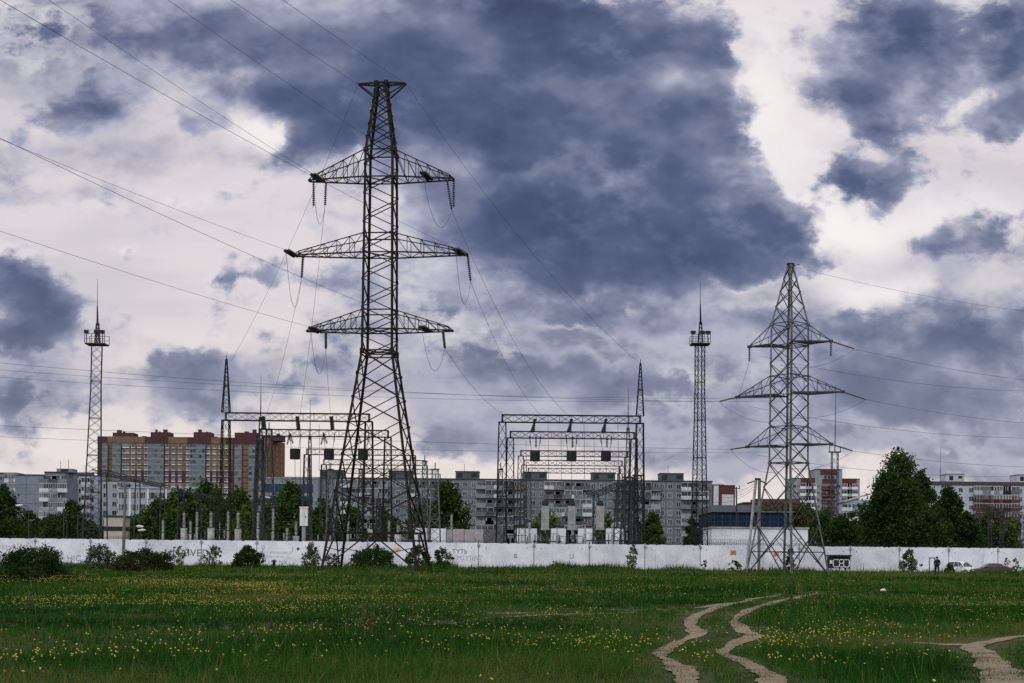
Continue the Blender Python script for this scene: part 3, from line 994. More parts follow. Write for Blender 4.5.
def tree(name, label, cat, x, y, z, H, W, prof='egg', leafm=None, n=140, nl=26, leaf=0.2, base=0.12, group=None, bark=None, seed=1, droop=0.0, ntint=0.45, csize=None):
    t = thing(name, label, cat, (x, y, z), group)
    r = random.Random(seed)
    c = crown_points(n, H * base, H * 0.97, W / 2, PROF[prof], 6, seed)
    if prof == 'bush':       # spiky shoots over the rounded mass
        q = np.random.default_rng(seed + 9)
        k = n // 3
        sel = c[q.integers(0, n, k)].copy()
        sel[:, :2] *= q.uniform(0.9, 1.15, (k, 1)); sel[:, 2] = sel[:, 2] * q.uniform(1.02, 1.22, k)
        c = np.concatenate([c, sel]); n += k
    cz = (c[:, 2] - H * base) / (H * (1 - base))
    cs_ = (csize or 0.074 * (W + H * 0.5)) * np.random.default_rng(seed).uniform(0.6, 1.25, n) * (1.0 - 0.35 * cz)
    tc_ = np.clip(np.random.default_rng(seed + 1).normal(ntint, 0.22, n), 0, 1)
    V, T = leaf_cloud(c, cs_, nl, leaf, tc_, droop)
    V[:, 2] = np.maximum(V[:, 2], 0.02)
    Fc = np.arange(len(V))
    mesh_np('crown', V, Fc, 4, leafm or LEAF_DARK, parent=t, tint=T)
    m = MB()
    if prof == 'bush' or prof == 'broom':
        for k in range(7):
            j = c[r.randrange(len(c))]
            k_ = min(1.0, H / 2.2)
            m.tube([(r.uniform(-.15, .15) * W * .3, r.uniform(-.15, .15) * W * .3, -0.05), (j[0] * .5, j[1] * .5, j[2] * .6), tuple(j)], [0.03 * k_ * k_, 0.02 * k_ * k_, 0.008 * k_], 5)
        m.build('stems', bark or BARK, t)
    else:
        rt = 0.028 * H * 0.55
        m.tube([(0, 0, -0.1), (0.02 * H * r.uniform(-1, 1), 0.0, H * 0.3), (0.02 * H * r.uniform(-1, 1), 0, H * 0.62), (0, 0, H * 0.93)], [rt, rt * 0.8, rt * 0.5, rt * 0.12], 8)
        for k in range(12):
            j = c[r.randrange(len(c))]
            s = min(H * 0.85, j[2] * r.uniform(0.45, 0.8))
            m.tube([(0, 0, s), (j[0] * .5, j[1] * .5, s + (j[2] - s) * .65), tuple(j)], [rt * 0.35, rt * 0.22, rt * 0.06], 5)
        m.build('trunk', bark or BARK, t)
    return t
# ------------------------------------------------------------------ pylons
def rot2(x, y, a):
    c, s = math.cos(a), math.sin(a)
    return x * c - y * s, x * s + y * c


class Pylon:
    """a four legged lattice mast: profile = [(height, half width)]"""
    def __init__(self, origin, yaw, profile):
        self.o = Vector(origin); self.yaw = yaw; self.pr = profile

    def half(self, z):
        pr = self.pr
        for (z0, h0), (z1, h1) in zip(pr[:-1], pr[1:]):
            if z <= z1:
                return h0 + (h1 - h0) * (z - z0) / (z1 - z0)
        return pr[-1][1]

    SG = ((-1, -1), (1, -1), (1, 1), (-1, 1))

    def corner(self, k, z):
        h = self.half(z)
        x, y = rot2(self.SG[k % 4][0] * h, self.SG[k % 4][1] * h, self.yaw)
        return Vector((self.o.x + x, self.o.y + y, self.o.z + z))

    def local(self, x, y, z):
        x, y = rot2(x, y, self.yaw)
        return Vector((self.o.x + x, self.o.y + y, self.o.z + z))

    def legs(self, parent, w, mat_, t=0.03):
        for k in range(4):
            m = MB()
            sx, sy = self.SG[k]
            f = rot2(-sx, 0, self.yaw); g = rot2(0, -sy, self.yaw)
            for (z0, _), (z1, _) in zip(self.pr[:-1], self.pr[1:]):
                m.angle(self.corner(k, z0), self.corner(k, z1), w, ((f[0], f[1], 0), (g[0], g[1], 0)), 0, t)
                c = self.corner(k, z1)
                m.box((c.x + (f[0] + g[0]) * w * .5, c.y + (f[1] + g[1]) * w * .5, c.z), (w * 1.7, w * 1.7, w * 1.5), 0, self.yaw)
            c = self.corner(k, 0)
            m.box((c.x, c.y, c.z - 0.22), (w * 3.2, w * 3.2, 0.5), 1, self.yaw)
            m.build('leg', [mat_, CONC], parent, self.o)

    def bracing(self, parent, zs, styles, w, mat_, hz=(), diaph=()):
        m = MB()
        for i, (z0, z1) in enumerate(zip(zs[:-1], zs[1:])):
            st = styles[i] if i < len(styles) else styles[-1]
            for k in range(4):
                a0, b0, a1, b1 = self.corner(k, z0), self.corner(k + 1, z0), self.corner(k, z1), self.corner(k + 1, z1)
                n = (b0 - a0).cross(a1 - a0).normalized() * (w * 0.55)
                if st == 'x':
                    m.bar(a0 + n, b1 + n, w, 0, w * .8); m.bar(b0 - n, a1 - n, w, 0, w * .8)
                elif st == 'z':
                    if (i + k) % 2 == 0: m.bar(a0, b1, w, 0, w * .8)
                    else: m.bar(b0, a1, w, 0, w * .8)
                elif st == 'k':      # K brace: from the feet to the middle of the horizontal above
                    mid = (a1 + b1) / 2
                    m.bar(a0, mid, w * 1.2); m.bar(b0, mid, w * 1.2)
                    m.bar((a0 + mid) / 2, a0.lerp(a1, 0.62), w * .7); m.bar((b0 + mid) / 2, b0.lerp(b1, 0.62), w * .7)
                elif st == 'X':      # large X with secondary members
                    m.bar(a0 + n, b1 + n, w * 1.25); m.bar(b0 - n, a1 - n, w * 1.25)
                    cx = (a0 + b0 + a1 + b1) / 4
                    for (q0, q1) in ((a0, a1), (b0, b1)):
                        l1 = q0.lerp(q1, 0.5)
                        m.bar(q0.lerp(cx, 0.55), l1, w * .6)
                        m.bar(q1.lerp(cx, 0.55), l1, w * .6)
        for z in hz:
            for k in range(4):
                m.bar(self.corner(k, z), self.corner(k + 1, z), w * 1.1)
        for z in diaph:
            m.bar(self.corner(0, z), self.corner(2, z), w); m.bar(self.corner(1, z), self.corner(3, z), w)
        return m.build('bracing', [mat_], parent, self.o)

    def arm(self, parent, side, zb, zt, L, mat_, n=5, w=0.1, tipw=0.28, rise=0.3, skew=0.0):
        """one lattice crossarm along local x"""
        m = MB()
        hb, ht = self.half(zb), self.half(zt)
        s = side
        rootsB = [self.local(s * hb, -hb, zb), self.local(s * hb, hb, zb)]
        rootsT = [self.local(s * ht, -ht, zt), self.local(s * ht, ht, zt)]
        tipB = [self.local(s * L, -tipw + skew, zb), self.local(s * L, tipw + skew, zb)]
        kt = 0.93
        tipT = [self.local(s * (hb + (L - hb) * kt), -tipw + skew, zb + rise), self.local(s * (hb + (L - hb) * kt), tipw + skew, zb + rise)]
        bs, ts = [[], []], [[], []]
        for j in range(2):
            m.bar(rootsB[j], tipB[j], w * 1.5); m.bar(rootsT[j], tipT[j], w * 1.0); m.bar(tipT[j], tipB[j], w)
            for i in range(n + 1):
                f = i / n
                bs[j].append(rootsB[j].lerp(tipB[j], f * kt)); ts[j].append(rootsT[j].lerp(tipT[j], f))
            for i in range(1, n + 1):
                m.bar(bs[j][i], ts[j][i], w * .6)
                m.bar(ts[j][i - 1], bs[j][i], w * .6)
        for i in range(n + 1):
            m.bar(bs[0][i], bs[1][i], w * .6)
            if i:
                a, b = (bs[0][i - 1], bs[1][i]) if i % 2 else (bs[1][i - 1], bs[0][i])
                m.bar(a, b, w * .6)
                m.bar(ts[0][i], ts[1][i], w * .5)
        m.bar(tipB[0], tipB[1], w * 1.6)
        m.build('crossarm', [mat_], parent, self.o)
        return (tipB[0] + tipB[1]) / 2


# --- the tall dark pylon on the left
T1_D = 115.0
b1 = P(377.5, 566, T1_D)
T1Z = gz(b1.x, T1_D)


def t1z(py, px=380):
    return P(px, py, T1_D).z - T1Z


T1 = Pylon((b1.x, T1_D, T1Z), R(-4.5), [(0, 3.88), (t1z(352), 1.30), (t1z(153), 1.18), (t1z(92), 0.52), (t1z(84), 0.50)])
tw = thing('transmission_tower', 'tall dark rusty lattice pylon with three long crossarms, the tallest thing in the field', 'pylon', T1.o)
T1.legs(tw, 0.195, STEEL, 0.06)
zw, zb3, zt3, zb2, zt2, zb1, zt1, ztop = t1z(352), t1z(331), t1z(312), t1z(255), t1z(236), t1z(180), t1z(153), t1z(84)
lv = [0, t1z(533), t1z(492), t1z(455), t1z(424), t1z(398), t1z(374), zw]
n_body = int(round((zt1 - zw) / 1.18))
body = [zw + (zt1 - zw) * i / n_body for i in range(1, n_body + 1)]
peak_n = 6
peak = [zt1 + (ztop - zt1) * (1 - (1 - i / peak_n) ** 1.25) for i in range(1, peak_n + 1)]
T1.bracing(tw, lv + body + peak, ['k', 'X', 'x', 'x', 'x', 'x', 'x'] + ['z'] * len(body) + ['x'] * peak_n, 0.085, STEEL,
           hz=[lv[1], zw, zw - 0.25, zb3, zt3, zb2, zt2, zb1, zt1, ztop], diaph=[lv[1], zw, zb3, zb2, zb1])
# rails of doubled members in the lower body, as in the photo
TIP = {}
for nm, zb, zt, L in (('low', zb3, zt3, 5.95), ('mid', zb2, zt2, 7.08), ('top', zb1, zt1, 5.9)):
    for s in (-1, 1):
        TIP[nm, s] = T1.arm(tw, s, zb, zt, L, STEEL, 5, 0.07)
m = MB()
for s in (-1, 1):
    e = T1.local(s * 1.95, 0, ztop)
    for j in (-1, 1):
        m.bar(T1.local(0, j * 0.45, ztop), T1.local(s * 1.95, j * 0.12, ztop), 0.12)
        m.bar(T1.local(s * 0.6, j * 0.55, ztop - 1.0), T1.local(s * 1.9, j * 0.12, ztop - 0.05), 0.09)
    m.bar(T1.local(s * 1.1, -.3, ztop), T1.local(s * 1.1, .3, ztop), 0.07)
    TIP['peak', s] = e
m.build('peak_bracket', [STEEL], tw, T1.o)
m = MB()   # number plate
c = T1.corner(0, 3.2).lerp(T1.corner(1, 3.2), 0.5)
m.box((c.x, c.y - 0.06, c.z), (0.35, 0.02, 0.28), 0, T1.yaw)
m.build('number_plate', [mat('faded plate', (0.35, 0.33, 0.25), 0.6)], tw, T1.o)


def insulator(p, q, label, group, r=0.14, discs=11, m_=None, double=0.0):
    m = MB()
    p, q = Vector(p), Vector(q)
    if double:
        d = (q - p).normalized(); a = d.cross(Vector((0, 0, 1))).normalized() * double
        m.bar(p - a, p + a, 0.06); m.bar(q - a, q + a, 0.06)
        m.insulator(p - a, q - a, r, discs); m.insulator(p + a, q + a, r, discs)
    else:
        m.insulator(p, q, r, discs)
    o = m.build('insulator_string', [m_ or INSUL], None, p, True)
    return tag(o, label, 'insulator', group)


def wire(pts, label, r=0.014, group=None, name='power_line', m_=None, n=5):
    m = MB()
    m.tube(pts, r, n, 0, True)
    o = m.build(name, [m_ or WIRE], None, pts[0], True)
    return tag(o, label, 'wire', group)


def hang(p, q, sag, n=22):
    p, q = Vector(p), Vector(q)
    return [p.lerp(q, i / n) - Vector((0, 0, 4 * sag * (i / n) * (1 - i / n))) for i in range(n + 1)]


def overhead(p0, u1, v1, a, label, tmax=215, c=0.00042, r=0.011):
    """conductor from p0 running towards and over the camera; crosses the picture edge at pixel (u1, v1)"""
    p0 = Vector(p0)
    q = P(u1, v1, 1.0); k = q.x
    # x0 - a t = k (y0 - t)
    t1 = (p0.x - k * p0.y) / (a - k)
    y1 = p0.y - t1
    z1 = P(u1, v1, y1).z
    b = (z1 - p0.z) / t1 - c * t1
    pts = []
    for i in range(60):
        t = tmax * i / 59
        pts.append(Vector((p0.x - a * t, p0.y - t, p0.z + b * t + c * t * t)))
    return wire(pts, label, r)


AW = 0.27
G_T = 'insulator strings on the tall dark pylon'
# tension strings and conductors towards the upper left
spec = [('top', -1, (49, 0), 'top left'), ('mid', -1, (0, 139), 'middle left'), ('low', -1, (0, 231), 'bottom left'),
        ('top', 1, (168, 0), 'top right'), ('mid', 1, (0, 0), 'middle right'), ('low', 1, (0, 138), 'bottom right')]
TENS = {k: v + Vector(((-k[1]) * {'top': 1.1, 'mid': 0.2, 'low': 1.1}.get(k[0], 0) * (1.0 if k[1] < 0 else 1.7), -0.25, -0.12)) for k, v in TIP.items()}
for nm, s, (eu, ev), words in spec:
    tip = TENS[nm, s]
    d = Vector((-AW, -1, 0.05)).normalized()
    q = tip + d * 2.0
    insulator(tip, q, f'dark insulator string stretched toward the viewer from the {words} arm of the tall pylon', G_T, 0.15, 13, None, 0.16)
    overhead(q, eu, ev, AW, f'conductor rising to the upper left edge from the {words} arm of the tall pylon')
for s, (eu, ev), words in ((-1, (231, 0), 'left'), (1, (283, 0), 'right')):
    overhead(TIP['peak', s], eu, ev, AW, f'thin earth wire to the top edge from the {words} end of the tall pylon peak', r=0.014)

# hanging strings and the conductors down to the gantries behind
GB = {}   # gantry anchor points, filled in below
LG_X, RG_X = -24.4, 6.9


def down(tip, off, drop, words, end, sag, r=0.014):
    p = tip + Vector(off)
    dirv = (Vector(end) - p).normalized()
    q = p + (dirv * 0.55 + Vector((0, 0, -1)) * 0.6).normalized() * drop
    insulator(p, q, f'dark insulator string hanging under the {words} arm of the tall pylon', G_T, 0.13, 12)
    wire(hang(q, end, sag), f'conductor falling from the {words} arm of the tall pylon to the gantry behind', r)
    return q


Q = {}
ends_l = [P(266, 415, 162), P(300, 415, 162), P(331, 415, 162)]
ends_r = [P(605, 418, 165), P(571, 418, 165), P(536, 418, 165)]
Q['top', -1] = down(TIP['top', -1], (1.35, 0.1, 0), 2.1, 'top left', ends_l[1], 1.0)
Q['mid', -1] = down(TIP['mid', -1], (0.7, 0.1, 0), 2.0, 'middle left', ends_l[0], 1.0)
Q['low', -1] = down(TIP['low', -1], (1.5, 0.1, 0), 1.7, 'bottom left', ends_l[2], 0.6)
Q['top', 1] = down(TIP['top', 1], (-0.55, 0.1, 0), 2.6, 'top right', ends_r[1], 2.2)
Q['mid', 1] = down(TIP['mid', 1], (0.0, 0.1, 0), 2.4, 'middle right', ends_r[2] + Vector((1.0, 0, 0)), 1.6)
Q['low', 1] = down(TIP['low', 1], (-0.8, 0.1, 0), 1.7, 'bottom right', ends_r[2] + Vector((-3, 0, 0)), 0.9)
wire(hang(TIP['peak', -1], P(231, 361, 162), 1.2), 'thin earth wire from the tall pylon peak to the spire of the left gantry', 0.013)
wire(hang(TIP['peak', 1], P(640, 363, 165), 1.8), 'thin earth wire from the tall pylon peak down to the spire of the right gantry', 0.013)
# two more strings and jumper loops
for nm, s, off, ln, words in (('top', -1, 0.35, 2.1, 'outer end of the top left'), ('top', 1, 0.0, 2.3, 'outer end of the top right')):
    p = TIP[nm, s] + Vector((off, 0, 0))
    insulator(p, p + Vector((0.02, 0, -ln)), f'vertical insulator string at the {words} arm of the tall pylon', G_T, 0.13, 12)
for (nm, s, words, dep) in (('top', -1, 'top left', 2.6), ('mid', -1, 'middle left', 3.4), ('low', -1, 'bottom left', 2.8), ('top', 1, 'top right', 2.7), ('mid', 1, 'middle right', 3.0), ('low', 1, 'bottom right', 2.6)):
    a = TENS[nm, s] + Vector((-AW, -1, 0.05)).normalized() * 2.0
    b = Q[nm, s]
    wire(hang(a, b, dep, 16), f'slack jumper loop under the {words} arm of the tall pylon', 0.016, name='jumper_wire')

# --- the lower galvanised pylon on the right
T2_D = 138.0
b2 = P(787.5, 576, T2_D)
T2Z = gz(b2.x, T2_D) - 0.05


def t2z(py, px=789):
    return P(px, py, T2_D).z - T2Z


T2 = Pylon((b2.x, T2_D, T2Z), R(39.4), [(0, 2.86), (t2z(463), 1.36), (t2z(324), 1.30), (t2z(266), 0.22)])
tw2 = thing('transmission_tower', 'grey galvanised lattice pylon standing cornerwise, with three crossarms, right of the field', 'pylon', T2.o)
T2.legs(tw2, 0.17, GALV, 0.05)
zw = t2z(463)
nb = 7
lv = [0, t2z(546), t2z(500), zw] + [zw + (t2z(324) - zw) * i / nb for i in range(1, nb + 1)] + [t2z(324) + (t2z(266) - t2z(324)) * f for f in (0.30, 0.56, 0.78, 1.0)]
T2.bracing(tw2, [0, t2z(524), t2z(487), zw] + lv[4:], ['X', 'x', 'x'] + ['x'] * 20, 0.068, GALVD, hz=[t2z(552), zw, t2z(427), t2z(376), t2z(346), t2z(324), t2z(266)], diaph=[zw, t2z(346), t2z(394), t2z(445)])
TIP2 = {}
AA = R(-29)
for nm, zb, zt, L in (('top', t2z(344), t2z(325), 4.08), ('mid', t2z(394.5), t2z(376), 5.28), ('low', t2z(445.5), t2z(427), 4.2)):
    for s in (-1, 1):
        m = MB()
        tip = Vector((T2.o.x + s * L * math.cos(AA), T2.o.y + s * L * math.sin(AA), T2.o.z + zb))
        # nearest two corners
        cor = sorted(range(4), key=lambda k: (T2.corner(k, zb) - tip).length)[:2]
        side = Vector((-math.sin(AA), math.cos(AA), 0)) * 0.16
        bots = []
        for j, k in enumerate(cor):
            cb_, ct_ = T2.corner(k, zb), T2.corner(k, zt)
            m.bar(cb_, tip, 0.14); m.bar(ct_, tip + Vector((0, 0, 0.08)), 0.07)
            bots.append((cb_, ct_))
            nseg = 4 if nm == 'mid' else 2
            for i in range(1, nseg):
                f = i / nseg
                m.bar(cb_.lerp(tip, f), ct_.lerp(tip, f), 0.04)
                m.bar(ct_.lerp(tip, (i - 1) / nseg), cb_.lerp(tip, f), 0.04)
        for i in range(0, 5):
            f = i / 5
            m.bar(bots[0][0].lerp(tip, f), bots[1][0].lerp(tip, f), 0.07)
            if i: m.bar(bots[0][0].lerp(tip, (i - 1) / 5), bots[1][0].lerp(tip, f), 0.07)
        m.bar(bots[0][0], bots[1][0], 0.14)
        m.box(tip, (0.35, 0.35, 0.25), 0, AA)
        m.build('crossarm', [GALVD], tw2, T2.o)
        TIP2[nm, s] = tip
m = MB()
c = T2.local(0, 0, t2z(266))
m.box((c.x, c.y, c.z + 0.12), (0.62, 0.5, 0.3), 0, 0.2)
m.bar(c, c + Vector((0.9, 0, 0.15)), 0.06)
m.build('peak_cap', [STEEL2], tw2, T2.o)
G_T2 = 'insulator strings on the grey cornerwise pylon'


def side_wire(p, edge, yend, sag, label, r=0.015):
    """conductor through p that leaves the picture at pixel edge, at depth yend there; carried on for another span length"""
    e = P(edge[0], edge[1], yend)
    pts = hang(p, e, sag, 18)
    d = e - pts[-2]; d.normalize()
    for i in range(1, 9):
        pts.append(e + Vector((d.x, d.y, d.z)) * (i * 9) + Vector((0, 0, 0.004 * (i * 9) ** 2)))
    return wire(pts, label, r)


# right hand conductors
for nm, dq, edge, words in (('top', (855, 349), (1024, 380), 'top'), ('mid', (866, 399.5), (1024, 423), 'middle'), ('low', (853, 451), (1024, 467), 'bottom')):
    tip = TIP2[nm, 1]
    q = P(dq[0], dq[1], T2_D + 1.2)
    insulator(tip, q, f'grey insulator string stretched rightward from the {words} arm of the cornerwise pylon', G_T2, 0.085, 12, INSUL)
    side_wire(q, edge, T2_D + 16, 0.25, f'conductor running to the right edge from the {words} arm of the cornerwise pylon')
    tl = TIP2[nm, -1]
    e2 = {'top': (1024, 391), 'mid': (1024, 438), 'low': (1024, 476)}[nm]
    st = Vector(tl) + Vector((1.3, 1.5, -0.7))
    side_wire(st, e2, T2_D + 24, 0.7, f'conductor passing behind the cornerwise pylon from its {words} left arm to the right edge')
    wire(hang(q, T2.local(0.2, 1.3, (tip.z - T2.o.z) - 1.9), 0.9, 14), f'jumper loop on the right side under the {words} arm of the cornerwise pylon', 0.016, name='jumper_wire')
for nm, dq, words, edge in (('mid', (719, 401.5), 'middle', (0, 361)), ('low', (730, 449.5), 'bottom', (0, 426))):
    tip = TIP2[nm, -1]
    q = P(dq[0], dq[1], T2_D - 0.3)
    insulator(tip, q, f'grey insulator string stretched leftward from the {words} arm of the cornerwise pylon', G_T2, 0.085, 12, INSUL)
    wire(hang(q, P(edge[0] - 120, edge[1] - (10 if nm == 'mid' else 6), 122), 0.9 if nm == 'mid' else 0.3, 30), f'long conductor from the {words} left arm of the cornerwise pylon to the left edge', 0.015)
    wire(hang(q, T2.local(-1.3, 0.2, (tip.z - T2.o.z) - 2.6), 0.8, 14), f'jumper loop on the left side under the {words} arm of the cornerwise pylon', 0.016, name='jumper_wire')
for (y0, ym, y1, words) in ((404, 0, 366, 'upper'), (407, 0, 374, 'lower')):
    wire(hang(P(770, y0 - 6, 141), P(-120, y1 - 6, 126), 1.0, 30), f'{words} of the two fainter conductors below the long one crossing to the left edge', 0.013)
wire(hang(P(770, 452, 141), P(-120, 431, 126), 0.6, 30), 'faint lowest conductor crossing behind both pylons to the left edge', 0.012)
for s, px, words in ((-1, 749, 'left'), (1, 830, 'right')):
    p = TIP2['top', s] + Vector((0, 0, -0.1))
    insulator(p, p + Vector((0, 0, -1.35)), f'short vertical insulator hanging at the {words} tip of the top arm of the cornerwise pylon', G_T2, 0.13, 7)
p = TIP2['top', -1] + Vector((0, 0, -1.45))
wire(hang(p, TIP2['mid', -1] + Vector((0.1, 0, 0.1)), 0.1, 8), 'short dropper between the top and middle left arms of the cornerwise pylon', 0.014, name='jumper_wire')
side_wire(T2.local(0, 0, t2z(266)), (1024, 311), T2_D + 20, 0.4, 'thin earth wire from the tip of the cornerwise pylon to the right edge', 0.013)

# ------------------------------------------------------------------ lattice posts, gantries
def lattice_post(m, x, y, z0, z1, w0, w1, leg, br, n, mi=0, yaw=0.0):
    def c(k, z):
        f = (z - z0) / (z1 - z0); h = (w0 + (w1 - w0) * f) / 2
        sx, sy = Pylon.SG[k % 4]
        a, b = rot2(sx * h, sy * h, yaw)
        return Vector((x + a, y + b, z))
    for k in range(4):
        m.bar(c(k, z0), c(k, z1), leg, mi)
    for i in range(n):
        za, zb = z0 + (z1 - z0) * i / n, z0 + (z1 - z0) * (i + 1) / n
        for k in range(4):
            if (i + k) % 2 == 0: m.bar(c(k, za), c(k + 1, zb), br, mi)
            else: m.bar(c(k + 1, za), c(k, zb), br, mi)
            if n < 14: 
                if (i + k) % 2: m.bar(c(k, za), c(k + 1, zb), br, mi)
                else: m.bar(c(k + 1, za), c(k, zb), br, mi)
    for z in (z0 + (z1 - z0) * .5, z1):
        for k in range(4):
            m.bar(c(k, z), c(k + 1, z), leg * 0.9, mi)


def lattice_beam(m, a, b, h, d, chord, br, n, mi=0):
    a, b = Vector(a), Vector(b)
    ax = (b - a).normalized(); side = ax.cross(Vector((0, 0, 1))).normalized() * (d / 2); up = Vector((0, 0, h / 2))
    cs_ = [side * s1 + up * s2 for s1, s2 in ((-1, -1), (1, -1), (1, 1), (-1, 1))]
    for c in cs_:
        m.bar(a + c, b + c, chord, mi)
    for i in range(n):
        p, q = a.lerp(b, i / n), a.lerp(b, (i + 1) / n)
        for k in range(4):
            c, e = cs_[k], cs_[(k + 1) % 4]
            m.bar(p + c, q + e, br, mi)
            if k in (1, 3): m.bar(p + e, q + c, br, mi)
            if k in (1, 3): m.bar(p + c, p + e, br * .8, mi)
    for k in range(4):
        m.bar(b + cs_[k], b + cs_[(k + 1) % 4], br, mi)


G_GANTRY = 'steel gantries of the substation'


def gantry(label, xl, xr, D, ztop, h=0.85, spires=(), w0=1.35, w1=0.8, mat_=None, chord=0.105, br=0.034, z0=0.65, spire_h=6.1):
    mat_ = mat_ or STEEL2
    t = thing('gantry', label, 'gantry', ((xl + xr) / 2, D, z0), G_GANTRY)
    for s, x in ((-1, xl), (1, xr)):
        m = MB()
        lattice_post(m, x, D, z0, ztop - h, w0, w1, chord, br, 11)
        m.box((x, D, z0 + 0.1), (w0 + .4, w0 + .4, 0.3), 1)
        m.bar((x, D, ztop - h), (x, D, ztop), chord * 1.4)
        m.build('post', [mat_, CONC], t, t.location)
    m = MB()
    lattice_beam(m, (xl - .1, D, ztop - h / 2), (xr + .1, D, ztop - h / 2), h, 0.8, chord * .9, br, max(8, int((xr - xl) / 1.25)))
    m.build('beam', [mat_], t, t.location)
    for s in spires:
        x = xl if s < 0 else xr
        m = MB()
        lattice_post(m, x, D, ztop, ztop + spire_h, 0.85, 0.12, 0.09, 0.04, 14)
        m.bar((x, D, ztop + spire_h), (x, D, ztop + spire_h + 0.5), 0.06)
        m.build('spire', [mat_], t, t.location)
    return t


order_words = ['nearest', 'second', 'third', 'fourth', 'rearmost']
GL = [(162, 226, 369, 413.5), (183, 260, 388, 430), (217, 307, 413, 449.5), (236, 324, 425, 460), (256, 340, 438, 469)]
GR = [(165, 502.5, 640, 415.5), (185, 510.5, 634, 432), (217, 521, 627.5, 451), (232, 524, 622, 460.5), (254, 528.5, 620, 468.5)]
for i, (D, a, b, ty) in enumerate(GL):
    pl, pr_ = P(a, ty, D), P(b, ty, D)
    gantry(f'{order_words[i]} dark portal gantry left of the tall pylon' + (', with a tall spire on it' if i == 0 else ''), pl.x, pr_.x, D, (pl.z + pr_.z) / 2, spires=(-1,) if i == 0 else (), mat_=STEEL if i < 2 else GALVD)
for i, (D, a, b, ty) in enumerate(GR):
    pl, pr_ = P(a, ty, D), P(b, ty, D)
    gantry(f'{order_words[i]} portal gantry right of the tall pylon' + (', with a spire on it' if i == 0 else ''), pl.x, pr_.x, D, (pl.z + pr_.z) / 2, spires=(1,) if i == 0 else (), mat_=STEEL2 if i < 2 else GALVD)

# strings under the beams, line traps hung from the second beams, and droppers
G_ST = 'dark strings under the gantry beams'
for side, Ds, pxs in (('left', (162, 183), (263, 297, 331)), ('right', (165, 185), (535, 571.5, 606))):
    for j, px in enumerate(pxs):
        ph = ('left phase', 'middle phase', 'right phase')[j]
        ty = 421 if side == 'left' else 423.5
        for off in (0, 1):
            a = P(px - 0.5 + off * 1.5, ty - 5, Ds[0]); b = P(px + (2 if side == 'left' else -3.5) * (0.4 + off * .8), ty + 9, Ds[0] - 1.0)
            insulator(a, b, f'{("front", "rear")[off]} dark string under the nearest {side} gantry beam at its {ph}', G_ST, 0.17, 7, BLACK)
        # second beam
        px2 = px + {'left': 27, 'right': 1}[side]
        ty2 = {'left': 435, 'right': 438}[side]
        a = P(px2, ty2 - 2, Ds[1]); b = P(px2 - 3 * (side == 'left'), ty2 + 10, Ds[1])
        insulator(a, b, f'dark string under the second {side} gantry beam at its {ph}', G_ST, 0.17, 8, BLACK)
        if side == 'left':
            b = P(px2 + 3, ty2 + 9, Ds[1])
            insulator(a, b, f'slanting partner of the dark string under the second {side} gantry beam, {ph}', G_ST, 0.17, 8, BLACK)
        # line trap
        D3 = Ds[1] - 6
        cy = 454 if side == 'left' else 456
        px3 = px2 + (5 if side == 'left' else -1)
        c = P(px3, cy, D3)
        t = thing('line_trap', f'black barrel shaped line trap hanging at the {ph} of the {side} gantry row', 'line trap', c, 'black line traps')
        m = MB()
        rr, hh = 0.58, 1.2
        for k in range(16):
            a0 = 2 * math.pi * k / 16
            m.box((c.x + rr * math.cos(a0), c.y + rr * math.sin(a0), c.z), (0.1, 0.17, hh), 0, a0)
        m.tube([(c.x, c.y, c.z - hh / 2), (c.x, c.y, c.z + hh / 2)], rr * 0.93, 16)
        for zz in (-hh / 2, hh / 2):
            m.tube([(c.x, c.y, c.z + zz - .05), (c.x, c.y, c.z + zz + .05)], rr * 1.08, 16)
        m.build('coil', [BLACK], t, c)
        m = MB()
        up = P(px3, ty2, D3).z
        for s in (-1, 1):
            m.tube([(c.x + s * 0.45, c.y, c.z + hh / 2), (c.x + s * 0.75, c.y, up + 0.4)], 0.03, 5)
            m.insulator((c.x + s * 0.6, c.y, c.z + hh / 2 + 0.9), (c.x + s * 0.68, c.y, c.z + hh / 2 + 1.9), 0.1, 5)
        m.build('suspension_rods', [STEEL2], t, c)
        dz = P(px3, 507, D3).z
        wire([(c.x, c.y, c.z - hh / 2), (c.x + 0.05, c.y, (c.z + dz) / 2), (c.x, c.y, dz)], f'vertical dropper below the line trap at the {ph} of the {side} gantry row', 0.03, name='dropper_wire')
for (px, y0, y1, D, words) in ((300, 424, 500, 164, 'left gantry, by the white cabinet'), (319, 424, 470, 164, 'left gantry, middle of the span'), (548, 424, 505, 167, 'right gantry, left of the middle trap'),
                             (584, 424, 505, 167, 'right gantry, right of the middle trap'), (561, 438, 500, 186, 'right gantry, behind the middle trap'), (618, 424, 520, 167, 'right gantry, near its right post'),
                             (594, 440, 506, 187, 'right gantry, left of the right trap'), (526, 440, 508, 187, 'right gantry, left of the left trap')):
    wire([P(px, y0, D), P(px + 0.6, (y0 + y1) / 2, D), P(px, y1, D)], f'thin vertical dropper from the {words}', 0.025, name='dropper_wire')

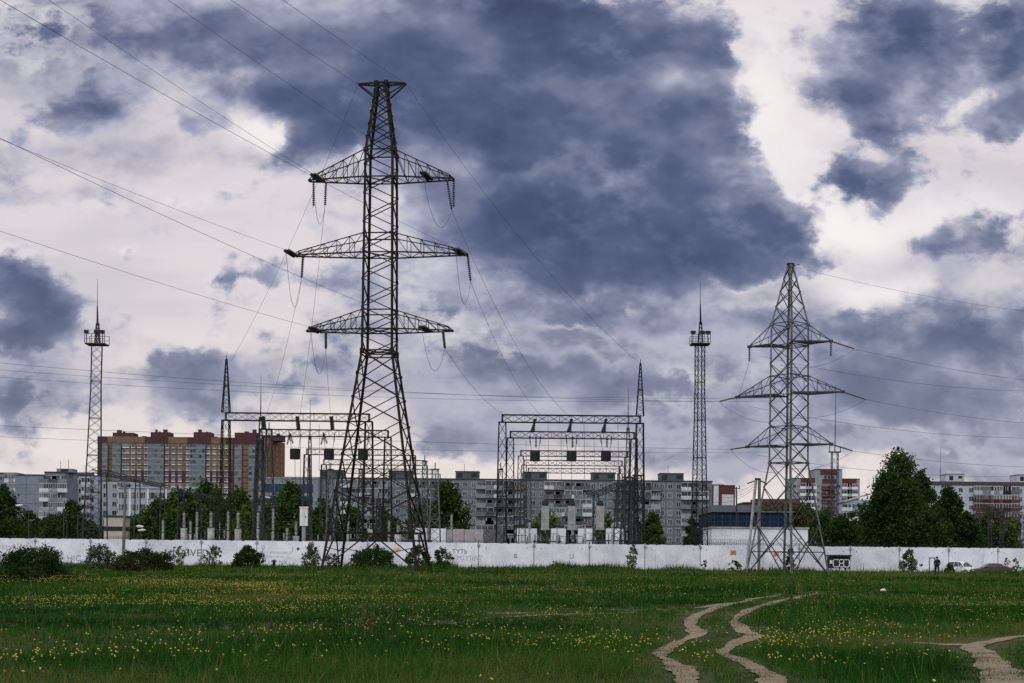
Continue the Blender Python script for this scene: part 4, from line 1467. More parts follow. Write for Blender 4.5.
# ------------------------------------------------------------------ floodlight masts
def flood_mast(label, px_top, px_bot, D, y_bot, y_plat, y_spike, y_tip, wt, wb, mat_, full=True, group='lattice floodlight masts'):
    base = P(px_bot, y_bot, D); base.z = gz(base.x, D)
    plat = P(px_top, y_plat, D)
    t = thing('lattice_mast', label, 'mast', base, group)
    m = MB()
    x = base.x
    def c(k, f):
        h = (wb + (wt - wb) * min(1, f * 1.25)) / 2
        sx, sy = Pylon.SG[k % 4]
        a, b = rot2(sx * h, sy * h, 0.3)
        return Vector((x + (plat.x - x) * f + a, D + b, base.z + (plat.z - base.z) * f))
    n = 24
    for k in range(4):
        m.bar(c(k, 0), c(k, 0.8), 0.10); m.bar(c(k, 0.8), c(k, 1), 0.10)
    for i in range(n):
        for k in range(4):
            m.bar(c(k, i / n), c(k + 1, (i + 1) / n), 0.034); m.bar(c(k + 1, i / n), c(k, (i + 1) / n), 0.034)
        if i % 4 == 0:
            for k in range(4): m.bar(c(k, i / n), c(k + 1, i / n), 0.07)
    m.build('shaft', [mat_], t, base)
    m = MB()
    pw = 1.15
    m.box((plat.x, D, plat.z), (pw * 2, 1.8, 0.16))
    for sx in (-1, -.33, .33, 1):
        for sy in (-1, 1):
            m.bar((plat.x + sx * pw, D + sy * .95, plat.z), (plat.x + sx * pw, D + sy * .95, plat.z + 1.1), 0.05)
    for zz in (0.55, 1.1):
        for sy in (-1, 1):
            m.bar((plat.x - pw, D + sy * .95, plat.z + zz), (plat.x + pw, D + sy * .95, plat.z + zz), 0.05)
    m.build('platform', [mat_], t, base)
    for sx in (-0.85, 0.15, 0.75):
        m = MB()
        cx = plat.x + sx * pw
        m.bar((cx, D - .8, plat.z), (cx, D - .8, plat.z + 1.25), 0.07)
        m.box((cx, D - .9, plat.z + 1.35), (0.55, 0.4, 0.34), 0, 0.3)
        m.build('floodlight', [BLACK], t, base)
    m = MB()
    sp = P(px_top + .3, y_spike, D)
    lattice_post(m, plat.x + 0.05, D, plat.z, plat.z + (sp.z - plat.z) * 0.55, 0.55, 0.25, 0.07, 0.04, 6)
    m.tube([(plat.x + .05, D, plat.z + (sp.z - plat.z) * 0.5), (sp.x, D, sp.z)], [0.14, 0.07], 6)
    tip = P(px_top + 0.5, y_tip, D)
    m.tube([sp, tip], [0.04, 0.02], 5)
    m.build('lightning_rod', [mat_], t, base)
    return t


flood_mast('tall thin lattice mast with floodlight platform by the yellow and purple apartment block', 97, 91.5, 165, 545, 344.5, 306, 279, 1.15, 2.25, GALVD)
flood_mast('tall thin lattice mast with floodlight platform between the right gantry and the cornerwise pylon', 700, 699.5, 175, 545, 344.5, 304, 283, 0.9, 1.65, STEEL2)

# thin whips and masts rising out of the yard
def whip(label, px, y0, y1, D, r0=0.16, lat=True):
    a, b = P(px, y0, D), P(px + (y0 - y1) * .0095, y1, D)
    a.z = 0.65
    t = thing('lightning_mast', label, 'mast', a, 'slender lightning rods of the substation')
    m = MB()
    k = 0.78
    lattice_post(m, a.x, D, a.z, a.z + (b.z - a.z) * k, 1.0, 0.35, 0.08, 0.04, 16)
    m.build('shaft', [GALVD], t, a)
    m = MB()
    m.tube([(a.x, D, a.z + (b.z - a.z) * (k - .02)), (b.x, D, b.z)], [0.1, 0.02], 6)
    m.build('rod', [GALVD], t, a)


whip('slender lightning rod standing behind the left gantry row, beside its second beam', 259.5, 540, 375, 200)
whip('slender lightning rod seen between the left gantry and the tall pylon leg', 309, 540, 400, 225)
whip('slender lightning rod behind the right end of the right gantry row', 627, 540, 388, 210)
# ------------------------------------------------------------------ the white precast wall
WALL_D0, WALL_D1 = 154.0, 154.0


def wall_line(px):
    """point on the wall's front face line seen at a pixel column"""
    if px <= 712: D = WALL_D0
    elif px >= 800: D = WALL_D1
    else: D = WALL_D0 + (WALL_D1 - WALL_D0) * (px - 712) / 88.0
    q = P(px, 556, D)
    return Vector((q.x, D, 0))


def wall_top(px):
    y = 538.0 + 10.3 * px / 1024.0
    D = wall_line(px).y
    return P(px, y, D).z


seams = [478.5 + 55.4 * k for k in range(-12, 5)] + [748, 799] + [850 + 49.2 * k for k in range(0, 8)]
wl = thing('precast_wall', 'long white concrete wall beyond the meadow, with graffiti and barbed wire on top', 'wall', (wall_line(512).x, WALL_D0, 0.4))
POSTM = mat('grey wall post', (0.33, 0.33, 0.35), 0.9, 0, 0.4, 2.0)
for i, (a, b) in enumerate(zip(seams[:-1], seams[1:])):
    A, B = wall_line(a), wall_line(b)
    d = (B - A).normalized(); n = Vector((d.y, -d.x, 0))
    gap = 0.05
    A2, B2 = A + d * gap, B - d * gap
    za, zb = wall_top(a), wall_top(b)
    m = MB()
    # slab: front face cut with small top chips
    K = 24
    tops = []
    for k in range(K + 1):
        f = k / K
        tops.append(za + (zb - za) * f - (rng.uniform(0, 0.10) if rng.random() < 0.25 else rng.uniform(0, 0.02)))
    for k in range(K):
        p, q = A2.lerp(B2, k / K), A2.lerp(B2, (k + 1) / K)
        z0 = 0.1
        f0, f1 = p + n * 0.09, q + n * 0.09
        r0, r1 = p - n * 0.09, q - n * 0.09
        v = lambda u, z: (u.x, u.y, z)
        m.face([v(f0, z0), v(f1, z0), v(f1, tops[k + 1]), v(f0, tops[k])])
        m.face([v(r1, z0), v(r0, z0), v(r0, tops[k]), v(r1, tops[k + 1])])
        m.face([v(f0, tops[k]), v(f1, tops[k + 1]), v(r1, tops[k + 1]), v(r0, tops[k])])
    for u in (A2, B2):
        m.face([(u.x + n.x * .09, u.y + n.y * .09, .1), (u.x - n.x * .09, u.y - n.y * .09, .1), (u.x - n.x * .09, u.y - n.y * .09, za), (u.x + n.x * .09, u.y + n.y * .09, za)])
    # lifting holes and drain slots
    for f in (0.12, 0.88):
        c = A2.lerp(B2, f) + n * 0.093
        m.box((c.x, c.y, za - 0.55), (0.09, 0.02, 0.09), 1, math.atan2(d.y, d.x))
    m.build('wall_panel', [WALLP, CONCD], wl, wl.location)
    m = MB()
    zz = wall_top(a)
    c = A - n * 0.10
    m.box((c.x, c.y, (zz + .2) / 2), (0.15, 0.24, zz + .05), 0, math.atan2(d.y, d.x))
    m.box((A.x + n.x * .1, A.y + n.y * .1, zz - 0.22), (0.26, 0.28, 0.24), 0, math.atan2(d.y, d.x))
    m.build('wall_post', [POSTM], wl, wl.location)
m = MB()
for i, (a, b) in enumerate(zip(seams[:-1], seams[1:])):
    A, B = wall_line(a), wall_line(b)
    for f in (0, 0.5):
        c = A.lerp(B, f); z = wall_top(a + (b - a) * f)
        m.bar((c.x, c.y, z - 0.1), (c.x, c.y - 0.12, z + 0.3), 0.04)
    for j in range(3):
        zz = 0.08 + 0.1 * j
        N_ = 40
        pts = []
        for k in range(N_ + 1):
            f = k / N_
            c = A.lerp(B, f); z = wall_top(a + (b - a) * f)
            pts.append((c.x, c.y - 0.04 * j, z + zz - 0.05 * math.sin(math.pi * ((f * 2) % 1)) + rng.uniform(-.012, .012)))
            if k % 2 == 0:
                m.bar((c.x - .03, c.y - .04 * j, pts[-1][2] - .035), (c.x + .03, c.y - .04 * j, pts[-1][2] + .035), 0.014)
        m.tube(pts, 0.012, 4)
m.build('barbed_wire', [STEEL2], wl, wl.location)


def graffiti(text, px, py, hpx, m_, label, D=None, italic=0.0, stretch=1.0, bold=0.0):
    w = wall_line(px)
    A, B = wall_line(px - 5), wall_line(px + 5)
    d = (B - A).normalized()
    cu = bpy.data.curves.new('graffiti', 'FONT')
    cu.body = text; cu.size = hpx / F * w.y * 1.4; cu.align_x = 'LEFT'; cu.shear = italic; cu.space_character = 1.05; cu.offset = bold
    o = bpy.data.objects.new('tmp_text', cu)
    me = bpy.data.meshes.new_from_object(o)
    bpy.data.objects.remove(o)
    q = P(px, py, w.y)
    ob = bpy.data.objects.new('graffiti', me)
    me.materials.clear(); me.materials.append(m_)
    COL.objects.link(ob); ob.parent = wl
    n = Vector((d.y, -d.x, 0))
    pos = Vector((q.x, w.y, q.z)) + n * 0.096
    ob.matrix_local = Matrix.Translation(pos - wl.location) @ Matrix.Rotation(math.atan2(d.y, d.x), 4, 'Z') @ Matrix.Rotation(R(90), 4, 'X') @ Matrix.Diagonal((stretch, 1, 1, 1))
    ob['label'] = label
    return ob


SPRAYB = mat('black spray paint', (0.10, 0.10, 0.11), 0.8, 0, 0.5, 6.0)
SPRAYG = mat('faded grey spray paint', (0.42, 0.42, 0.45), 0.8, 0, 0.4, 6.0)
SPRAYBL = mat('blue spray paint', (0.22, 0.26, 0.38), 0.8, 0, 0.4, 6.0)
SPRAYR = mat('red spray paint', (0.45, 0.26, 0.28), 0.8, 0, 0.4, 6.0)
graffiti('UNAIVED', 165, 556, 7.2, SPRAYB, 'large black spray painted letters', stretch=1.0)
graffiti('HIC', 67, 561, 6, SPRAYBL, 'pale blue painted letters')
graffiti('KMC', 2, 549, 4.0, SPRAYG, 'small faded grey letters')
graffiti('ATA', 13, 547, 3.6, SPRAYR, 'small faded red letters')
graffiti('V', 261.5, 550.5, 4.2, SPRAYBL, 'blue letter V'); graffiti('I', 292, 551.5, 5, SPRAYBL, 'blue letter I')
graffiti('NX', 279, 564, 4, SPRAYBL, 'pale blue letters near the grass')
graffiti('ezzvorzen zi', 270, 553.5, 3.0, SPRAYG, 'line of small faded grey writing'); graffiti('nozremorp', 266, 557.5, 2.6, SPRAYG, 'line of small faded grey writing')
graffiti('\u2022', 256.5, 558, 9, SPRAYB, 'black painted dot'); graffiti('\u2022', 296, 553.2, 9, SPRAYB, 'black painted dot')
graffiti('TYTb', 452, 553.5, 4.6, SPRAYB, 'small black sprayed letters'); graffiti('(M)YIINI', 453, 560.5, 5.4, SPRAYG, 'grey sprayed letters', italic=0.2)
graffiti('B', 513.8, 558, 4.2, SPRAYB, 'black letter B'); graffiti('U', 569.3, 558.5, 4.6, SPRAYB, 'black letter U')
graffiti('\u0429', 553, 566, 4, SPRAYG, 'faint grey scrawl')


def plate(name, label, px, py, w, h, m1, m2, arrow=False, t=0.03):
    l = wall_line(px); A, B = wall_line(px - 5), wall_line(px + 5)
    d = (B - A).normalized(); n = Vector((d.y, -d.x, 0))
    q = P(px, py, l.y)
    c = Vector((l.x, l.y, q.z)) + n * 0.115
    tt = thing(name, label, 'sign', c, None)
    a = math.atan2(d.y, d.x)
    m = MB()
    if arrow:
        k = 0.004
        pts = [(-.5, -.2), (.1, -.2), (.1, -.5), (.55, 0), (.1, .5), (.1, .2), (-.5, .2)]
        f = [Vector((c.x, c.y, c.z)) + d * (p_[0] * w) + Vector((0, 0, p_[1] * h)) for p_ in pts]
        m.face([v + n * .015 for v in f]); m.face([v - n * .005 for v in reversed(f)])
        for i in range(len(f)):
            v0, v1 = f[i], f[(i + 1) % len(f)]
            m.face([v0 - n * .005, v1 - n * .005, v1 + n * .015, v0 + n * .015])
        m.build('board', [m1], tt, c)
    else:
        m.box(c, (w, t, h), 0, a)
        m.build('board', [m1], tt, c)
        m = MB()
        cc = c + n * (t / 2 + .004)
        for f in (-.3, -.05, .2):
            m.box((cc.x, cc.y, cc.z + f * h), (w * 0.78, 0.004, h * 0.11), 0, a)
        m.build('lettering', [m2], tt, c)
    return tt


OCHRE = mat('ochre sign paint', (0.52, 0.26, 0.10), 0.6, 0, 0.15, 3.0)
OCHRE2 = mat('dark sign lettering', (0.20, 0.09, 0.05), 0.6)
YEL = mat('yellow sign paint', (0.62, 0.34, 0.05), 0.6, 0, 0.15, 3.0)
plate('warning_sign', 'small ochre warning plate on the white wall left of the cornerwise pylon', 733, 552.5, 0.64, 0.46, OCHRE, OCHRE2)
plate('warning_sign', 'small ochre warning plate on the white wall seen through the legs of the cornerwise pylon', 776, 554.3, 0.56, 0.38, OCHRE, OCHRE2)
plate('arrow_sign', 'yellow arrow shaped plate on the white wall seen through the tall pylon base', 397, 549.5, 0.72, 0.62, YEL, YEL, True)
# dark cowl in front of the wall
o_ = P(274, 565, 151)
t = thing('vent_cowl', 'small black mushroom vent standing in front of the graffiti wall', 'vent', (o_.x, 151, gz(o_.x, 151)))
m = MB(); z = t.location.z
m.tube([(o_.x, 151, z), (o_.x, 151, z + .75)], 0.16, 10); m.build('pipe', [BLACK], t, t.location)
m = MB(); m.tube([(o_.x, 151, z + .72), (o_.x, 151, z + .8), (o_.x, 151, z + .95)], [0.34, 0.32, 0.08], 12); m.build('cap', [BLACK], t, t.location)

# ------------------------------------------------------------------ substation equipment
def base_z(x, D): return 0.65


def post_insulator(px, ytop, D, ybase=None, r=0.16, label='', group='porcelain columns on posts behind the wall', base=True, cap=False):
    a = P(px, ytop, D); yb = ybase if ybase else 530
    b = P(px, yb, D)
    x = b.x
    t = thing('post_insulator', label, 'insulator', (x, D, 0.65), group)
    m = MB()
    if base:
        m.tube([(x, D, 0.6), (x, D, b.z)], r * 2.3 if base == 'drum' else r * 1.0, 12)
        m.build('base', [PORC if base == 'drum' else CONC], t, t.location)
        m = MB()
    m.insulator((x, D, b.z), (x, D, a.z), r * 1.15, max(5, int((a.z - b.z) / 0.16)), 0, 9)
    m.build('column', [PORC], t, t.location, True)
    m = MB()
    m.tube([(x, D, a.z), (x, D, a.z + .12)], r * 0.9, 8)
    m.bar((x - .25, D, a.z + .1), (x + .25, D, a.z + .1), 0.06)
    m.build('cap', [GALVD], t, t.location)
    return t


pi = [(163, 520, 533, 'thin grey, alone under the lower edge of the left trees', True), (184, 512, 528, 'on a fat white drum, leftmost of the drums', 'drum'), (190.5, 521, 534, 'short, just right of the leftmost drum', True),
      (197, 511.5, 527, 'tall and thin, between the two left drums', True), (211, 512, 528, 'on a fat white drum, second drum from the left', 'drum'), (219.5, 521, 534, 'short, right of the second drum', True),
      (228, 511, 531, 'tall, beside the dark left gantry post', True), (238, 512, 529, 'on a fat white drum, right of the dark left gantry post', 'drum'), (258, 512, 529, 'reddish, beside the paired lattice posts', True),
      (273, 508, 531, 'with a lamp like tip, left of the white cabinet', True), (287, 528, 536, 'lowest one, left of the white cabinet', True), (296, 521, 536, 'thick and bright, touching the white cabinet', 'drum'),
      (348, 514, 530, 'inside the tall pylon base at its left', True), (389, 520, 533, 'inside the tall pylon base at its middle', True), (398, 524, 534, 'white, inside the tall pylon base right of middle', 'drum'),
      (451.5, 514, 530, 'left of the pinkish wall panels', True), (529.5, 522, 533, 'left of the three tall concrete columns', True), (585, 524, 534, 'between the second and third tall concrete columns', True), (612, 523, 535, 'right of the third tall concrete column', True), (557, 527, 535, 'between the first and second tall concrete columns', True)]
for k, (px, y0, y1, words, bs) in enumerate(pi):
    post_insulator(px, y0, 160 + (k * 7) % 14, y1, 0.15 if bs is True else 0.17, f'porcelain insulator column {words}', base=bs)

# white cabinet on a post
c = P(304, 517, 160); t = thing('post_cabinet', 'white upright cabinet raised on a post left of the tall pylon', 'cabinet', (c.x, 160, .65))
m = MB(); m.box((c.x, 160, c.z), (0.86, 0.6, 2.0)); m.box((c.x, 160, c.z + 1.08), (.96, .7, .14)); m.build('housing', [WHITEP], t, t.location)
m = MB(); m.box((c.x + .05, 159.69, c.z), (.03, .02, 1.8)); m.box((c.x + .2, 159.68, c.z), (.05, .04, .3)); m.build('door_seam', [GALVD], t, t.location)
m = MB(); m.tube([(c.x, 160, .6), (c.x, 160, c.z - 1.0)], .22, 8); m.build('post', [CONC], t, t.location)
# three tall concrete columns with dark heads
for k, (px, words) in enumerate(((545, 'left one'), (571.5, 'middle one'), (600, 'right one'))):
    D = 172
    a, b = P(px, 506, D), P(px, 529, D)
    t = thing('concrete_column', f'tall pale column with a black head, {words} of three under the right gantry', 'transformer', (b.x, D, .65), 'three pale columns under the right gantry')
    m = MB(); m.box((b.x, D, (a.z + b.z) / 2), (0.92, .8, a.z - b.z)); m.box((b.x, D, b.z - 0.05), (1.1, .95, .16)); m.build('body', [CONC], t, t.location)
    m = MB(); m.tube([(b.x, D, a.z), (b.x, D, a.z + .35), (b.x, D, a.z + .45)], [.42, .42, .2], 12); m.box((b.x, D, a.z + .55), (.7, .2, .16)); m.build('head', [BLACK], t, t.location)
    m = MB()
    for s in (-.38, .38): m.bar((b.x + s, D, .6), (b.x + s, D, b.z), .14)
    m.box((b.x, D - .1, 2.9), (1.25, .7, 1.5))
    m.build('stand', [GALVD], t, t.location)
    m = MB()
    arc = [(b.x - .75 + 1.5 * i / 10, D - .5, 3.5 + .55 * math.sin(math.pi * i / 10)) for i in range(11)]
    m.tube(arc, .09, 6); m.build('arched_pipe', [STEEL2], t, t.location)
# disconnector posts: rows of short poles with crossbars
def disconnector(px, D, n, gap, H, label):
    a = P(px, 535, D)
    t = thing('disconnector', label, 'switchgear', (a.x, D, .65), 'disconnectors behind the wall')
    m = MB()
    for k in range(n):
        m.bar((a.x + k * gap, D, .6), (a.x + k * gap, D, H), .13)
    m.bar((a.x - .3, D, H), (a.x + (n - 1) * gap + .3, D, H), .16)
    m.build('frame', [GALVD], t, t.location)
    for k in range(n * 2 - 1):
        m = MB(); m.insulator((a.x + k * gap / 2, D, H), (a.x + k * gap / 2, D, H + .95), .12, 6)
        m.build('insulator', [PORC if k % 2 else PORCB], t, t.location, True)
    m = MB(); m.tube([(a.x, D, H + 1), (a.x + (n - 1) * gap, D, H + 1.05)], .035, 5); m.build('blade', [GALVD], t, t.location)


for k, (px, D, n, gap, H, words) in enumerate(((176, 170, 3, 1.5, 3.6, 'under the trees left of the gantries'), (205, 176, 3, 1.6, 4.2, 'behind the second white drum'), (266, 178, 3, 1.5, 4.0, 'between the left gantry posts'),
        (312, 175, 3, 1.5, 3.7, 'right of the white cabinet'), (345, 190, 4, 1.6, 4.5, 'inside the left half of the tall pylon base'), (395, 182, 4, 1.5, 4.2, 'inside the right half of the tall pylon base'),
        (505, 178, 3, 1.4, 3.9, 'at the foot of the right gantry left post'), (535, 190, 3, 1.6, 4.4, 'behind the left pale column'), (560, 186, 3, 1.5, 4.0, 'behind the middle pale column'), (585, 192, 4, 1.6, 4.6, 'behind the right pale column'), (622, 176, 3, 1.2, 4.4, 'at the foot of the right gantry right post'))):
    disconnector(px, D, n, gap, H, f'steel disconnector frame with porcelain posts {words}')

# tapering thin lattice stands (pale) around the tall pylon's right foot and the right gantry
G_STAND = 'pale lattice stands of the yard'
for k, (px, y0, D, w, words) in enumerate(((434.5, 470, 190, 1.9, 'right of the tall pylon, against the round tree'), (424, 462, 205, 1.4, 'touching the right leg of the tall pylon'), (330, 470, 190, 1.3, 'left of the tall pylon legs'),
        (628, 478, 172, 2.4, 'left of the right gantry post, tangled and dark'), (637, 476, 174, 2.2, 'just inside the right gantry post'), (619, 486, 180, 1.8, 'leftmost of the tangle by the right gantry post'), (268, 430, 178, 1.7, 'paired beside the second left gantry'), (258, 440, 172, 1.5, 'just left of the second left gantry'),
        (500, 470, 195, 1.2, 'against the grey block left of the right gantry'), (522, 480, 200, 1.2, 'under the third right gantry beam'), (360, 470, 200, 1.1, 'in the middle of the tall pylon base'), (378, 500, 178, 1.0, 'low one in the middle of the tall pylon base'))):
    a = P(px, y0, D); x = P(px, 540, D).x
    t = thing('lattice_stand', f'lattice stand {words}', 'lattice post', (x, D, .65), G_STAND)
    m = MB(); lattice_post(m, x, D, .65, a.z, w, w * .38, .08, .032, 12); m.build('shaft', [GALV if k < 3 else GALVD], t, t.location)
    m = MB(); m.box((x, D, a.z + .08), (w * .6, .6, .16)); m.insulator((x, D, a.z + .1), (x, D, a.z + 1.0), .11, 6); m.build('head', [GALVD], t, t.location)


# receding lattice bus beams on posts
def bus(pxa, ya, Da, pxb, yb, Db, n, label):
    a, b = P(pxa, ya, Da), P(pxb, yb, Db)
    t = thing('bus_bridge', label, 'bus bridge', ((a.x + b.x) / 2, (Da + Db) / 2, .65), 'raised bus bridges')
    m = MB(); lattice_beam(m, a, b, .32, 1.3, .08, .03, 14); m.build('beam', [GALVD], t, t.location)
    for k in range(n):
        f = (k + .15) / (n - .7) if n > 1 else .5
        p_ = a.lerp(b, min(1, f))
        m = MB()
        for s in (-.5, .5):
            m.bar((p_.x + s, p_.y, .6), (p_.x + s * .6, p_.y, p_.z), .11)
        m.bar((p_.x - .5, p_.y, 3), (p_.x + .5, p_.y, 3), .08)
        m.build('leg', [GALVD], t, t.location)


bus(98, 471, 160, 166, 487, 225, 3, 'raised grey bus bridge running back from the left mast')
bus(178, 489, 170, 214, 499, 235, 3, 'raised grey bus bridge in front of the left trees')
bus(592, 496, 190, 634, 479, 166, 2, 'raised greenish bus bridge beside the right gantry post')
# inner walls and blocks of the yard
def block(name, label, cat, pxa, pxb, ytop, D, depth, m_, roof=None, z0=.5, extras=None, group=None):
    a, b = P(pxa, ytop, D), P(pxb, ytop, D)
    zt = (a.z + b.z) / 2
    t = thing(name, label, cat, ((a.x + b.x) / 2, D + depth / 2, z0), group)
    m = MB(); m.box2(a.x, b.x, D, D + depth, z0, zt); m.build('wall', [m_], t, t.location)
    if roof:
        m = MB(); m.box2(a.x - .15, b.x + .15, D - .15, D + depth + .15, zt + .003, zt + .2); m.build('roof', [roof], t, t.location)
    return t, a.x, b.x, zt


PINK = mat('pinkish grey concrete', (0.36, 0.33, 0.34), .9, 0, .3, 1.0)
for k, (a, b, y, m_, words) in enumerate(((412, 428, 528, WALLP, 'at the right leg of the tall pylon'), (431, 446, 528.5, WALLP, 'right of the tall pylon base'), (446.6, 452.5, 529.5, CONC, 'narrow grey, left of the pinkish panels'), (453, 464, 529, PINK, 'pinkish, left one'), (464.5, 483, 529.5, PINK, 'pinkish, middle one'),
        (483.6, 505, 529.5, CONCD, 'dark grey'), (517, 537, 528.5, WALLP, 'white, left of the left pale column'), (551, 566, 528.5, WALLP, 'white, between the left and middle pale columns'), (578, 593, 528.5, WALLP, 'white, between the middle and right pale columns'), (606, 625, 528.5, WALLP, 'white, right of the right pale column'))):
    D = 205
    p, q = P(a, y, D), P(b, y, D)
    m = MB(); m.box2(p.x, q.x, D, D + .25, .4, (p.z + q.z) / 2)
    tag(m.build('fire_wall', [m_], None, (p.x, D, .5)), f'low inner yard wall slab {words}', 'wall slab', 'low inner wall slabs of the yard')
t, xa, xb, zt = block('white_shed', 'long plain white flat roofed shed behind the wall by the cornerwise pylon', 'shed', 712, 808, 528.6, 182, 9, WALLP, CONC, .5)
# coil of razor wire lying on the wall in front of it
m = MB(); pts = []
for i in range(340):
    f = i / 339; px = 706 + 58 * f; A = wall_line(px); a = f * 2 * math.pi * 26
    pts.append((A.x + .12 * math.sin(a * 1), A.y + .1 * math.sin(a), wall_top(px) + .35 + .3 * math.cos(a)))
m.tube(pts, .014, 4)
tag(m.build('razor_wire_coil', [GALVD], None, pts[0]), 'coil of razor wire along the wall top before the white shed', 'razor wire')
# lamp posts and other poles
def pole(name, label, cat, px0, y0, px1, y1, D, r0, r1, m_, z0=None, extra=None, group=None):
    a, b = P(px0, y0, D), P(px1, y1, D)
    if z0 is not None: a.z = z0
    t = thing(name, label, cat, a, group)
    m = MB(); m.tube([a, b], [r0, r1], 9); m.build('pole', [m_], t, a)
    if extra: extra(t, a, b)
    return t


def lamp_arm(dx, dz=0.25, white=True):
    def f(t, a, b):
        m = MB(); m.tube([b, b + Vector((dx * .5, 0, dz)), b + Vector((dx, 0, dz + .1))], .05, 6); m.build('arm', [GALVD], t, a)
        m = MB(); e = b + Vector((dx, 0, dz + .1)); s = 1 if dx > 0 else -1
        m.tube([e, e + Vector((s * .3, -.1, .0)), e + Vector((s * .9, -.15, -.05))], [.06, .17, .1], 8); m.build('lamp_head', [WHITEP], t, a)
    return f


def insul_top(t, a, b):
    m = MB(); m.bar(b + Vector((-.5, 0, -.2)), b + Vector((.5, 0, -.2)), .1)
    for s in (-.45, .45): m.insulator(b + Vector((s, 0, -.15)), b + Vector((s, 0, .25)), .08, 3)
    m.build('crossbar', [STEEL2], t, a)


pole('utility_pole', 'leaning weathered grey wooden pole before the white wall, among the left bushes', 'pole', 123.2, 560, 125.3, 485, 150, .19, .14, WOOD, extra=insul_top)
pole('yard_lamp', 'low yard lamp with white head pointing left, left one of the pair over the wall', 'lamp', 128, 545, 129, 529, 175, .07, .05, GALVD, z0=.6, extra=lamp_arm(.9))
pole('yard_lamp', 'low yard lamp with white head, right one of the pair over the wall', 'lamp', 154, 545, 153, 533, 175, .07, .05, GALVD, z0=.6, extra=lamp_arm(-.9))
pole('yard_lamp', 'tall pale yard lamp with arm slanting right beside the left gantry posts', 'lamp', 246, 545, 245, 505, 185, .09, .06, GALVD, z0=.6, extra=lamp_arm(2.4, .9))
pole('yard_lamp', 'thin dark yard lamp standing by the left edge trees', 'lamp', 28.5, 545, 29, 508, 190, .09, .06, GALVD, z0=.6, extra=lamp_arm(-.8))
pole('steel_post', 'plain grey steel post under the dark tree left of the mast', 'post', 63.5, 545, 64, 512, 188, .10, .08, GALVD, z0=.6, group='plain posts over the wall')
pole('steel_post', 'shorter plain grey steel post right beside the taller one under the dark tree', 'post', 66.6, 545, 67, 524, 188, .08, .07, GALVD, z0=.6, group='plain posts over the wall')


def boom(t, a, b):
    m = MB(); m.bar(b + Vector((0, 0, -.1)), b + Vector((1.75, 0, -1.2)), .09); m.bar(b + Vector((-.1, 0, -2.1)), b + Vector((1.9, 0, -1.25)), .09); m.build('stay', [GALVD], t, a)


pole('stayed_post', 'post with two pale slanting stays left of the tall mast foot', 'post', 77, 545, 78, 514, 172, .09, .07, GALVD, z0=.6, extra=boom)
# small cream booth behind the wall
t, xa, xb, zt = block('yard_booth', 'small cream coloured booth with grey base right of the left mast foot', 'booth', 104, 123.5, 517, 180, 3, mat('cream booth panels', (0.40, 0.38, 0.30), .8, 0, .15, 1.), ROOFD, .5)
m = MB(); m.box2(xa - .02, xb + .02, 179.95, 183.05, zt - 1.75, zt - 1.2); m.build('dark_band', [BLACK], t, t.location)
# twin concrete strut pole
a, b = P(757.5, 566, 152.5), P(757, 480, 152.5)
tp = thing('strut_pole', 'twin concrete pole with a leaning strut, before the wall left of the cornerwise pylon', 'pole', (a.x, 152.5, gz(a.x, 152.5)))
for px0, px1, w in ((758.8, 759.4, .24), (746.5, 756.2, .22)):
    m = MB(); q0, q1 = P(px0, 571, 152.5), P(px1, 479 if w > .23 else 478, 152.5); m.bar(q0, q1, w)
    m.build('post', [GALV if w > .23 else CONC], tp, tp.location)
m = MB(); q1 = P(757.7, 479, 152.5); m.box((q1.x, 152.5, q1.z), (.6, .3, .18)); m.bar(P(756, 500, 152.5), P(760, 500, 152.5), .1)
for s, w_ in ((-1, 0), (1, 0)): m.insulator(q1 + Vector((-.3 * s, 0, -.2)), q1 + Vector((-1.1 * s, 0.3, -.5)), .1, 6)
m.build('cap', [STEEL2], tp, tp.location)
pole('steel_post', 'tall thin post with small top bracket beside the red block, near the right mast', 'post', 737.5, 545, 736.3, 487, 196, .13, .1, GALVD, z0=.6, extra=insul_top, group='plain posts over the wall')
for (p0, p1, s, words) in (((757, 481), (736.5, 488), .5, 'upper'), ((757, 484), (716, 494), .9, 'middle'), ((757, 487), (700, 497), 1.2, 'lower')):
    wire(hang(P(p0[0], p0[1], 152.5), P(p1[0], p1[1], 196), s), f'{words} sagging wire from the twin concrete pole back to the thin post', .018)
# radio mast behind the red and white tower
a = P(834, 545, 210); t = thing('radio_mast', 'thin guyed radio mast with small platform before the red and white tower block', 'mast', (a.x, 210, .6))
m = MB(); zt = P(831, 452, 210).z; lattice_post(m, a.x, 210, .6, zt, .95, .85, .09, .035, 26); m.build('shaft', [GALVD], t, t.location)
m = MB(); m.box((a.x, 210, zt), (1.7, 1.2, .12))
for s in (-.8, .8): m.bar((a.x + s, 210, zt), (a.x + s, 210, zt + .9), .09)
m.bar((a.x - .8, 210, zt + .9), (a.x - .4, 210, zt + .9), .06); m.build('platform', [GALVD], t, t.location)
m = MB(); m.tube([(a.x, 210, zt), (a.x + .05, 210, P(831, 385, 210).z)], [.08, .03], 6); m.build('rod', [GALVD], t, t.location)
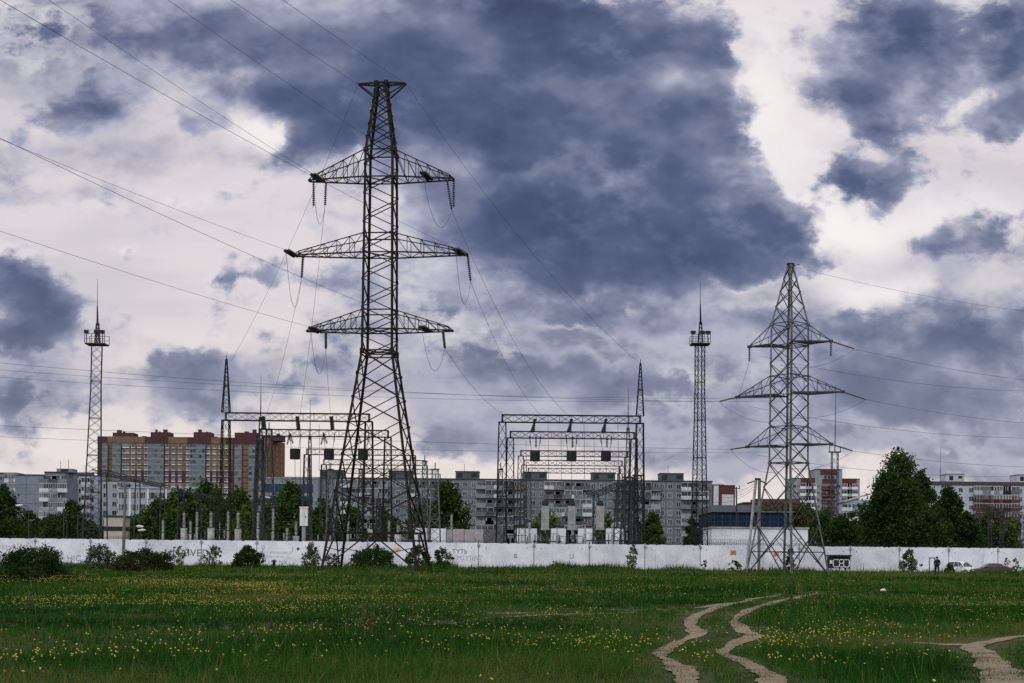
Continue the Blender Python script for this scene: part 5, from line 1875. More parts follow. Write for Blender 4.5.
# ------------------------------------------------------------------ buildings
def window_mesh(w, h, kind=0, name='window', sill=False):
    m = MB()
    f = 0.065
    m.box((0, -.03, h / 2 - f / 2), (w, .08, f)); m.box((0, -.03, -h / 2 + f / 2), (w, .08, f))
    m.box((-w / 2 + f / 2, -.03, 0), (f, .08, h - 2 * f)); m.box((w / 2 - f / 2, -.03, 0), (f, .08, h - 2 * f))
    if kind >= 1: m.box((w * (.0 if kind == 1 else -.18), -.03, 0), (f * .8, .07, h - 2 * f))
    if kind == 3:
        for s in (-.25, .25): m.box((s * w, -.03, 0), (f * .8, .07, h - 2 * f))
    m.face([(-w / 2 + f, -.018, -h / 2 + f), (w / 2 - f, -.018, -h / 2 + f), (w / 2 - f, -.018, h / 2 - f), (-w / 2 + f, -.018, h / 2 - f)], 1)
    if sill: m.box((0, -.09, -h / 2 - .04), (w + .16, .2, .07))
    me_o = m.build(name, [FRAME, GLASS])
    me = me_o.data
    bpy.data.objects.remove(me_o)
    return me


def balcony_mesh(w, h, glazed, panel, d=1.05, n=5, name='balcony'):
    """parapet, slab, side cheeks; glazed upper half or an open dark recess"""
    m = MB()
    ph = h * .42
    m.box((0, -d / 2, -h / 2 + .06), (w, d, .14), 3)
    m.box((0, -d + .04, -h / 2 + .1 + ph / 2), (w - .04, .08, ph), 0)
    for s in (-1, 1): m.box((s * (w / 2 - .05), -d / 2, -h / 2 + .1 + ph / 2), (.08, d - .1, ph), 0)
    if glazed:
        y = -d + .06
        m.face([(-w / 2 + .05, y + .02, -h / 2 + ph + .1), (w / 2 - .05, y + .02, -h / 2 + ph + .1), (w / 2 - .05, y + .02, h / 2 - .12), (-w / 2 + .05, y + .02, h / 2 - .12)], 2)
        for k in range(n + 1):
            m.box((-w / 2 + .06 + (w - .12) * k / n, y, .15 * h), (.075, .07, h * .56), 1)
        m.box((0, y, h / 2 - .08), (w, .09, .12), 1)
        for s in (-1, 1): m.face([(s * (w / 2 - .04), -d + .1, -h / 2 + ph), (s * (w / 2 - .04), 0, -h / 2 + ph), (s * (w / 2 - .04), 0, h / 2 - .1), (s * (w / 2 - .04), -d + .1, h / 2 - .1)], 2)
    else:
        m.face([(-w * .40, -.02, -h * .3), (w * .05, -.02, -h * .3), (w * .05, -.02, h * .3), (-w * .40, -.02, h * .3)], 2)
        m.face([(w * .15, -.02, -h * .45), (w * .38, -.02, -h * .45), (w * .38, -.02, h * .3), (w * .15, -.02, h * .3)], 2)
        m.box((w * .1, -.03, 0), (.1, .05, h * .62), 1)
    o = m.build(name, [panel, FRAME, GLASS, CONC])
    me = o.data; bpy.data.objects.remove(o)
    return me


def populate(parent, name, items, cap=95, rows_name=None):
    """items: (mesh, x, y, z, rot). The first ones as parts of their own, the rest joined"""
    o0 = parent.location
    for (me, x, y, z, rz) in items[:cap]:
        o = bpy.data.objects.new(name, me)
        COL.objects.link(o); o.parent = parent
        o.location = (x - o0.x, y - o0.y, z - o0.z); o.rotation_euler = (0, 0, rz)
    rest = items[cap:]
    if rest:
        V, Fc, M = [], [], []
        mats = list(rest[0][0].materials)
        for (me, x, y, z, rz) in rest:
            b = len(V); c_, s_ = math.cos(rz), math.sin(rz)
            for v in me.vertices:
                V.append((x - o0.x + v.co.x * c_ - v.co.y * s_, y - o0.y + v.co.x * s_ + v.co.y * c_, z - o0.z + v.co.z))
            for p_ in me.polygons:
                Fc.append(tuple(b + i for i in p_.vertices)); M.append(p_.material_index)
        me2 = bpy.data.meshes.new(rows_name or name)
        me2.from_pydata(V, [], Fc)
        for q in mats: me2.materials.append(q)
        me2.polygons.foreach_set('material_index', M)
        o = bpy.data.objects.new(rows_name or name, me2); COL.objects.link(o); o.parent = parent
        o['kind'] = 'stuff'


def xpx(px, D, y=500): return P(px, y, D).x


# ---- A: the long grey panel block behind the yard
PANEL_A = mat('grey green panel concrete', (0.12, 0.145, 0.162), .9, 0, .22, .35)
PANEL_A2 = mat('darker panel joints', (0.065, 0.08, 0.09), .9, 0, .2, .4)
BALC_A = mat('weathered balcony panels', (0.17, 0.19, 0.20), .85, 0, .35, .5, rnd=.6)
DA = 450.0
xa0, xa1 = xpx(262, DA), xpx(712, DA)
zA = P(560, 480.5, DA).z
A_ = thing('apartment_block', 'long grey nine storey panel apartment block with five lift heads behind the gantries', 'apartment block', ((xa0 + xa1) / 2, DA + 6, .5))
m = MB(); m.box2(xa0, xa1, DA, DA + 12, .5, zA); m.build('wall', [PANEL_A], A_, A_.location)
m = MB(); m.box2(xa0 - .2, xa1 + .2, DA - .25, DA + 12.2, zA + .003, zA + .35); m.build('roof', [ROOFD], A_, A_.location)
wins, bals = [], []
wm1 = window_mesh(1.45, 1.5, 1); wm2 = window_mesh(.75, 1.5, 0); wm3 = window_mesh(2.0, 1.5, 3)
fl = 2.8
per = 68.4
bg = [balcony_mesh(5.7, 2.72, True, BALC_A, n=3), balcony_mesh(5.7, 2.72, False, BALC_A), balcony_mesh(5.7, 2.72, True, mat('white balcony panels', (.46, .47, .48), .7, 0, .2, .5), n=3), balcony_mesh(5.7, 2.72, False, mat('brown balcony panels', (.12, .09, .08), .8, 0, .3, .5))]
rr = random.Random(5)
heads = [331, 400, 467, 535, 603.5, 672]
m_j = MB()
for row in range(8):
    z = zA - 1.6 - row * fl
    m_j.box2(xa0 + .05, xa1 - .05, DA - .03, DA - .001, z - 1.42, z - 1.36)
    for hx in heads:
        for off, me in ((-10, wm1), (-2.0, wm1), (6.5, wm1), (-14.5, wm2)):
            x = xpx(hx + off, DA)
            if x < xa1 - 1 and hx + off > 308: wins.append((me, x, DA, z, 0))
        for off in (16.5, 26, 37, 46.5):
            x = xpx(hx + off + 1.5, DA)
            if x + 3 < xa1 and hx + off > 308:
                bals.append((bg[rr.choice((0, 1, 1, 2, 2, 1, 3))], x, DA, z, 0))
order_key = lambda it: (-it[3], abs(it[1] - 15))
wins.sort(key=order_key); bals.sort(key=order_key)
populate(A_, 'window', wins, 95, 'window'); populate(A_, 'balcony', bals, 95, 'balcony')
m_j.build('panel_joints', [PANEL_A2], A_, A_.location)
for hx in heads:
    a, b = xpx(hx - 11.8, DA), xpx(hx + 11.8, DA)
    m = MB(); m.box2(a, b, DA + .8, DA + 8, zA + .355, zA + 2.55, 0); m.box2(a - .15, b + .15, DA + .6, DA + 8.2, zA + 2.553, zA + 2.75, 1)
    m.box2(a + .6, a + 2.2, DA + .74, DA + .79, zA + .6, zA + 2.1, 1); m.box2(b - 2.4, b - .5, DA + .74, DA + .79, zA + .9, zA + 2.1, 1)
    m.bar(((a + b) / 2 - 1, DA + 3, zA + 2.7), ((a + b) / 2 - 1, DA + 3, zA + 5.2), .09, 1)
    m.build('lift_head', [PANEL_A2, BLACK], A_, A_.location)

# ---- B: the tall yellow and purple brick block
DB = 650.0
BRY = mat('yellow brick', (0.155, 0.102, 0.058), .9, 0, .25, .5)
BRO = mat('orange brick', (0.19, 0.095, 0.045), .9, 0, .25, .5)
BRM = mat('purple red brick', (0.062, 0.026, 0.029), .9, 0, .25, .5)
BAYG = mat('pale blue glazed bay', (0.11, 0.13, 0.142), .35, 0, .5, .8, spec=.4)
xb0, xb1 = xpx(97, DB), xpx(268, DB)
zB = P(180, 443.5, DB).z; zB2 = P(180, 437, DB).z
B_ = thing('brick_tower_block', 'tall yellow brick apartment block with purple red trim and rooftop boxes', 'apartment block', ((xb0 + xb1) / 2, DB + 8, .5))
m = MB(); m.box2(xb0, xb1, DB, DB + 16, .5, zB2); m.build('wall', [BRY], B_, B_.location)
m = MB()
# side wing turned away
A0 = Vector((xb1, DB + .02, 0)); A1 = Vector((xpx(284.5, DB + 22), DB + 22, 0))
m.face([(xb1 + .01, DB + .02, .5), (A1.x, A1.y, .5), (A1.x, A1.y, zB2 - .6), (xb1 + .01, DB + .02, zB2 - .6)], 0)
m.face([(A1.x, A1.y, .5), (xb1 + .01, DB + 26, .5), (xb1 + .01, DB + 26, zB2 - .6), (A1.x, A1.y, zB2 - .6)], 0)
m.face([(xb1 + .01, DB + .02, zB2 - .6), (A1.x, A1.y, zB2 - .6), (xb1 + .01, DB + 26, zB2 - .6)], 0)
m.build('side_wing', [BRO], B_, B_.location)
fB = 5.55 * DB / F
def bx(px): return xpx(px, DB, 460)
m = MB()
def band(m, a, b, z0, z1, y=.05, mi=0): m.box2(bx(a), bx(b), DB - y, DB + .0 - .004, z0, z1, mi)
for (a, b) in ((97.2, 107), (144.5, 168), (187, 211), (226, 262)):
    band(m, a, b, zB2 - 3.2, zB2 - .02, .06)
for (a, b) in ((98, 100.5), (145, 148.3), (164.2, 168), (186.6, 190), (205.6, 209), (232.5, 235), (256.4, 259)):
    band(m, a, b, .6, zB2 - 3.25, .055)
for row in range(21):
    z = zB - row * fB
    if row in (5, 6):
        for (a, b) in ((135, 144.9), (168.1, 186.5), (209.1, 232.4)): band(m, a, b, z - fB * .95, z - .1, .045)
    m.box2(xb0 + .1, xb1 - .1, DB - .035, DB - .003, z - .15, z + .12, 0)
m.build('brick_trim', [BRM], B_, B_.location)
bays = [(101.5, 108), (113, 121), (148.4, 164.1), (190.1, 205.5), (235.1, 242), (249, 256.3), (262, 267)]
for (a, b) in bays:
    m = MB()
    x0, x1 = bx(a), bx(b)
    m.box2(x0, x1, DB - 1.1, DB - .07, 1, zB - .4, 0)
    n = max(2, int((x1 - x0) / 1.3))
    for k in range(n + 1):
        x = x0 + (x1 - x0) * k / n
        m.box2(x - .07, x + .07, DB - 1.16, DB - 1.104, 1, zB - .4, 1)
    for row in range(22):
        z = zB - row * fB
        if z > 2:
            m.box2(x0, x1, DB - 1.15, DB - 1.103, z - fB * .98, z - fB * .62, 1 if row < 6 else 2)
            for k in range(n):
                if rr.random() < .45:
                    xx = x0 + (x1 - x0) * k / n
                    m.box2(xx + .1, xx + (x1 - x0) / n - .1, DB - 1.14, DB - 1.105, z - fB * .6, z - fB * .06, 3)
    m.build('glazed_bay', [BAYG, mat('bay mullions', (.14, .165, .19), .6, 0, .2, .6), mat('cream bay panels', (.16, .155, .14), .7, 0, .2, .6), GLASS], B_, B_.location)
wb = window_mesh(1.3, 1.55, 1, sill=False)
ws = MB(); ws.box((0, -.06, -.86), (1.7, .14, .3), 0)
m = MB(); 
m.box((0, -.05, -.95), (1.75, .16, .36), 0); m.face([(-.6, -.03, -.75), (.6, -.03, -.75), (.6, -.03, .8), (-.6, -.03, .8)], 1); m.box((0, -.05, 0), (.1, .06, 1.6), 0); m.box((-.62, -.05, 0), (.1, .06, 1.6), 0); m.box((.62, -.05, 0), (.1, .06, 1.6), 0)
o = m.build('window', [FRAME, GLASS]); wbm = o.data; bpy.data.objects.remove(o)
wb_items = []
for row in range(12):
    for px in (124, 127.5, 133, 139.3, 146.2, 166.8, 173.5, 180, 187.9, 208.3, 214.5, 220.5, 226.5):
        wb_items.append((wbm, bx(px), DB - .06, zB - (row + .45) * fB, 0))
populate(B_, 'window', wb_items, 95, 'window')
for (a, b, y0, knobs) in ((112, 133, 431.5, ((115, 119, 428.5), (121, 122.5, 430))), (150, 169, 431, ((153.5, 155, 428), (161.5, 165, 428), (157, 158, 430))), (193, 210, 431, ((196.5, 199.5, 428), (204.5, 205.5, 430))), (234, 257, 431.5, ((251, 254.5, 428), (243, 247, 430))), (262, 282, 434, ((275, 278, 432),)), (141, 145, 435, ()), (212, 216, 435.5, ())):
    m = MB(); D = DB + 4
    z1 = P(a, y0 + 1, D).z
    m.box2(xpx(a, D), xpx(b, D), D, D + 8, zB2 - 1.0 if b > 268 else zB2 + .01, z1)
    for (k0, k1, ky) in knobs:
        m.box2(xpx(k0, D), xpx(k1, D), D + 2, D + 4, z1, P(k0, ky + 1, D).z)
    m.build('rooftop_box', [BRM], B_, B_.location)
m = MB()
sd_ = (A1 - A0).normalized()
for row in range(12):
    for f in (.25, .5, .78):
        c = A0.lerp(A1, f); z = zB - (row + .45) * fB
        m.box((c.x + .05, c.y - .05, z), (1.1, .1, 1.6), 0, math.atan2(sd_.y, sd_.x))
m.build('side_windows', [GLASS], B_, B_.location)

# ---- C: pale blue grey panel blocks at the far left
PAN_B = mat('blue grey panel concrete', (0.16, 0.19, 0.235), .9, 0, .18, .3)
PAN_W = mat('pale blue panel concrete', (0.28, 0.32, 0.36), .9, 0, .2, .3)
DC = 430.0
C1 = thing('apartment_block', 'blue grey panel apartment block with a large blank end wall at the left edge', 'apartment block', (xpx(30, DC), DC + 6, .5))
def cx(px): return xpx(px, DC, 500)
zc1 = P(20, 472.7, DC).z; zc2 = P(50, 471.5, DC).z
m = MB(); m.box2(cx(-30), cx(15), DC + 1.5, DC + 13, .5, zc1 - .2); m.box2(cx(15.02), cx(43), DC, DC + 13.1, .5, zc1 - .8); m.box2(cx(43.02), cx(63.5), DC + 1.0, DC + 12.9, .5, zc2 - .3); m.build('wall', [PAN_B], C1, C1.location)
m = MB(); m.box2(cx(-30.3), cx(15), DC + 1.2, DC + 13.2, zc1 - .19, zc1 + .1); m.box2(cx(15.05), cx(43), DC - .2, DC + 13.3, zc1 - .79, zc1 - .45); m.box2(cx(43.1), cx(63.6), DC + .7, DC + 13.1, zc2 - .29, zc2 + .05); m.build('roof', [ROOFD], C1, C1.location)
m = MB()
for row in range(9):
    z = zc1 - .8 - row * 2.84
    m.box2(cx(15.2), cx(42.9), DC - .03, DC - .002, z - 2.86, z - 2.74)
m.box2(cx(26), cx(26.4), DC - .032, DC - .002, .6, zc1 - 1)
m.build('panel_joints', [mat('dark joint sealant', (.09, .11, .13), .9)], C1, C1.location)
its = []; itb = []
bcw = balcony_mesh(5.6, 2.75, True, mat('white glazed balcony panels', (.5, .52, .54), .7, 0, .2, .5), n=8)
bco = balcony_mesh(5.6, 2.75, False, BALC_A); bcl = balcony_mesh(2.9, 2.75, True, mat('white balcony panels', (.52, .52, .53)), n=3)
for row in range(7):
    z = zc2 - 2.1 - row * 2.84
    for px in (-18, -12, -2, 3):
        its.append((wm1, cx(px), DC + 1.5, z, 0))
    itb.append((bcl, cx(8), DC + 1.5, z, 0)); itb.append((bcl, cx(12.6), DC + 1.5, z, 0))
    itb.append(((bco, bcw, bcw, bco, bcw, bco, bcw)[row], cx(48.2), DC + 1.0, z, 0)); itb.append(((bco, bcw, bco, bcw, bcw, bco, bcw)[row], cx(57.4), DC + 1.0, z, 0))
populate(C1, 'window', its); populate(C1, 'balcony', itb)
m = MB(); m.box2(cx(52), cx(68), DC + 4, DC + 9, zc2 + .06, P(60, 468.6, DC + 4).z); m.box2(cx(56.5), cx(64), DC + 3.9, DC + 3.99, zc2 + .3, zc2 + 1.1, 1)
m.bar((cx(55), DC + 5, zc2 + 1), (cx(55), DC + 5, zc2 + 3.5), .1, 1); m.bar((cx(63), DC + 5, zc2 + 1), (cx(63), DC + 5, zc2 + 4), .1, 1); m.build('lift_head', [PAN_B, BLACK], C1, C1.location)
DC2 = 455.0
C2 = thing('apartment_block', 'paler stepped apartment block behind the left mast', 'apartment block', (xpx(90, DC2), DC2 + 6, .5))
def c2x(px): return xpx(px, DC2, 500)
zc3 = P(90, 476.5, DC2).z
m = MB(); m.box2(c2x(60), c2x(76), DC2, DC2 + 12, .5, zc3 + .7); m.box2(c2x(76.05), c2x(97), DC2 + .9, DC2 + 12.1, .5, zc3 + .2); m.box2(c2x(97.05), c2x(141), DC2 + 1.6, DC2 + 12.2, .5, P(110, 481, DC2).z); m.build('wall', [PAN_W], C2, C2.location)
m = MB(); m.box2(c2x(60), c2x(76), DC2 - .2, DC2 + 12, zc3 + .703, zc3 + 1); m.box2(c2x(76.1), c2x(97), DC2 + .7, DC2 + 12.1, zc3 + .203, zc3 + .45); m.box2(c2x(97.1), c2x(141.2), DC2 + 1.4, DC2 + 12.3, P(110, 481, DC2).z + .003, P(110, 481, DC2).z + .3); m.build('roof', [ROOFD], C2, C2.location)
its, itb = [], []
for row in range(7):
    z = zc3 - 1.7 - row * 2.84
    for px, yy in ((66.5, 0), (70.8, 0), (80, .9), (91, .9), (104, 1.6), (113, 1.6), (128, 1.6), (136, 1.6)):
        its.append((wm1, c2x(px), DC2 + yy, z - (1.3 if px > 97 else 0), 0))
    for px, yy in ((85.5, .9), (121, 1.6)):
        itb.append((bcl, c2x(px), DC2 + yy, z - (1.3 if px > 97 else 0), 0))
populate(C2, 'window', its); populate(C2, 'balcony', itb)
m = MB(); m.box2(c2x(72.5), c2x(86), DC2 + 4, DC2 + 9, zc3 + .75, P(80, 472.3, DC2 + 4).z); m.bar((c2x(80), DC2 + 5, zc3), (c2x(80), DC2 + 5, zc3 + 4), .1); m.build('lift_head', [PANEL_A2], C2, C2.location)
DC3 = 380.0
C3 = thing('office_block', 'pale low office block with large white windows right of the left mast', 'office block', (xpx(160, DC3), DC3 + 6, .5))
zc4 = P(160, 488.5, DC3).z
def c3x(px): return xpx(px, DC3, 500)
m = MB(); m.box2(c3x(118), c3x(206), DC3, DC3 + 12, .5, zc4); m.build('wall', [PAN_W], C3, C3.location)
m = MB(); m.box2(c3x(117.8), c3x(206.2), DC3 - .3, DC3 + 12.2, zc4 + .003, zc4 + .4); m.build('roof', [mat('pale metal roof', (.3, .33, .36), .6, 0, .2, .5)], C3, C3.location)
wm4 = window_mesh(2.4, 1.8, 3)
its = [(wm4, c3x(px), DC3, zc4 - 1.9 - r_ * 3.2, 0) for r_ in range(4) for px in (123, 134, 141, 152, 160, 170, 180, 190, 200)]
populate(C3, 'window', its)
m = MB()
for px in (129, 147, 165, 185): m.box2(c3x(px), c3x(px) + .5, DC3 - .15, DC3 - .004, .6, zc4 - .1)
m.build('pilasters', [FRAME], C3, C3.location)

# ---- D: low modern building with blue glass bands
DD = 330.0
D_ = thing('office_block', 'low pale office block with dark blue glass bands left of the tall pylon', 'office block', (xpx(285, DD), DD + 6, .5))
def dx_(px): return xpx(px, DD, 490)
zd = P(285, 478.5, DD).z
m = MB(); m.box2(dx_(254), dx_(318), DD, DD + 12, .5, zd); m.build('wall', [mat('pale grey cladding', (.17, .20, .23), .6, 0, .15, .4)], D_, D_.location)
m = MB(); m.box2(dx_(253.8), dx_(318.2), DD - .2, DD + 12.1, zd + .003, zd + .25); m.build('roof', [CONC], D_, D_.location)
BLUEG = mat('dark blue glass', (.012, .045, .085), .35, 0, .4, .4, spec=.2)
for r_, (y0, y1) in enumerate(((484, 492.5), (496, 503), (507, 514))):
    for (a, b) in ((264, 273.6), (274.4, 283.6), (285, 293), (294, 303), (304, 313)):
        m = MB(); m.box2(dx_(a), dx_(b), DD - .06, DD - .004, P(285, y1, DD).z, P(285, y0, DD).z)
        m.build('window', [BLUEG], D_, D_.location)

# ---- E: red and white stepped tower block on the right
DE = 600.0
WHB = mat('white silicate brick', (.22, .245, .28), .9, 0, .2, .4)
RDB = mat('red brick', (.088, .027, .021), .9, 0, .25, .4)
E_ = thing('apartment_block', 'red and white stepped tower block with a raised middle, behind the cornerwise pylon', 'apartment block', (xpx(828, DE), DE + 8, .5))
def ex(px): return xpx(px, DE, 500)
def ez(y): return P(828, y, DE).z
m = MB(); m.box2(ex(792), ex(815), DE + 1, DE + 14, .5, ez(478.5)); m.box2(ex(815.03), ex(842), DE, DE + 14.2, .5, ez(470)); m.box2(ex(842.03), ex(860.5), DE + 1.5, DE + 14.1, .5, ez(478.8)); m.build('wall', [WHB], E_, E_.location)
m = MB()
m.box2(ex(801), ex(815), DE + .8, DE + .996, ez(483.5), ez(478.6)); m.box2(ex(820), ex(837), DE - .2, DE - .004, ez(475), ez(469.6)); m.box2(ex(822), ex(836), DE - .2, DE - .004, ez(483.5), ez(479)); m.box2(ex(822), ex(834.5), DE - .22, DE - .004, ez(504), ez(484.2))
m.box2(ex(843), ex(857), DE + 1.2, DE + 1.496, ez(484.5), ez(478.9)); m.box2(ex(801), ex(814.8), DE + .8, DE + .996, ez(491), ez(488.6)); m.box2(ex(843), ex(856.5), DE + 1.2, DE + 1.496, ez(490), ez(488.4))
m.build('red_brickwork', [RDB], E_, E_.location)
m = MB(); m.box2(ex(791.8), ex(815), DE + .7, DE + 14.2, ez(478.45), ez(478)); m.box2(ex(814.8), ex(842.2), DE - .3, DE + 14.5, ez(469.4), ez(469)); m.box2(ex(842.3), ex(860.8), DE + 1.3, DE + 14.3, ez(478.6), ez(478.1)); m.build('roof', [ROOFD], E_, E_.location)
we = window_mesh(1.6, 1.5, 1); be = balcony_mesh(3.6, 2.6, False, RDB); bew = balcony_mesh(4.6, 2.6, True, WHITEP, n=4)
its, itb = [], []
for row in range(8):
    z = ez(486.3) - row * 2.9
    for px in (795, 799): its.append((we, ex(px), DE + 1, z, 0))
    for px in (818, 838.5): its.append((we, ex(px), DE, z, 0))
    for px in (825.3, 831.3): itb.append((be, ex(px), DE - .25, z, 0))
    for px in (805.5, 811.3): itb.append((bew, ex(px), DE + 1, z, 0))
    for px in (847, 853): itb.append((bew, ex(px), DE + 1.5, z, 0))
populate(E_, 'window', its); populate(E_, 'balcony', itb)
m = MB()
for px in (824, 827.5, 831): m.box2(ex(px), ex(px + 2.4), DE - .24, DE - .21, ez(478.6), ez(475.6))
m.build('attic_windows', [GLASS], E_, E_.location)

# ---- F: pale block with cluttered balconies, before the red and white tower
DF = 400.0
F_ = thing('apartment_block', 'small pale apartment block with cluttered balconies left of the big birch', 'apartment block', (xpx(858, DF), DF + 5, .5))
def fx(px): return xpx(px, DF, 510)
zf = P(858, 500, DF).z
m = MB(); m.box2(fx(845), fx(874), DF, DF + 10, .5, zf); m.build('wall', [PAN_W], F_, F_.location)
m = MB(); m.face([(fx(844), DF - .5, zf - .5), (fx(875), DF - .5, zf + 2.2), (fx(875), DF + 10.3, zf + 2.2), (fx(844), DF + 10.3, zf - .5)]); m.face([(fx(844), DF - .5, zf - .7), (fx(844), DF + 10.3, zf - .7), (fx(875), DF + 10.3, zf + 2.0), (fx(875), DF - .5, zf + 2.0)]); m.face([(fx(844), DF - .5, zf - .7), (fx(875), DF - .5, zf + 2.0), (fx(875), DF - .5, zf + 2.2), (fx(844), DF - .5, zf - .5)]); m.build('roof', [CONC], F_, F_.location)
itb = []
b1_ = balcony_mesh(3.0, 2.5, False, mat('white balcony panels', (.5, .5, .5))); b2_ = balcony_mesh(3.0, 2.5, False, BALC_A); b3_ = balcony_mesh(2.6, 2.5, True, FRAME, n=3)
for row in range(5):
    for k, px in enumerate((848, 856, 863, 869)):
        itb.append((rr.choice((b1_, b2_, b3_)), fx(px) + rr.uniform(-.4, .4), DF, zf - 2.0 - row * 2.7, 0))
populate(F_, 'balcony', itb)

# ---- G: white panel block with red balconies at the right edge
DG = 460.0
G_ = thing('apartment_block', 'white panel apartment block with red brown balcony bands at the right edge', 'apartment block', (xpx(990, DG), DG + 6, .5))
def gx_(px): return xpx(px, DG, 500)
zg = P(985, 483.5, DG).z
PAN_G = mat('white blue panel concrete', (.36, .40, .46), .9, 0, .18, .35)
m = MB(); m.box2(gx_(900), gx_(1090), DG, DG + 12, .5, zg - .6); m.build('wall', [PAN_G], G_, G_.location)
m = MB(); m.box2(gx_(899.5), gx_(1090.5), DG - .35, DG + 12.3, zg - .597, zg + .55); m.build('roof', [mat('brown roof edge', (.065, .045, .045), .85, 0, .3, .5)], G_, G_.location)
REDB = mat('red brown balcony panels', (.10, .03, .027), .8, 0, .3, .6)
bgr = balcony_mesh(5.6, 2.72, True, REDB, n=6); bgw = balcony_mesh(5.6, 2.72, True, mat('grey white balcony panels', (.36, .38, .40), .7, 0, .2, .5), n=6); bgd = balcony_mesh(5.6, 2.72, True, mat('dark balcony panels', (.11, .11, .12)), n=4)
its, itb = [], []
for row in range(7):
    z = zg - 2.2 - row * 2.8
    for px in (944, 949, 960.5, 971):
        its.append((wm1, gx_(px), DG, z, 0))
    for k, px in enumerate((981.5, 990, 1001.5, 1010.5)):
        itb.append(((bgw if row == 0 and k < 3 else bgd if (row == 0) else bgr), gx_(px), DG, z, 0))
    for px in (1020, 1027, 1035): its.append((wm1, gx_(px), DG, z, 0))
populate(G_, 'window', its); populate(G_, 'balcony', itb)
for (a, b) in ((947, 965), (1018, 1038)):
    m = MB(); m.box2(gx_(a), gx_(b), DG + 1, DG + 8, zg + .56, zg + 2.9, 0); m.box2(gx_(a) - .1, gx_(b) + .1, DG + .9, DG + 8.1, zg + 2.903, zg + 3.1, 1); m.box2(gx_(a + 3), gx_(a + 7), DG + .94, DG + .99, zg + 1, zg + 2.4, 1); m.box2(gx_(b - 6), gx_(b - 2), DG + .94, DG + .99, zg + 1.6, zg + 2.4, 1)
    m.build('lift_head', [PAN_G, BLACK], G_, G_.location)
m = MB(); m.tube([(gx_(942.5), DG + 3, zg + .5), (gx_(943), DG + 3, zg + 5)], .1, 5); m.tube([(gx_(943), DG + 3, zg + 5), (gx_(943.2), DG + 3, P(943, 446, DG).z)], .05, 5); m.build('aerial', [STEEL2], G_, G_.location)

# ---- H: red and white block, and the long low ones behind the yard
DH = 500.0
def hx(px): return xpx(px, DH, 495)
def hz_(y): return P(720, y, DH).z
H_ = thing('apartment_block', 'red brick block with white panels just right of the right mast', 'apartment block', (hx(722), DH + 5, .5))
m = MB(); m.box2(hx(708), hx(735), DH, DH + 10, .5, hz_(485.5)); m.build('wall', [RDB], H_, H_.location)
m = MB(); m.box2(hx(713.5), hx(718.5), DH - .12, DH - .004, hz_(510), hz_(484.8)); m.box2(hx(722), hx(733.5), DH - .12, DH - .004, hz_(510), hz_(494.5)); m.build('white_panels', [FRAME], H_, H_.location)
m = MB(); m.box2(hx(707.8), hx(724), DH - .2, DH + 10.2, hz_(485.45), hz_(484.4)); m.box2(hx(724.1), hx(735.3), DH - .2, DH + 10.2, hz_(485.45), hz_(485)); m.build('roof', [ROOFD], H_, H_.location)
DI = 255.0
I_ = thing('warehouse', 'low warehouse with blue walls and a grey roof behind the white shed', 'warehouse', (xpx(750, DI), DI + 10, .5))
def ix_(px): return xpx(px, DI, 515)
def iz(y): return P(750, y, DI).z
m = MB(); m.box2(ix_(712), ix_(794), DI, DI + 18, .5, iz(512.5)); m.build('wall', [mat('blue profiled sheet', (.010, .022, .045), .8, 0, .4, .6, spec=.08)], I_, I_.location)
m = MB(); m.box2(ix_(711), ix_(758), DI - .5, DI + 19, iz(512.4), iz(505.5)); m.box2(ix_(758.05), ix_(795), DI - .3, DI + 19, iz(512.4), iz(511)); m.build('roof', [mat('grey sheet roof', (.10, .12, .14), .8, 0, .2, .4, spec=.1)], I_, I_.location)
m = MB()
for px in range(714, 794, 8): m.box2(ix_(px), ix_(px) + .16, DI - .1, DI - .004, .6, iz(512.6))
for y in (517, 522): m.box2(ix_(707), ix_(793), DI - .06, DI - .004, iz(y) - .06, iz(y) + .06)
m.build('frame_ribs', [mat('pale blue steel', (.03, .045, .07), .8, spec=.1)], I_, I_.location)
DJ = 360.0
J_ = thing('brick_annex', 'long low dark brown brick building beyond the warehouse roof', 'building', (xpx(775, DJ), DJ + 6, .5))
m = MB(); m.box2(xpx(744, DJ), xpx(802, DJ), DJ, DJ + 12, .5, P(775, 503.5, DJ).z); m.build('wall', [mat('dark brown brick', (.10, .045, .035), .9, 0, .3, .5)], J_, J_.location)
m = MB(); m.box2(xpx(743.5, DJ), xpx(802.5, DJ), DJ - .3, DJ + 12.3, P(775, 503.4, DJ).z, P(775, 502.3, DJ).z); m.box2(xpx(757, DJ), xpx(802, DJ), DJ + 2, DJ + 10, P(775, 502.2, DJ).z, P(775, 498.5, DJ).z); m.build('roof', [mat('brown sheet roof', (.07, .04, .035), .8)], J_, J_.location)

# ------------------------------------------------------------------ right hand yard frames
for k, (pa, pb, y, D, words) in enumerate(((978, 1002, 509, 205, 'left one'), (990, 1022, 512, 190, 'middle one'), (1006, 1040, 506, 220, 'right one'))):
    a, b = P(pa, y, D), P(pb, y, D)
    gantry(f'small pale steel frame over the wall at the right edge, {words} of the three', a.x, b.x, D, a.z, h=.35, w0=.5, w1=.4, mat_=GALVD, chord=.055, br=.018)

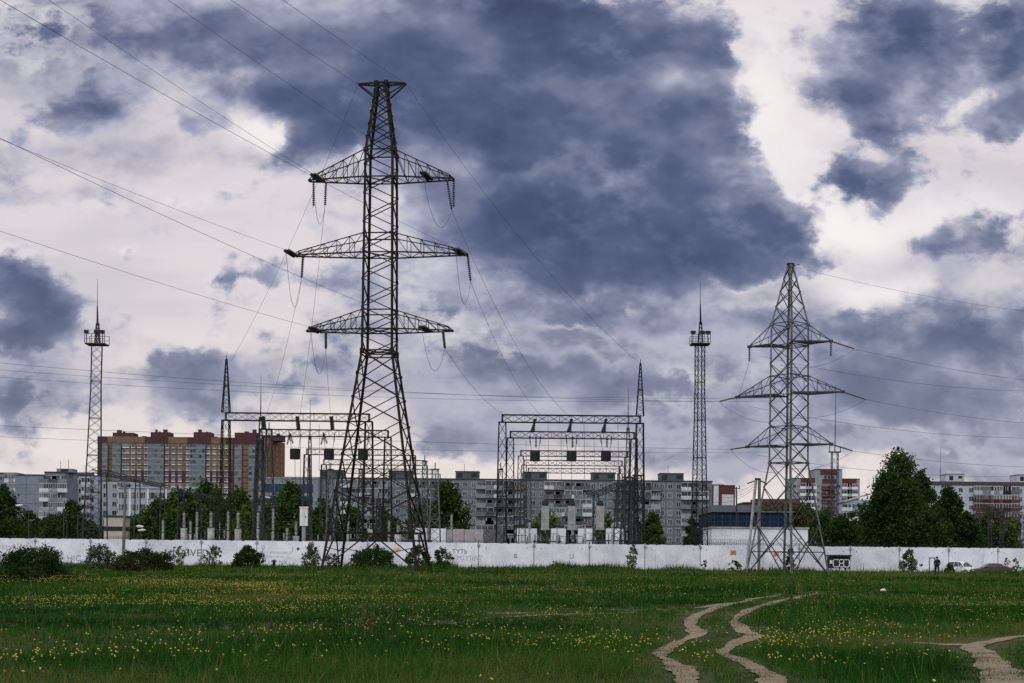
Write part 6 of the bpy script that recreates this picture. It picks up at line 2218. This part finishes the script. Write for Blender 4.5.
# ------------------------------------------------------------------ trees beyond the wall
def tr(px, ytop, D, wpx, name, label, prof='egg', lm=None, n=120, nl=24, leaf=None, base=.1, seed=1, group='trees beyond the wall', droop=0, ybase=556, ntint=.45, bark=None):
    top = P(px, ytop, D); x = P(px, 540, D).x
    H = top.z - .6; W = wpx / F * D * (1.3 if D > 198 else 1.06)
    return tree(name, label, 'tree', x, D, .6, H, W, prof, lm or LEAF_MID, int(n * 1.35), nl + 4, (leaf or max(.16, D * .0011)) * 1.08, base, group, bark, seed, droop, ntint)


tr(897, 448, 186, 84, 'birch_tree', 'big dark birch, tallest tree behind the wall right of the cornerwise pylon', 'birch', LEAF_DARK, 430, 38, .17, .02, 3, droop=.5, ntint=.62, bark=BIRCH)
tr(884, 474, 184, 46, 'broadleaf_tree', 'dark bushy tree filling the left foot of the big birch', 'egg', LEAF_DARK, 200, 34, .2, .02, 4, ntint=.42)
tr(921, 470, 192, 50, 'broadleaf_tree', 'dark tree leaning on the right side of the big birch', 'egg', LEAF_DARK, 230, 34, .2, .02, 5, ntint=.45)
tr(948, 486, 196, 52, 'broadleaf_tree', 'second dark tree right of the big birch, lower and rounder', 'egg', LEAF_DARK, 230, 34, .2, .02, 6, ntint=.42)
tr(967, 508, 190, 34, 'broadleaf_tree', 'small dark tree at the right end of the birch clump', 'egg', LEAF_DARK, 120, 30, .18, .02, 7, ntint=.35)
tr(992, 508, 300, 34, 'broadleaf_tree', 'olive green tree before the red banded block', 'round', LEAF_OLIVE, 90, 24, .28, .05, 8)
tr(1012, 516, 260, 22, 'broadleaf_tree', 'small bright green tree at the right edge frames', 'round', LEAF_LIGHT, 70, 24, .25, .05, 9)
tr(848, 512, 215, 40, 'broadleaf_tree', 'dark low tree between the radio mast and the big birch', 'round', LEAF_DARK, 110, 26, .22, .02, 10)
tr(822, 509, 235, 50, 'broadleaf_tree', 'green rounded tree left of the radio mast', 'round', LEAF_MID, 130, 26, .26, .02, 11)
tr(800, 503, 260, 46, 'broadleaf_tree', 'yellow olive tree seen through the right legs of the cornerwise pylon', 'round', LEAF_OLIVE, 130, 26, .28, .02, 12, ntint=.7)
tr(774, 503, 300, 40, 'broadleaf_tree', 'yellow olive tree above the blue warehouse', 'round', LEAF_OLIVE, 90, 24, .3, .05, 13, ntint=.75)
tr(865, 520, 205, 40, 'broadleaf_tree', 'low dark tree touching the left side of the birch clump', 'round', LEAF_DARK, 110, 26, .2, .02, 14)
tr(691, 516, 215, 24, 'conifer_tree', 'narrow dark tree at the foot of the right mast', 'cone', LEAF_DARK, 90, 24, .2, .02, 15)
tr(652, 512, 220, 30, 'broadleaf_tree', 'green tree right of the right gantry post', 'egg', LEAF_MID, 110, 26, .22, .02, 16, ntint=.6)
tr(607, 511, 250, 22, 'broadleaf_tree', 'small green tree behind the right pale column', 'egg', LEAF_LIGHT, 70, 24, .24, .02, 17)
tr(546, 508, 250, 34, 'broadleaf_tree', 'small light green tree behind the left pale column', 'round', LEAF_LIGHT, 90, 24, .24, .02, 18, ntint=.4)
tr(447, 481, 250, 50, 'broadleaf_tree', 'round dark green tree right of the tall pylon base', 'egg', LEAF_MID, 220, 28, .27, .02, 19)
tr(424, 496, 260, 30, 'broadleaf_tree', 'green tree at the right leg of the tall pylon', 'egg', LEAF_MID, 100, 26, .27, .02, 20)
tr(384, 505, 270, 30, 'broadleaf_tree', 'green tree seen through the middle of the tall pylon base', 'egg', LEAF_MID, 90, 26, .27, .02, 21)
tr(350, 500, 270, 34, 'broadleaf_tree', 'green tree seen through the left part of the tall pylon base', 'egg', LEAF_MID, 100, 26, .27, .02, 22)
tr(322, 497, 265, 36, 'broadleaf_tree', 'green tree just left of the tall pylon base', 'egg', LEAF_MID, 110, 26, .27, .02, 23)
tr(290, 482, 260, 54, 'broadleaf_tree', 'tall green tree behind the white cabinet', 'egg', LEAF_MID, 200, 28, .27, .02, 24)
tr(266, 508, 262, 36, 'broadleaf_tree', 'mid green tree left of the white cabinet tree', 'egg', LEAF_MID, 100, 26, .27, .02, 25)
tr(249, 504, 215, 40, 'broadleaf_tree', 'light yellow green tree beside the dark left gantry post', 'egg', LEAF_LIGHT, 120, 26, .22, .02, 26, ntint=.5)
tr(238, 484, 275, 40, 'broadleaf_tree', 'tall tree before the brick block, behind the left gantry post', 'egg', LEAF_MID, 160, 28, .28, .02, 27)
tr(205, 479, 262, 52, 'broadleaf_tree', 'tall green tree before the brick block, crown highest of the left trees', 'egg', LEAF_MID, 220, 28, .27, .02, 28)
tr(180, 486, 250, 52, 'broadleaf_tree', 'broad green tree left of the highest left crown', 'egg', LEAF_MID, 200, 28, .26, .02, 29)
tr(158, 499, 240, 54, 'broadleaf_tree', 'rounded green tree behind the yard lamps', 'egg', LEAF_MID, 170, 28, .25, .02, 30)
tr(138, 512, 235, 34, 'broadleaf_tree', 'lower green tree at the left end of the tree row', 'egg', LEAF_MID, 110, 26, .25, .02, 31)
tr(71, 499, 225, 30, 'broadleaf_tree', 'dark upright tree left of the left mast', 'egg', LEAF_DARK, 140, 28, .24, .02, 32, ntint=.6)
tr(54, 515, 230, 40, 'broadleaf_tree', 'dark low tree under the blank end wall', 'round', LEAF_DARK, 130, 28, .24, .02, 33)
tr(28, 510, 225, 34, 'conifer_tree', 'dark pointed tree in front of the blank end wall', 'egg', LEAF_DARK, 110, 28, .22, .02, 34, ntint=.6)
tr(3, 484, 215, 34, 'broadleaf_tree', 'tall dark tree cut by the left edge of the picture', 'egg', LEAF_DARK, 170, 30, .23, .02, 35, ntint=.5)
tr(12, 518, 210, 40, 'broadleaf_tree', 'low dark tree at the left edge behind the wall', 'round', LEAF_DARK, 120, 28, .22, .02, 36)
tr(88, 519, 222, 30, 'broadleaf_tree', 'low dark tree behind the left mast foot', 'round', LEAF_DARK, 100, 28, .22, .02, 37)
tr(110, 524, 240, 30, 'broadleaf_tree', 'low dark tree behind the cream booth', 'round', LEAF_DARK, 90, 26, .22, .02, 38)
tr(40, 524, 205, 44, 'broadleaf_tree', 'low spreading dark tree over the wall top near the left edge', 'round', LEAF_DARK, 120, 28, .2, .02, 39)
tr(990, 524, 210, 40, 'broadleaf_tree', 'low dark hedge tree behind the right frames', 'round', LEAF_DARK, 100, 26, .22, .02, 40)

tr(226, 503, 240, 44, 'broadleaf_tree', 'mid green tree between the highest left crown and the dark gantry post', 'egg', LEAF_MID, 130, 26, .25, .02, 41)
tr(120, 522, 250, 36, 'broadleaf_tree', 'low green tree just right of the cream booth', 'round', LEAF_MID, 90, 26, .24, .02, 42)
tr(306, 508, 230, 40, 'broadleaf_tree', 'lower green tree right of the white cabinet', 'egg', LEAF_MID, 120, 26, .25, .02, 43)
tr(838, 516, 190, 44, 'broadleaf_tree', 'dark hedge like tree at the foot of the radio mast', 'round', LEAF_DARK, 120, 26, .2, .02, 44)
tr(925, 512, 182, 60, 'broadleaf_tree', 'lowest dark tree filling the middle of the birch clump', 'round', LEAF_DARK, 170, 30, .18, .02, 45)

# ------------------------------------------------------------------ bushes and saplings before the wall
def bush(px, ytop, ybase, wpx, D, label, lm, n=120, nl=30, leaf=.07, seed=1, prof='bush', name='bush', ntint=.4, cs_=None):
    b = P(px, ybase, D); x = b.x; z = gz(x, D)
    H = P(px, ytop, D).z - z; W = wpx / F * D
    return tree(name, label, 'bush' if name == 'bush' else 'sapling', x, D, z, H, W, prof, lm, n, nl, leaf, .02, 'bushes before the white wall', None, seed, 0, ntint, cs_)


bush(32, 549, 579, 92, 88, 'large dark green bush at the left edge of the meadow', LEAF_DARK, 260, 40, .075, 51, ntint=.35)
bush(100, 543, 573, 38, 118, 'airy grey green shrub right of the large dark bush', LEAF_GREY, 150, 20, .085, 52, 'egg', ntint=.25)
bush(143, 552, 575, 74, 112, 'wide low olive brown bush left of the black graffiti', LEAF_OLIVE, 220, 36, .08, 53, ntint=.3)
bush(179, 546, 568, 30, 146, 'thin sparse shrub over the black graffiti', LEAF_GREY, 45, 9, .11, 54, 'broom', ntint=.15)
bush(214, 543, 568, 28, 147, 'sparse leafy sapling just right of the wall seam by the graffiti', LEAF_GREY, 50, 13, .12, 55, 'egg', ntint=.15)
bush(247, 545, 569, 34, 140, 'compact dark bush left of the small black vent', LEAF_DARK, 150, 34, .10, 56, 'egg', ntint=.3)
bush(310, 542, 568, 26, 145, 'light green leafy sapling left of the tall pylon base', LEAF_GREY, 80, 18, .11, 57, 'egg', ntint=.5)
bush(372, 549, 568, 62, 140, 'broad dark green bush inside the tall pylon base', LEAF_MID, 200, 32, .10, 58, ntint=.3)
bush(418, 545, 568, 34, 141, 'bushy green shrub at the right foot of the tall pylon', LEAF_MID, 130, 24, .10, 59, 'egg', ntint=.35)
bush(441, 547, 568, 28, 143, 'looser green shrub right of the tall pylon, by small graffiti', LEAF_MID, 90, 20, .10, 60, 'egg', ntint=.45)
bush(633, 543, 569, 17, 148, 'slim green sapling before the wall below the right gantry', LEAF_GREY, 55, 16, .10, 61, 'egg', 'sapling', ntint=.4)
bush(790, 545, 572, 18, 150, 'slim dark sapling behind the front leg of the cornerwise pylon', LEAF_MID, 60, 18, .11, 62, 'cone', 'sapling', ntint=.2)
bush(909, 549, 573, 24, 150, 'small leafy sapling before the wall left of the standing person', LEAF_GREY, 80, 18, .12, 63, 'egg', 'sapling', ntint=.3)
bush(949.5, 564, 576, 11, 146, 'small round dark bush between the person and the white car', LEAF_DARK, 60, 26, .09, 64, 'egg', ntint=.25)
bush(1016, 558, 573, 14, 151, 'leafless thin shrub at the right end of the wall', LEAF_OLIVE, 26, 6, .1, 65, 'broom', ntint=.2)
bush(1007, 557, 573, 10, 151, 'leafless thin shrub behind the dark red car', LEAF_OLIVE, 20, 6, .1, 66, 'broom', ntint=.2)
bush(735, 561, 572, 20, 149, 'dry brownish weeds below the ochre plate', LEAF_OLIVE, 36, 10, .1, 67, 'broom', ntint=.5)
bush(333, 553, 570, 24, 138, 'dry twiggy shrub at the left foot of the tall pylon', LEAF_OLIVE, 60, 12, .09, 68, 'broom', ntint=.4)
bush(705, 558, 573, 8, 149, 'single tall dry weed left of the ochre plate', LEAF_OLIVE, 14, 8, .09, 69, 'broom', ntint=.2)
bush(555, 561, 566, 14, 151, 'tiny faint dry weeds on the mound before the wall', LEAF_OLIVE, 22, 8, .08, 70, 'broom', ntint=.3)
# dry weed stalks standing in the meadow
for k, (px, py, words) in enumerate(((31, 612, 'at the left, above the dandelion band'), (360, 628, 'in the middle of the meadow, left one'), (367, 640, 'in the middle of the meadow, right one'), (790, 612, 'right of the two ruts'), (812, 606, 'right of the ruts, farther back'), (556, 600, 'before the low mound'))):
    g = ground_at(px, py)
    t = tree('weed_clump', f'dry brown weed clump {words}', 'weeds', g.x, g.y, g.z, .6, .7, 'broom', foliage_mat('dry weed', (.05, .055, .02), (.14, .13, .06), .8, .2), 26, 9, .03, .02, 'dry weed clumps in the meadow', STEMG, 80 + k)
# ------------------------------------------------------------------ cars
TYRE = mat('tyre rubber', (.015, .015, .015), .9)
RIM = mat('wheel rim', (.35, .35, .36), .35, .6)
CGLASS = mat('car glass', (.012, .014, .016), .08, 0, .1, 1, spec=.6)
LAMPG = mat('headlight glass', (.5, .5, .5), .15, 0, .1, 3, spec=.6)
TAIL = mat('red tail light', (.25, .01, .01), .25, 0, .1, 3)


def car(label, x, y, z, yaw, paint, L=4.4, W=1.72, H=1.42, hood_up=False, hatch=False):
    t = thing('parked_car', label, 'car', (x, y, z))
    t.rotation_euler = (0, 0, yaw)
    # car points along +x locally
    S = L / 4.4
    st = [(-2.2, .42, .80, .62), (-2.12, .30, .92, .78), (-1.5, .22, .96, .84), (-.9, .2, .95, .86), (.1, .2, .93, .86), (.75, .2, .92, .86), (1.35, .22, .84, .84), (1.95, .28, .74, .78), (2.16, .34, .66, .66), (2.22, .42, .58, .5)]
    m = MB()
    rings = []
    for (sx, zb, zt, hw) in st:
        hw = hw / .86 * W / 2
        rings.append([(sx * S, -hw * .9, zb), (sx * S, -hw, zb + .12), (sx * S, -hw, (zb + zt) / 2 + .06), (sx * S, -hw * .95, zt - .03), (sx * S, -hw * .8, zt + .01), (sx * S, 0, zt + .035),
                      (sx * S, hw * .8, zt + .01), (sx * S, hw * .95, zt - .03), (sx * S, hw, (zb + zt) / 2 + .06), (sx * S, hw, zb + .12), (sx * S, hw * .9, zb)])
    for a, b in zip(rings[:-1], rings[1:]):
        for k in range(len(a) - 1):
            m.face([a[k], b[k], b[k + 1], a[k + 1]])
        m.face([a[-1], b[-1], b[0], a[0]])
    m.face(rings[0]); m.face(list(reversed(rings[-1])))
    o = m.build('body', [paint], t, (0, 0, 0), True)
    # cabin
    hw = W / 2
    base = [(-1.55 if not hatch else -2.0, .93), (1.0, .91)]
    roof = [(-.95 if not hatch else -1.6, H - .02), (-.2, H), (.28, H - .03)]
    m = MB()
    lo = [(-1.62 if not hatch else -2.05, .94), (-.7, .94), (.2, .92), (1.08, .90)]
    hi = [(-.92 if not hatch else -1.65, H - .03), (-.55, H), (-.05, H), (.30, H - .04)]
    R_ = []
    for (lx, lz), (hx_, hz2) in zip(lo, hi):
        R_.append([(lx * S, -hw * .93, lz), (hx_ * S, -hw * .74, hz2 - .05), (hx_ * S, -hw * .55, hz2 + .01), (hx_ * S, hw * .55, hz2 + .01), (hx_ * S, hw * .74, hz2 - .05), (lx * S, hw * .93, lz)])
    for a, b in zip(R_[:-1], R_[1:]):
        for k in range(5): m.face([a[k], b[k], b[k + 1], a[k + 1]])
    m.face([R_[0][k] for k in range(6)]); m.face([R_[-1][k] for k in reversed(range(6))])
    m.build('roof', [paint], t, (0, 0, 0))
    # glass
    def lerp3(a, b, f): return tuple(a[i] + (b[i] - a[i]) * f for i in range(3))
    def pane(a, b, c, d, off, inset=.1):
        cen = tuple((a[i] + b[i] + c[i] + d[i]) / 4 for i in range(3))
        pts = [lerp3(p_, cen, inset) for p_ in (a, b, c, d)]
        m = MB(); m.face([tuple(p_[i] + off[i] for i in range(3)) for p_ in pts])
        m.build('window', [CGLASS], t, (0, 0, 0))
    for a, b in zip(R_[:-1], R_[1:]):
        pane(a[0], b[0], b[1], a[1], (0, -.012, .004)); pane(a[5], b[5], b[4], a[4], (0, .012, .004))
    pane(R_[-1][0], R_[-1][5], R_[-1][4], R_[-1][1], (.015, 0, .01), .12)
    pane(R_[0][0], R_[0][5], R_[0][4], R_[0][1], (-.015, 0, .01), .14)
    for sx in (-1.36, 1.36):
        for s in (-1, 1):
            m = MB(); cy = s * (hw - .1)
            prof = [(0.22, -.11), (.30, -.10), (.315, -.05), (.315, .05), (.30, .10), (.22, .11)]
            n = 20
            for (r0, y0), (r1, y1) in zip(prof[:-1], prof[1:]):
                for k in range(n):
                    a0, a1 = 2 * math.pi * k / n, 2 * math.pi * (k + 1) / n
                    m.face([(sx * S + r0 * math.cos(a0), cy + y0, .315 + r0 * math.sin(a0)), (sx * S + r0 * math.cos(a1), cy + y0, .315 + r0 * math.sin(a1)), (sx * S + r1 * math.cos(a1), cy + y1, .315 + r1 * math.sin(a1)), (sx * S + r1 * math.cos(a0), cy + y1, .315 + r1 * math.sin(a0))])
            wv = m.build('wheel', [TYRE], t, (0, 0, 0))
            m = MB(); m.tube([(sx * S, cy - .09, .315), (sx * S, cy + .09, .315)], .22, 14); m.build('rim', [RIM], wv, (0, 0, 0))
    for s in (-1, 1):
        m = MB(); m.box((2.14 * S, s * hw * .66, .60), (.14, .34, .13)); m.build('headlight', [LAMPG], t, (0, 0, 0))
        m = MB(); m.box((-2.17 * S, s * hw * .68, .78), (.1, .3, .16)); m.build('tail_light', [TAIL], t, (0, 0, 0))
        m = MB(); m.box((.72 * S, s * (hw + .06), .98), (.12, .16, .11)); m.build('side_mirror', [paint], t, (0, 0, 0))
        m = MB()
        for dx in (-.75, .15): m.box((dx * S, s * (hw + .005), .76), (.16, .03, .03))
        m.build('door_handle', [BLACK], t, (0, 0, 0))
    m = MB(); m.box((2.2 * S, 0, .40), (.08, W * .8, .12)); m.build('bumper', [BLACK], t, (0, 0, 0))
    return t


REDC = mat('dark red car paint', (.034, .008, .010), .3, .1, .15, 1.5, spec=.5)
WHC = mat('white car paint', (.62, .62, .64), .3, 0, .08, 1.5, spec=.5)
g = P(991, 573, 148)
car('dark red sedan parked before the wall at the right, facing left', g.x, 148, gz(g.x, 148) - .05, R(177), REDC, 4.1, 1.68, 1.36)
g = P(962, 573, 151)
car('white hatchback parked nose toward the viewer behind the dark red sedan', g.x, 151, gz(g.x, 151) - .05, R(-58), WHC, 3.5, 1.6, 1.5, hatch=True)

# ------------------------------------------------------------------ meter kiosk on legs
KD = 149.0
g = P(839.5, 570, KD)
kz = gz(g.x, KD)
t = thing('kiosk', 'small dark kiosk with white framed windows at the right foot of the cornerwise pylon', 'kiosk', (g.x, KD, kz))
sc_ = 160 / F
def kx(px): return P(px, 562, KD).x
def kzz(py): return P(839, py, KD).z
DKW = mat('dark brown boards', (.028, .020, .018), .8, 0, .4, 3)
m = MB(); m.box2(kx(830.3), kx(850.2), KD, KD + 1.6, kzz(568.3), kzz(556.6)); m.build('wall', [DKW], t, t.location)
m = MB(); m.box2(kx(828.2), kx(851), KD - .35, KD + 1.9, kzz(556.5), kzz(554.8)); m.build('roof', [BLACK], t, t.location)
x0, x1, z0, z1 = kx(832.8), kx(849.6), kzz(567.3), kzz(559.2)
m = MB(); fr = .09
ww = x1 - x0
for (a, b, c, d) in ((x0, x1, z1 - fr, z1), (x0, x1, z0, z0 + fr), (x0, x0 + fr, z0, z1), (x1 - fr, x1, z0, z1), (x0 + ww * .36, x0 + ww * .36 + fr, z0, z1), (x0 + ww * .62, x0 + ww * .62 + fr, z0, z1), (x0 + ww * .36, x0 + ww * .66, (z0 + z1) / 2 - fr / 2, (z0 + z1) / 2 + fr / 2)):
    m.box2(a, b, KD - .07, KD - .003, c, d)
wf = m.build('window_frame', [mat('bright white paint', (.75, .75, .75), .6)], t, t.location)
m = MB(); m.box2(x0 + .02, x1 - .02, KD - .025, KD - .008, z0 + .02, z1 - .02)
m.build('window', [BLACK], t, t.location)
m = MB()
for px in (831, 849):
    for yy in (KD + .1, KD + 1.5): m.box2(kx(px) - .09, kx(px) + .09, yy - .09, yy + .09, kz - .2, kzz(568.2))
m.build('leg', [CONC], t, t.location)
m = MB(); m.box((kx(830.8), KD - .1, kzz(562)), (.25, .2, .35)); m.build('meter_box', [WHITEP], t, t.location)

# thin frame standing before the wall by the person
g = P(932.3, 572, 150); z = gz(g.x, 150)
t = thing('goal_frame', 'thin dark steel frame of two posts and a crossbar by the person', 'frame', (g.x, 150, z))
m = MB(); zt = P(932, 558, 150).z
for dx in (-.32, .24): m.bar((g.x + dx, 150, z - .1), (g.x + dx, 150, zt), .07)
m.bar((g.x - .38, 150, zt), (g.x + .3, 150, zt), .1); m.build('bars', [STEEL2], t, t.location)
m = MB(); m.bar((g.x + .2, 149.9, zt), (g.x + .3, 149.7, zt + .02), .06); m.build('hook', [STEEL2], t, t.location)
# white scrap in the grass
g = ground_at(883, 593)
m = MB()
pts = [(-.16, -.05, .02), (.05, -.12, .06), (.17, -.02, .03), (.1, .1, .12), (-.08, .09, .1)]
m.face([(g.x + a, g.y + b, g.z + .12 + c) for a, b, c in pts]); m.face([(g.x + a * .9, g.y + b * .9, g.z + .09 + c * .3) for a, b, c in reversed(pts)])
for k in range(5):
    a, b = pts[k], pts[(k + 1) % 5]
    m.face([(g.x + a[0], g.y + a[1], g.z + .12 + a[2]), (g.x + a[0] * .9, g.y + a[1] * .9, g.z + .09 + a[2] * .3), (g.x + b[0] * .9, g.y + b[1] * .9, g.z + .09 + b[2] * .3), (g.x + b[0], g.y + b[1], g.z + .12 + b[2])])
tag(m.build('plastic_bag', [WHITEP], None, (g.x, g.y, g.z)), 'crumpled white plastic bag lying in the grass before the kiosk', 'bag')

# ------------------------------------------------------------------ the standing person
def person(x, y, z, yaw, H=1.74):
    k = H / 1.75
    V, E, RAD, TAGS = [], [], [], []
    def v(p, r, tag_='jacket'):
        V.append(Vector(p) * k); RAD.append(r * k); TAGS.append(tag_); return len(V) - 1
    def chain(start, items):
        p_ = start
        for (q, r, tg) in items:
            i = v(q, r, tg); E.append((p_, i)); p_ = i
        return p_
    pel = v((0, 0, .95), .135, 'trousers')
    ch = chain(pel, [((0, .0, 1.08), .16, 'jacket'), ((0, .0, 1.25), .18, 'jacket'), ((0, .01, 1.40), .135, 'jacket')])
    nk = chain(ch, [((0, .015, 1.49), .06, 'skin'), ((0, -.005, 1.58), .082, 'skin'), ((0, -.012, 1.66), .094, 'skin'), ((0, -.005, 1.725), .06, 'skin')])
    chain(len(V) - 3, [((0, -.10, 1.585), .028, 'skin')])      # chin and nose side
    for s in (-1, 1):
        hip = chain(pel, [((s * .10, 0, .90), .105, 'trousers'), ((s * .115, -.02 * s, .50), .068, 'trousers'), ((s * .12, .03, .11), .05, 'trousers'), ((s * .125, .0, .045), .042, 'shoe')])
        chain(hip, [((s * .14, -.10, .035), .04, 'shoe'), ((s * .145, -.17, .028), .03, 'shoe')])
        sh = chain(ch, [((s * .18, .01, 1.415), .075, 'jacket'), ((s * .255, .03, 1.14), .056, 'jacket'), ((s * .17, -.16, 1.02), .044, 'jacket'), ((s * .13, -.20, 1.01), .03, 'skin')])
        palm = chain(sh, [((s * .085, -.225, 1.01), .033, 'skin')])
        for j, (dz, ln) in enumerate(((.030, .055), (.010, .062), (-.010, .058), (-.030, .045))):
            chain(palm, [((s * .05, -.245, 1.01 + dz), .011, 'skin'), ((s * (.05 - ln * .5), -.262, 1.008 + dz), .0095, 'skin'), ((s * (.05 - ln * .85), -.25, 1.005 + dz), .008, 'skin')])
        chain(sh, [((s * .105, -.235, 1.045), .012, 'skin'), ((s * .075, -.25, 1.06), .010, 'skin')])
    me = bpy.data.meshes.new('person')
    me.from_pydata(V, E, [])
    ob = bpy.data.objects.new('person', me); COL.objects.link(ob)
    md = ob.modifiers.new('skin', 'SKIN'); 
    if not me.skin_vertices: me.attributes.new('skin', 'FLOAT', 'POINT')
    return ob, me, V, E, RAD, TAGS, md


def build_person(x, y, z, yaw, H=1.74):
    import bmesh
    ob, me, V, E, RAD, TAGS, md = person(x, y, z, yaw, H)
    bm = bmesh.new(); bm.from_mesh(me)
    lay = bm.verts.layers.skin.verify()
    bm.verts.ensure_lookup_table()
    for i, bv in enumerate(bm.verts):
        bv[lay].radius = (RAD[i], RAD[i]); bv[lay].use_root = (i == 0)
    bm.to_mesh(me); bm.free()
    md.use_smooth_shade = True
    sb = ob.modifiers.new('sub', 'SUBSURF'); sb.levels = 2; sb.render_levels = 2
    dg = bpy.context.evaluated_depsgraph_get(); dg.update()
    ev = ob.evaluated_get(dg)
    nm = bpy.data.meshes.new_from_object(ev)
    bpy.data.objects.remove(ob)
    for n_, c_ in (('jacket', (.007, .007, .009)), ('trousers', (.008, .009, .012)), ('skin', (.35, .19, .13)), ('shoe', (.01, .01, .01))):
        nm.materials.append(mat('person ' + n_, c_, .85, 0, .2, 8))
    idx = {'jacket': 0, 'trousers': 1, 'skin': 2, 'shoe': 3}
    segs = [(V[a], V[b], TAGS[b] if TAGS[b] == TAGS[a] or b > a else TAGS[a], RAD[b]) for a, b in E]
    mi = []
    for p_ in nm.polygons:
        c = p_.center; best = None
        for a, b, tg, r in segs:
            d = b - a; f = max(0, min(1, (c - a).dot(d) / max(d.length_squared, 1e-9)))
            q = (c - (a + d * f)).length - r
            if best is None or q < best[0]: best = (q, tg)
        mi.append(idx[best[1]])
    nm.polygons.foreach_set('material_index', mi)
    o = bpy.data.objects.new('person', nm); COL.objects.link(o)
    o.location = (x, y, z); o.rotation_euler = (0, 0, yaw)
    tag(o, 'person in black jacket and dark trousers standing in the meadow near the wall', 'person')
    k = H / 1.75
    m = MB()
    n = 12
    for i in range(5):
        f0, f1 = i / 5, (i + 1) / 5
        for j in range(n):
            a0, a1 = 2 * math.pi * j / n, 2 * math.pi * (j + 1) / n
            def pt(f, a):
                th = f * 1.75
                r = .107 * k
                return (r * .92 * math.sin(th) * math.cos(a), r * math.sin(th) * math.sin(a) + .015, 1.655 * k + r * math.cos(th) + (.05 * k if math.sin(a) < 0 else -.02 * k) * (1 - math.cos(th)) * .8)
            m.face([pt(f0, a0), pt(f0, a1), pt(f1, a1), pt(f1, a0)])
    m.build('hair', [mat('dark hair', (.012, .010, .009), .7)], o, (0, 0, 0), True)
    m = MB()
    for s in (-1, 1): 
        m.box((s * .036 * k, -.098 * k, 1.645 * k), (.022, .012, .012))
    m.build('eyes', [BLACK], o, (0, 0, 0))
    m = MB(); m.box((0, -.108 * k, 1.61 * k), (.022, .03, .04)); m.build('nose', [mat('person skin', (.35, .19, .13))], o, (0, 0, 0))
    m = MB()
    for s in (-1, 1): m.box((s * .098 * k, .0, 1.63 * k), (.018, .035, .06))
    m.build('ears', [mat('person skin', (.35, .19, .13))], o, (0, 0, 0))
    return o


g = P(937, 577, 126)
build_person(g.x, 126.0, gz(g.x, 126) + .06, R(155), 1.8)
print('objects', len(bpy.data.objects))
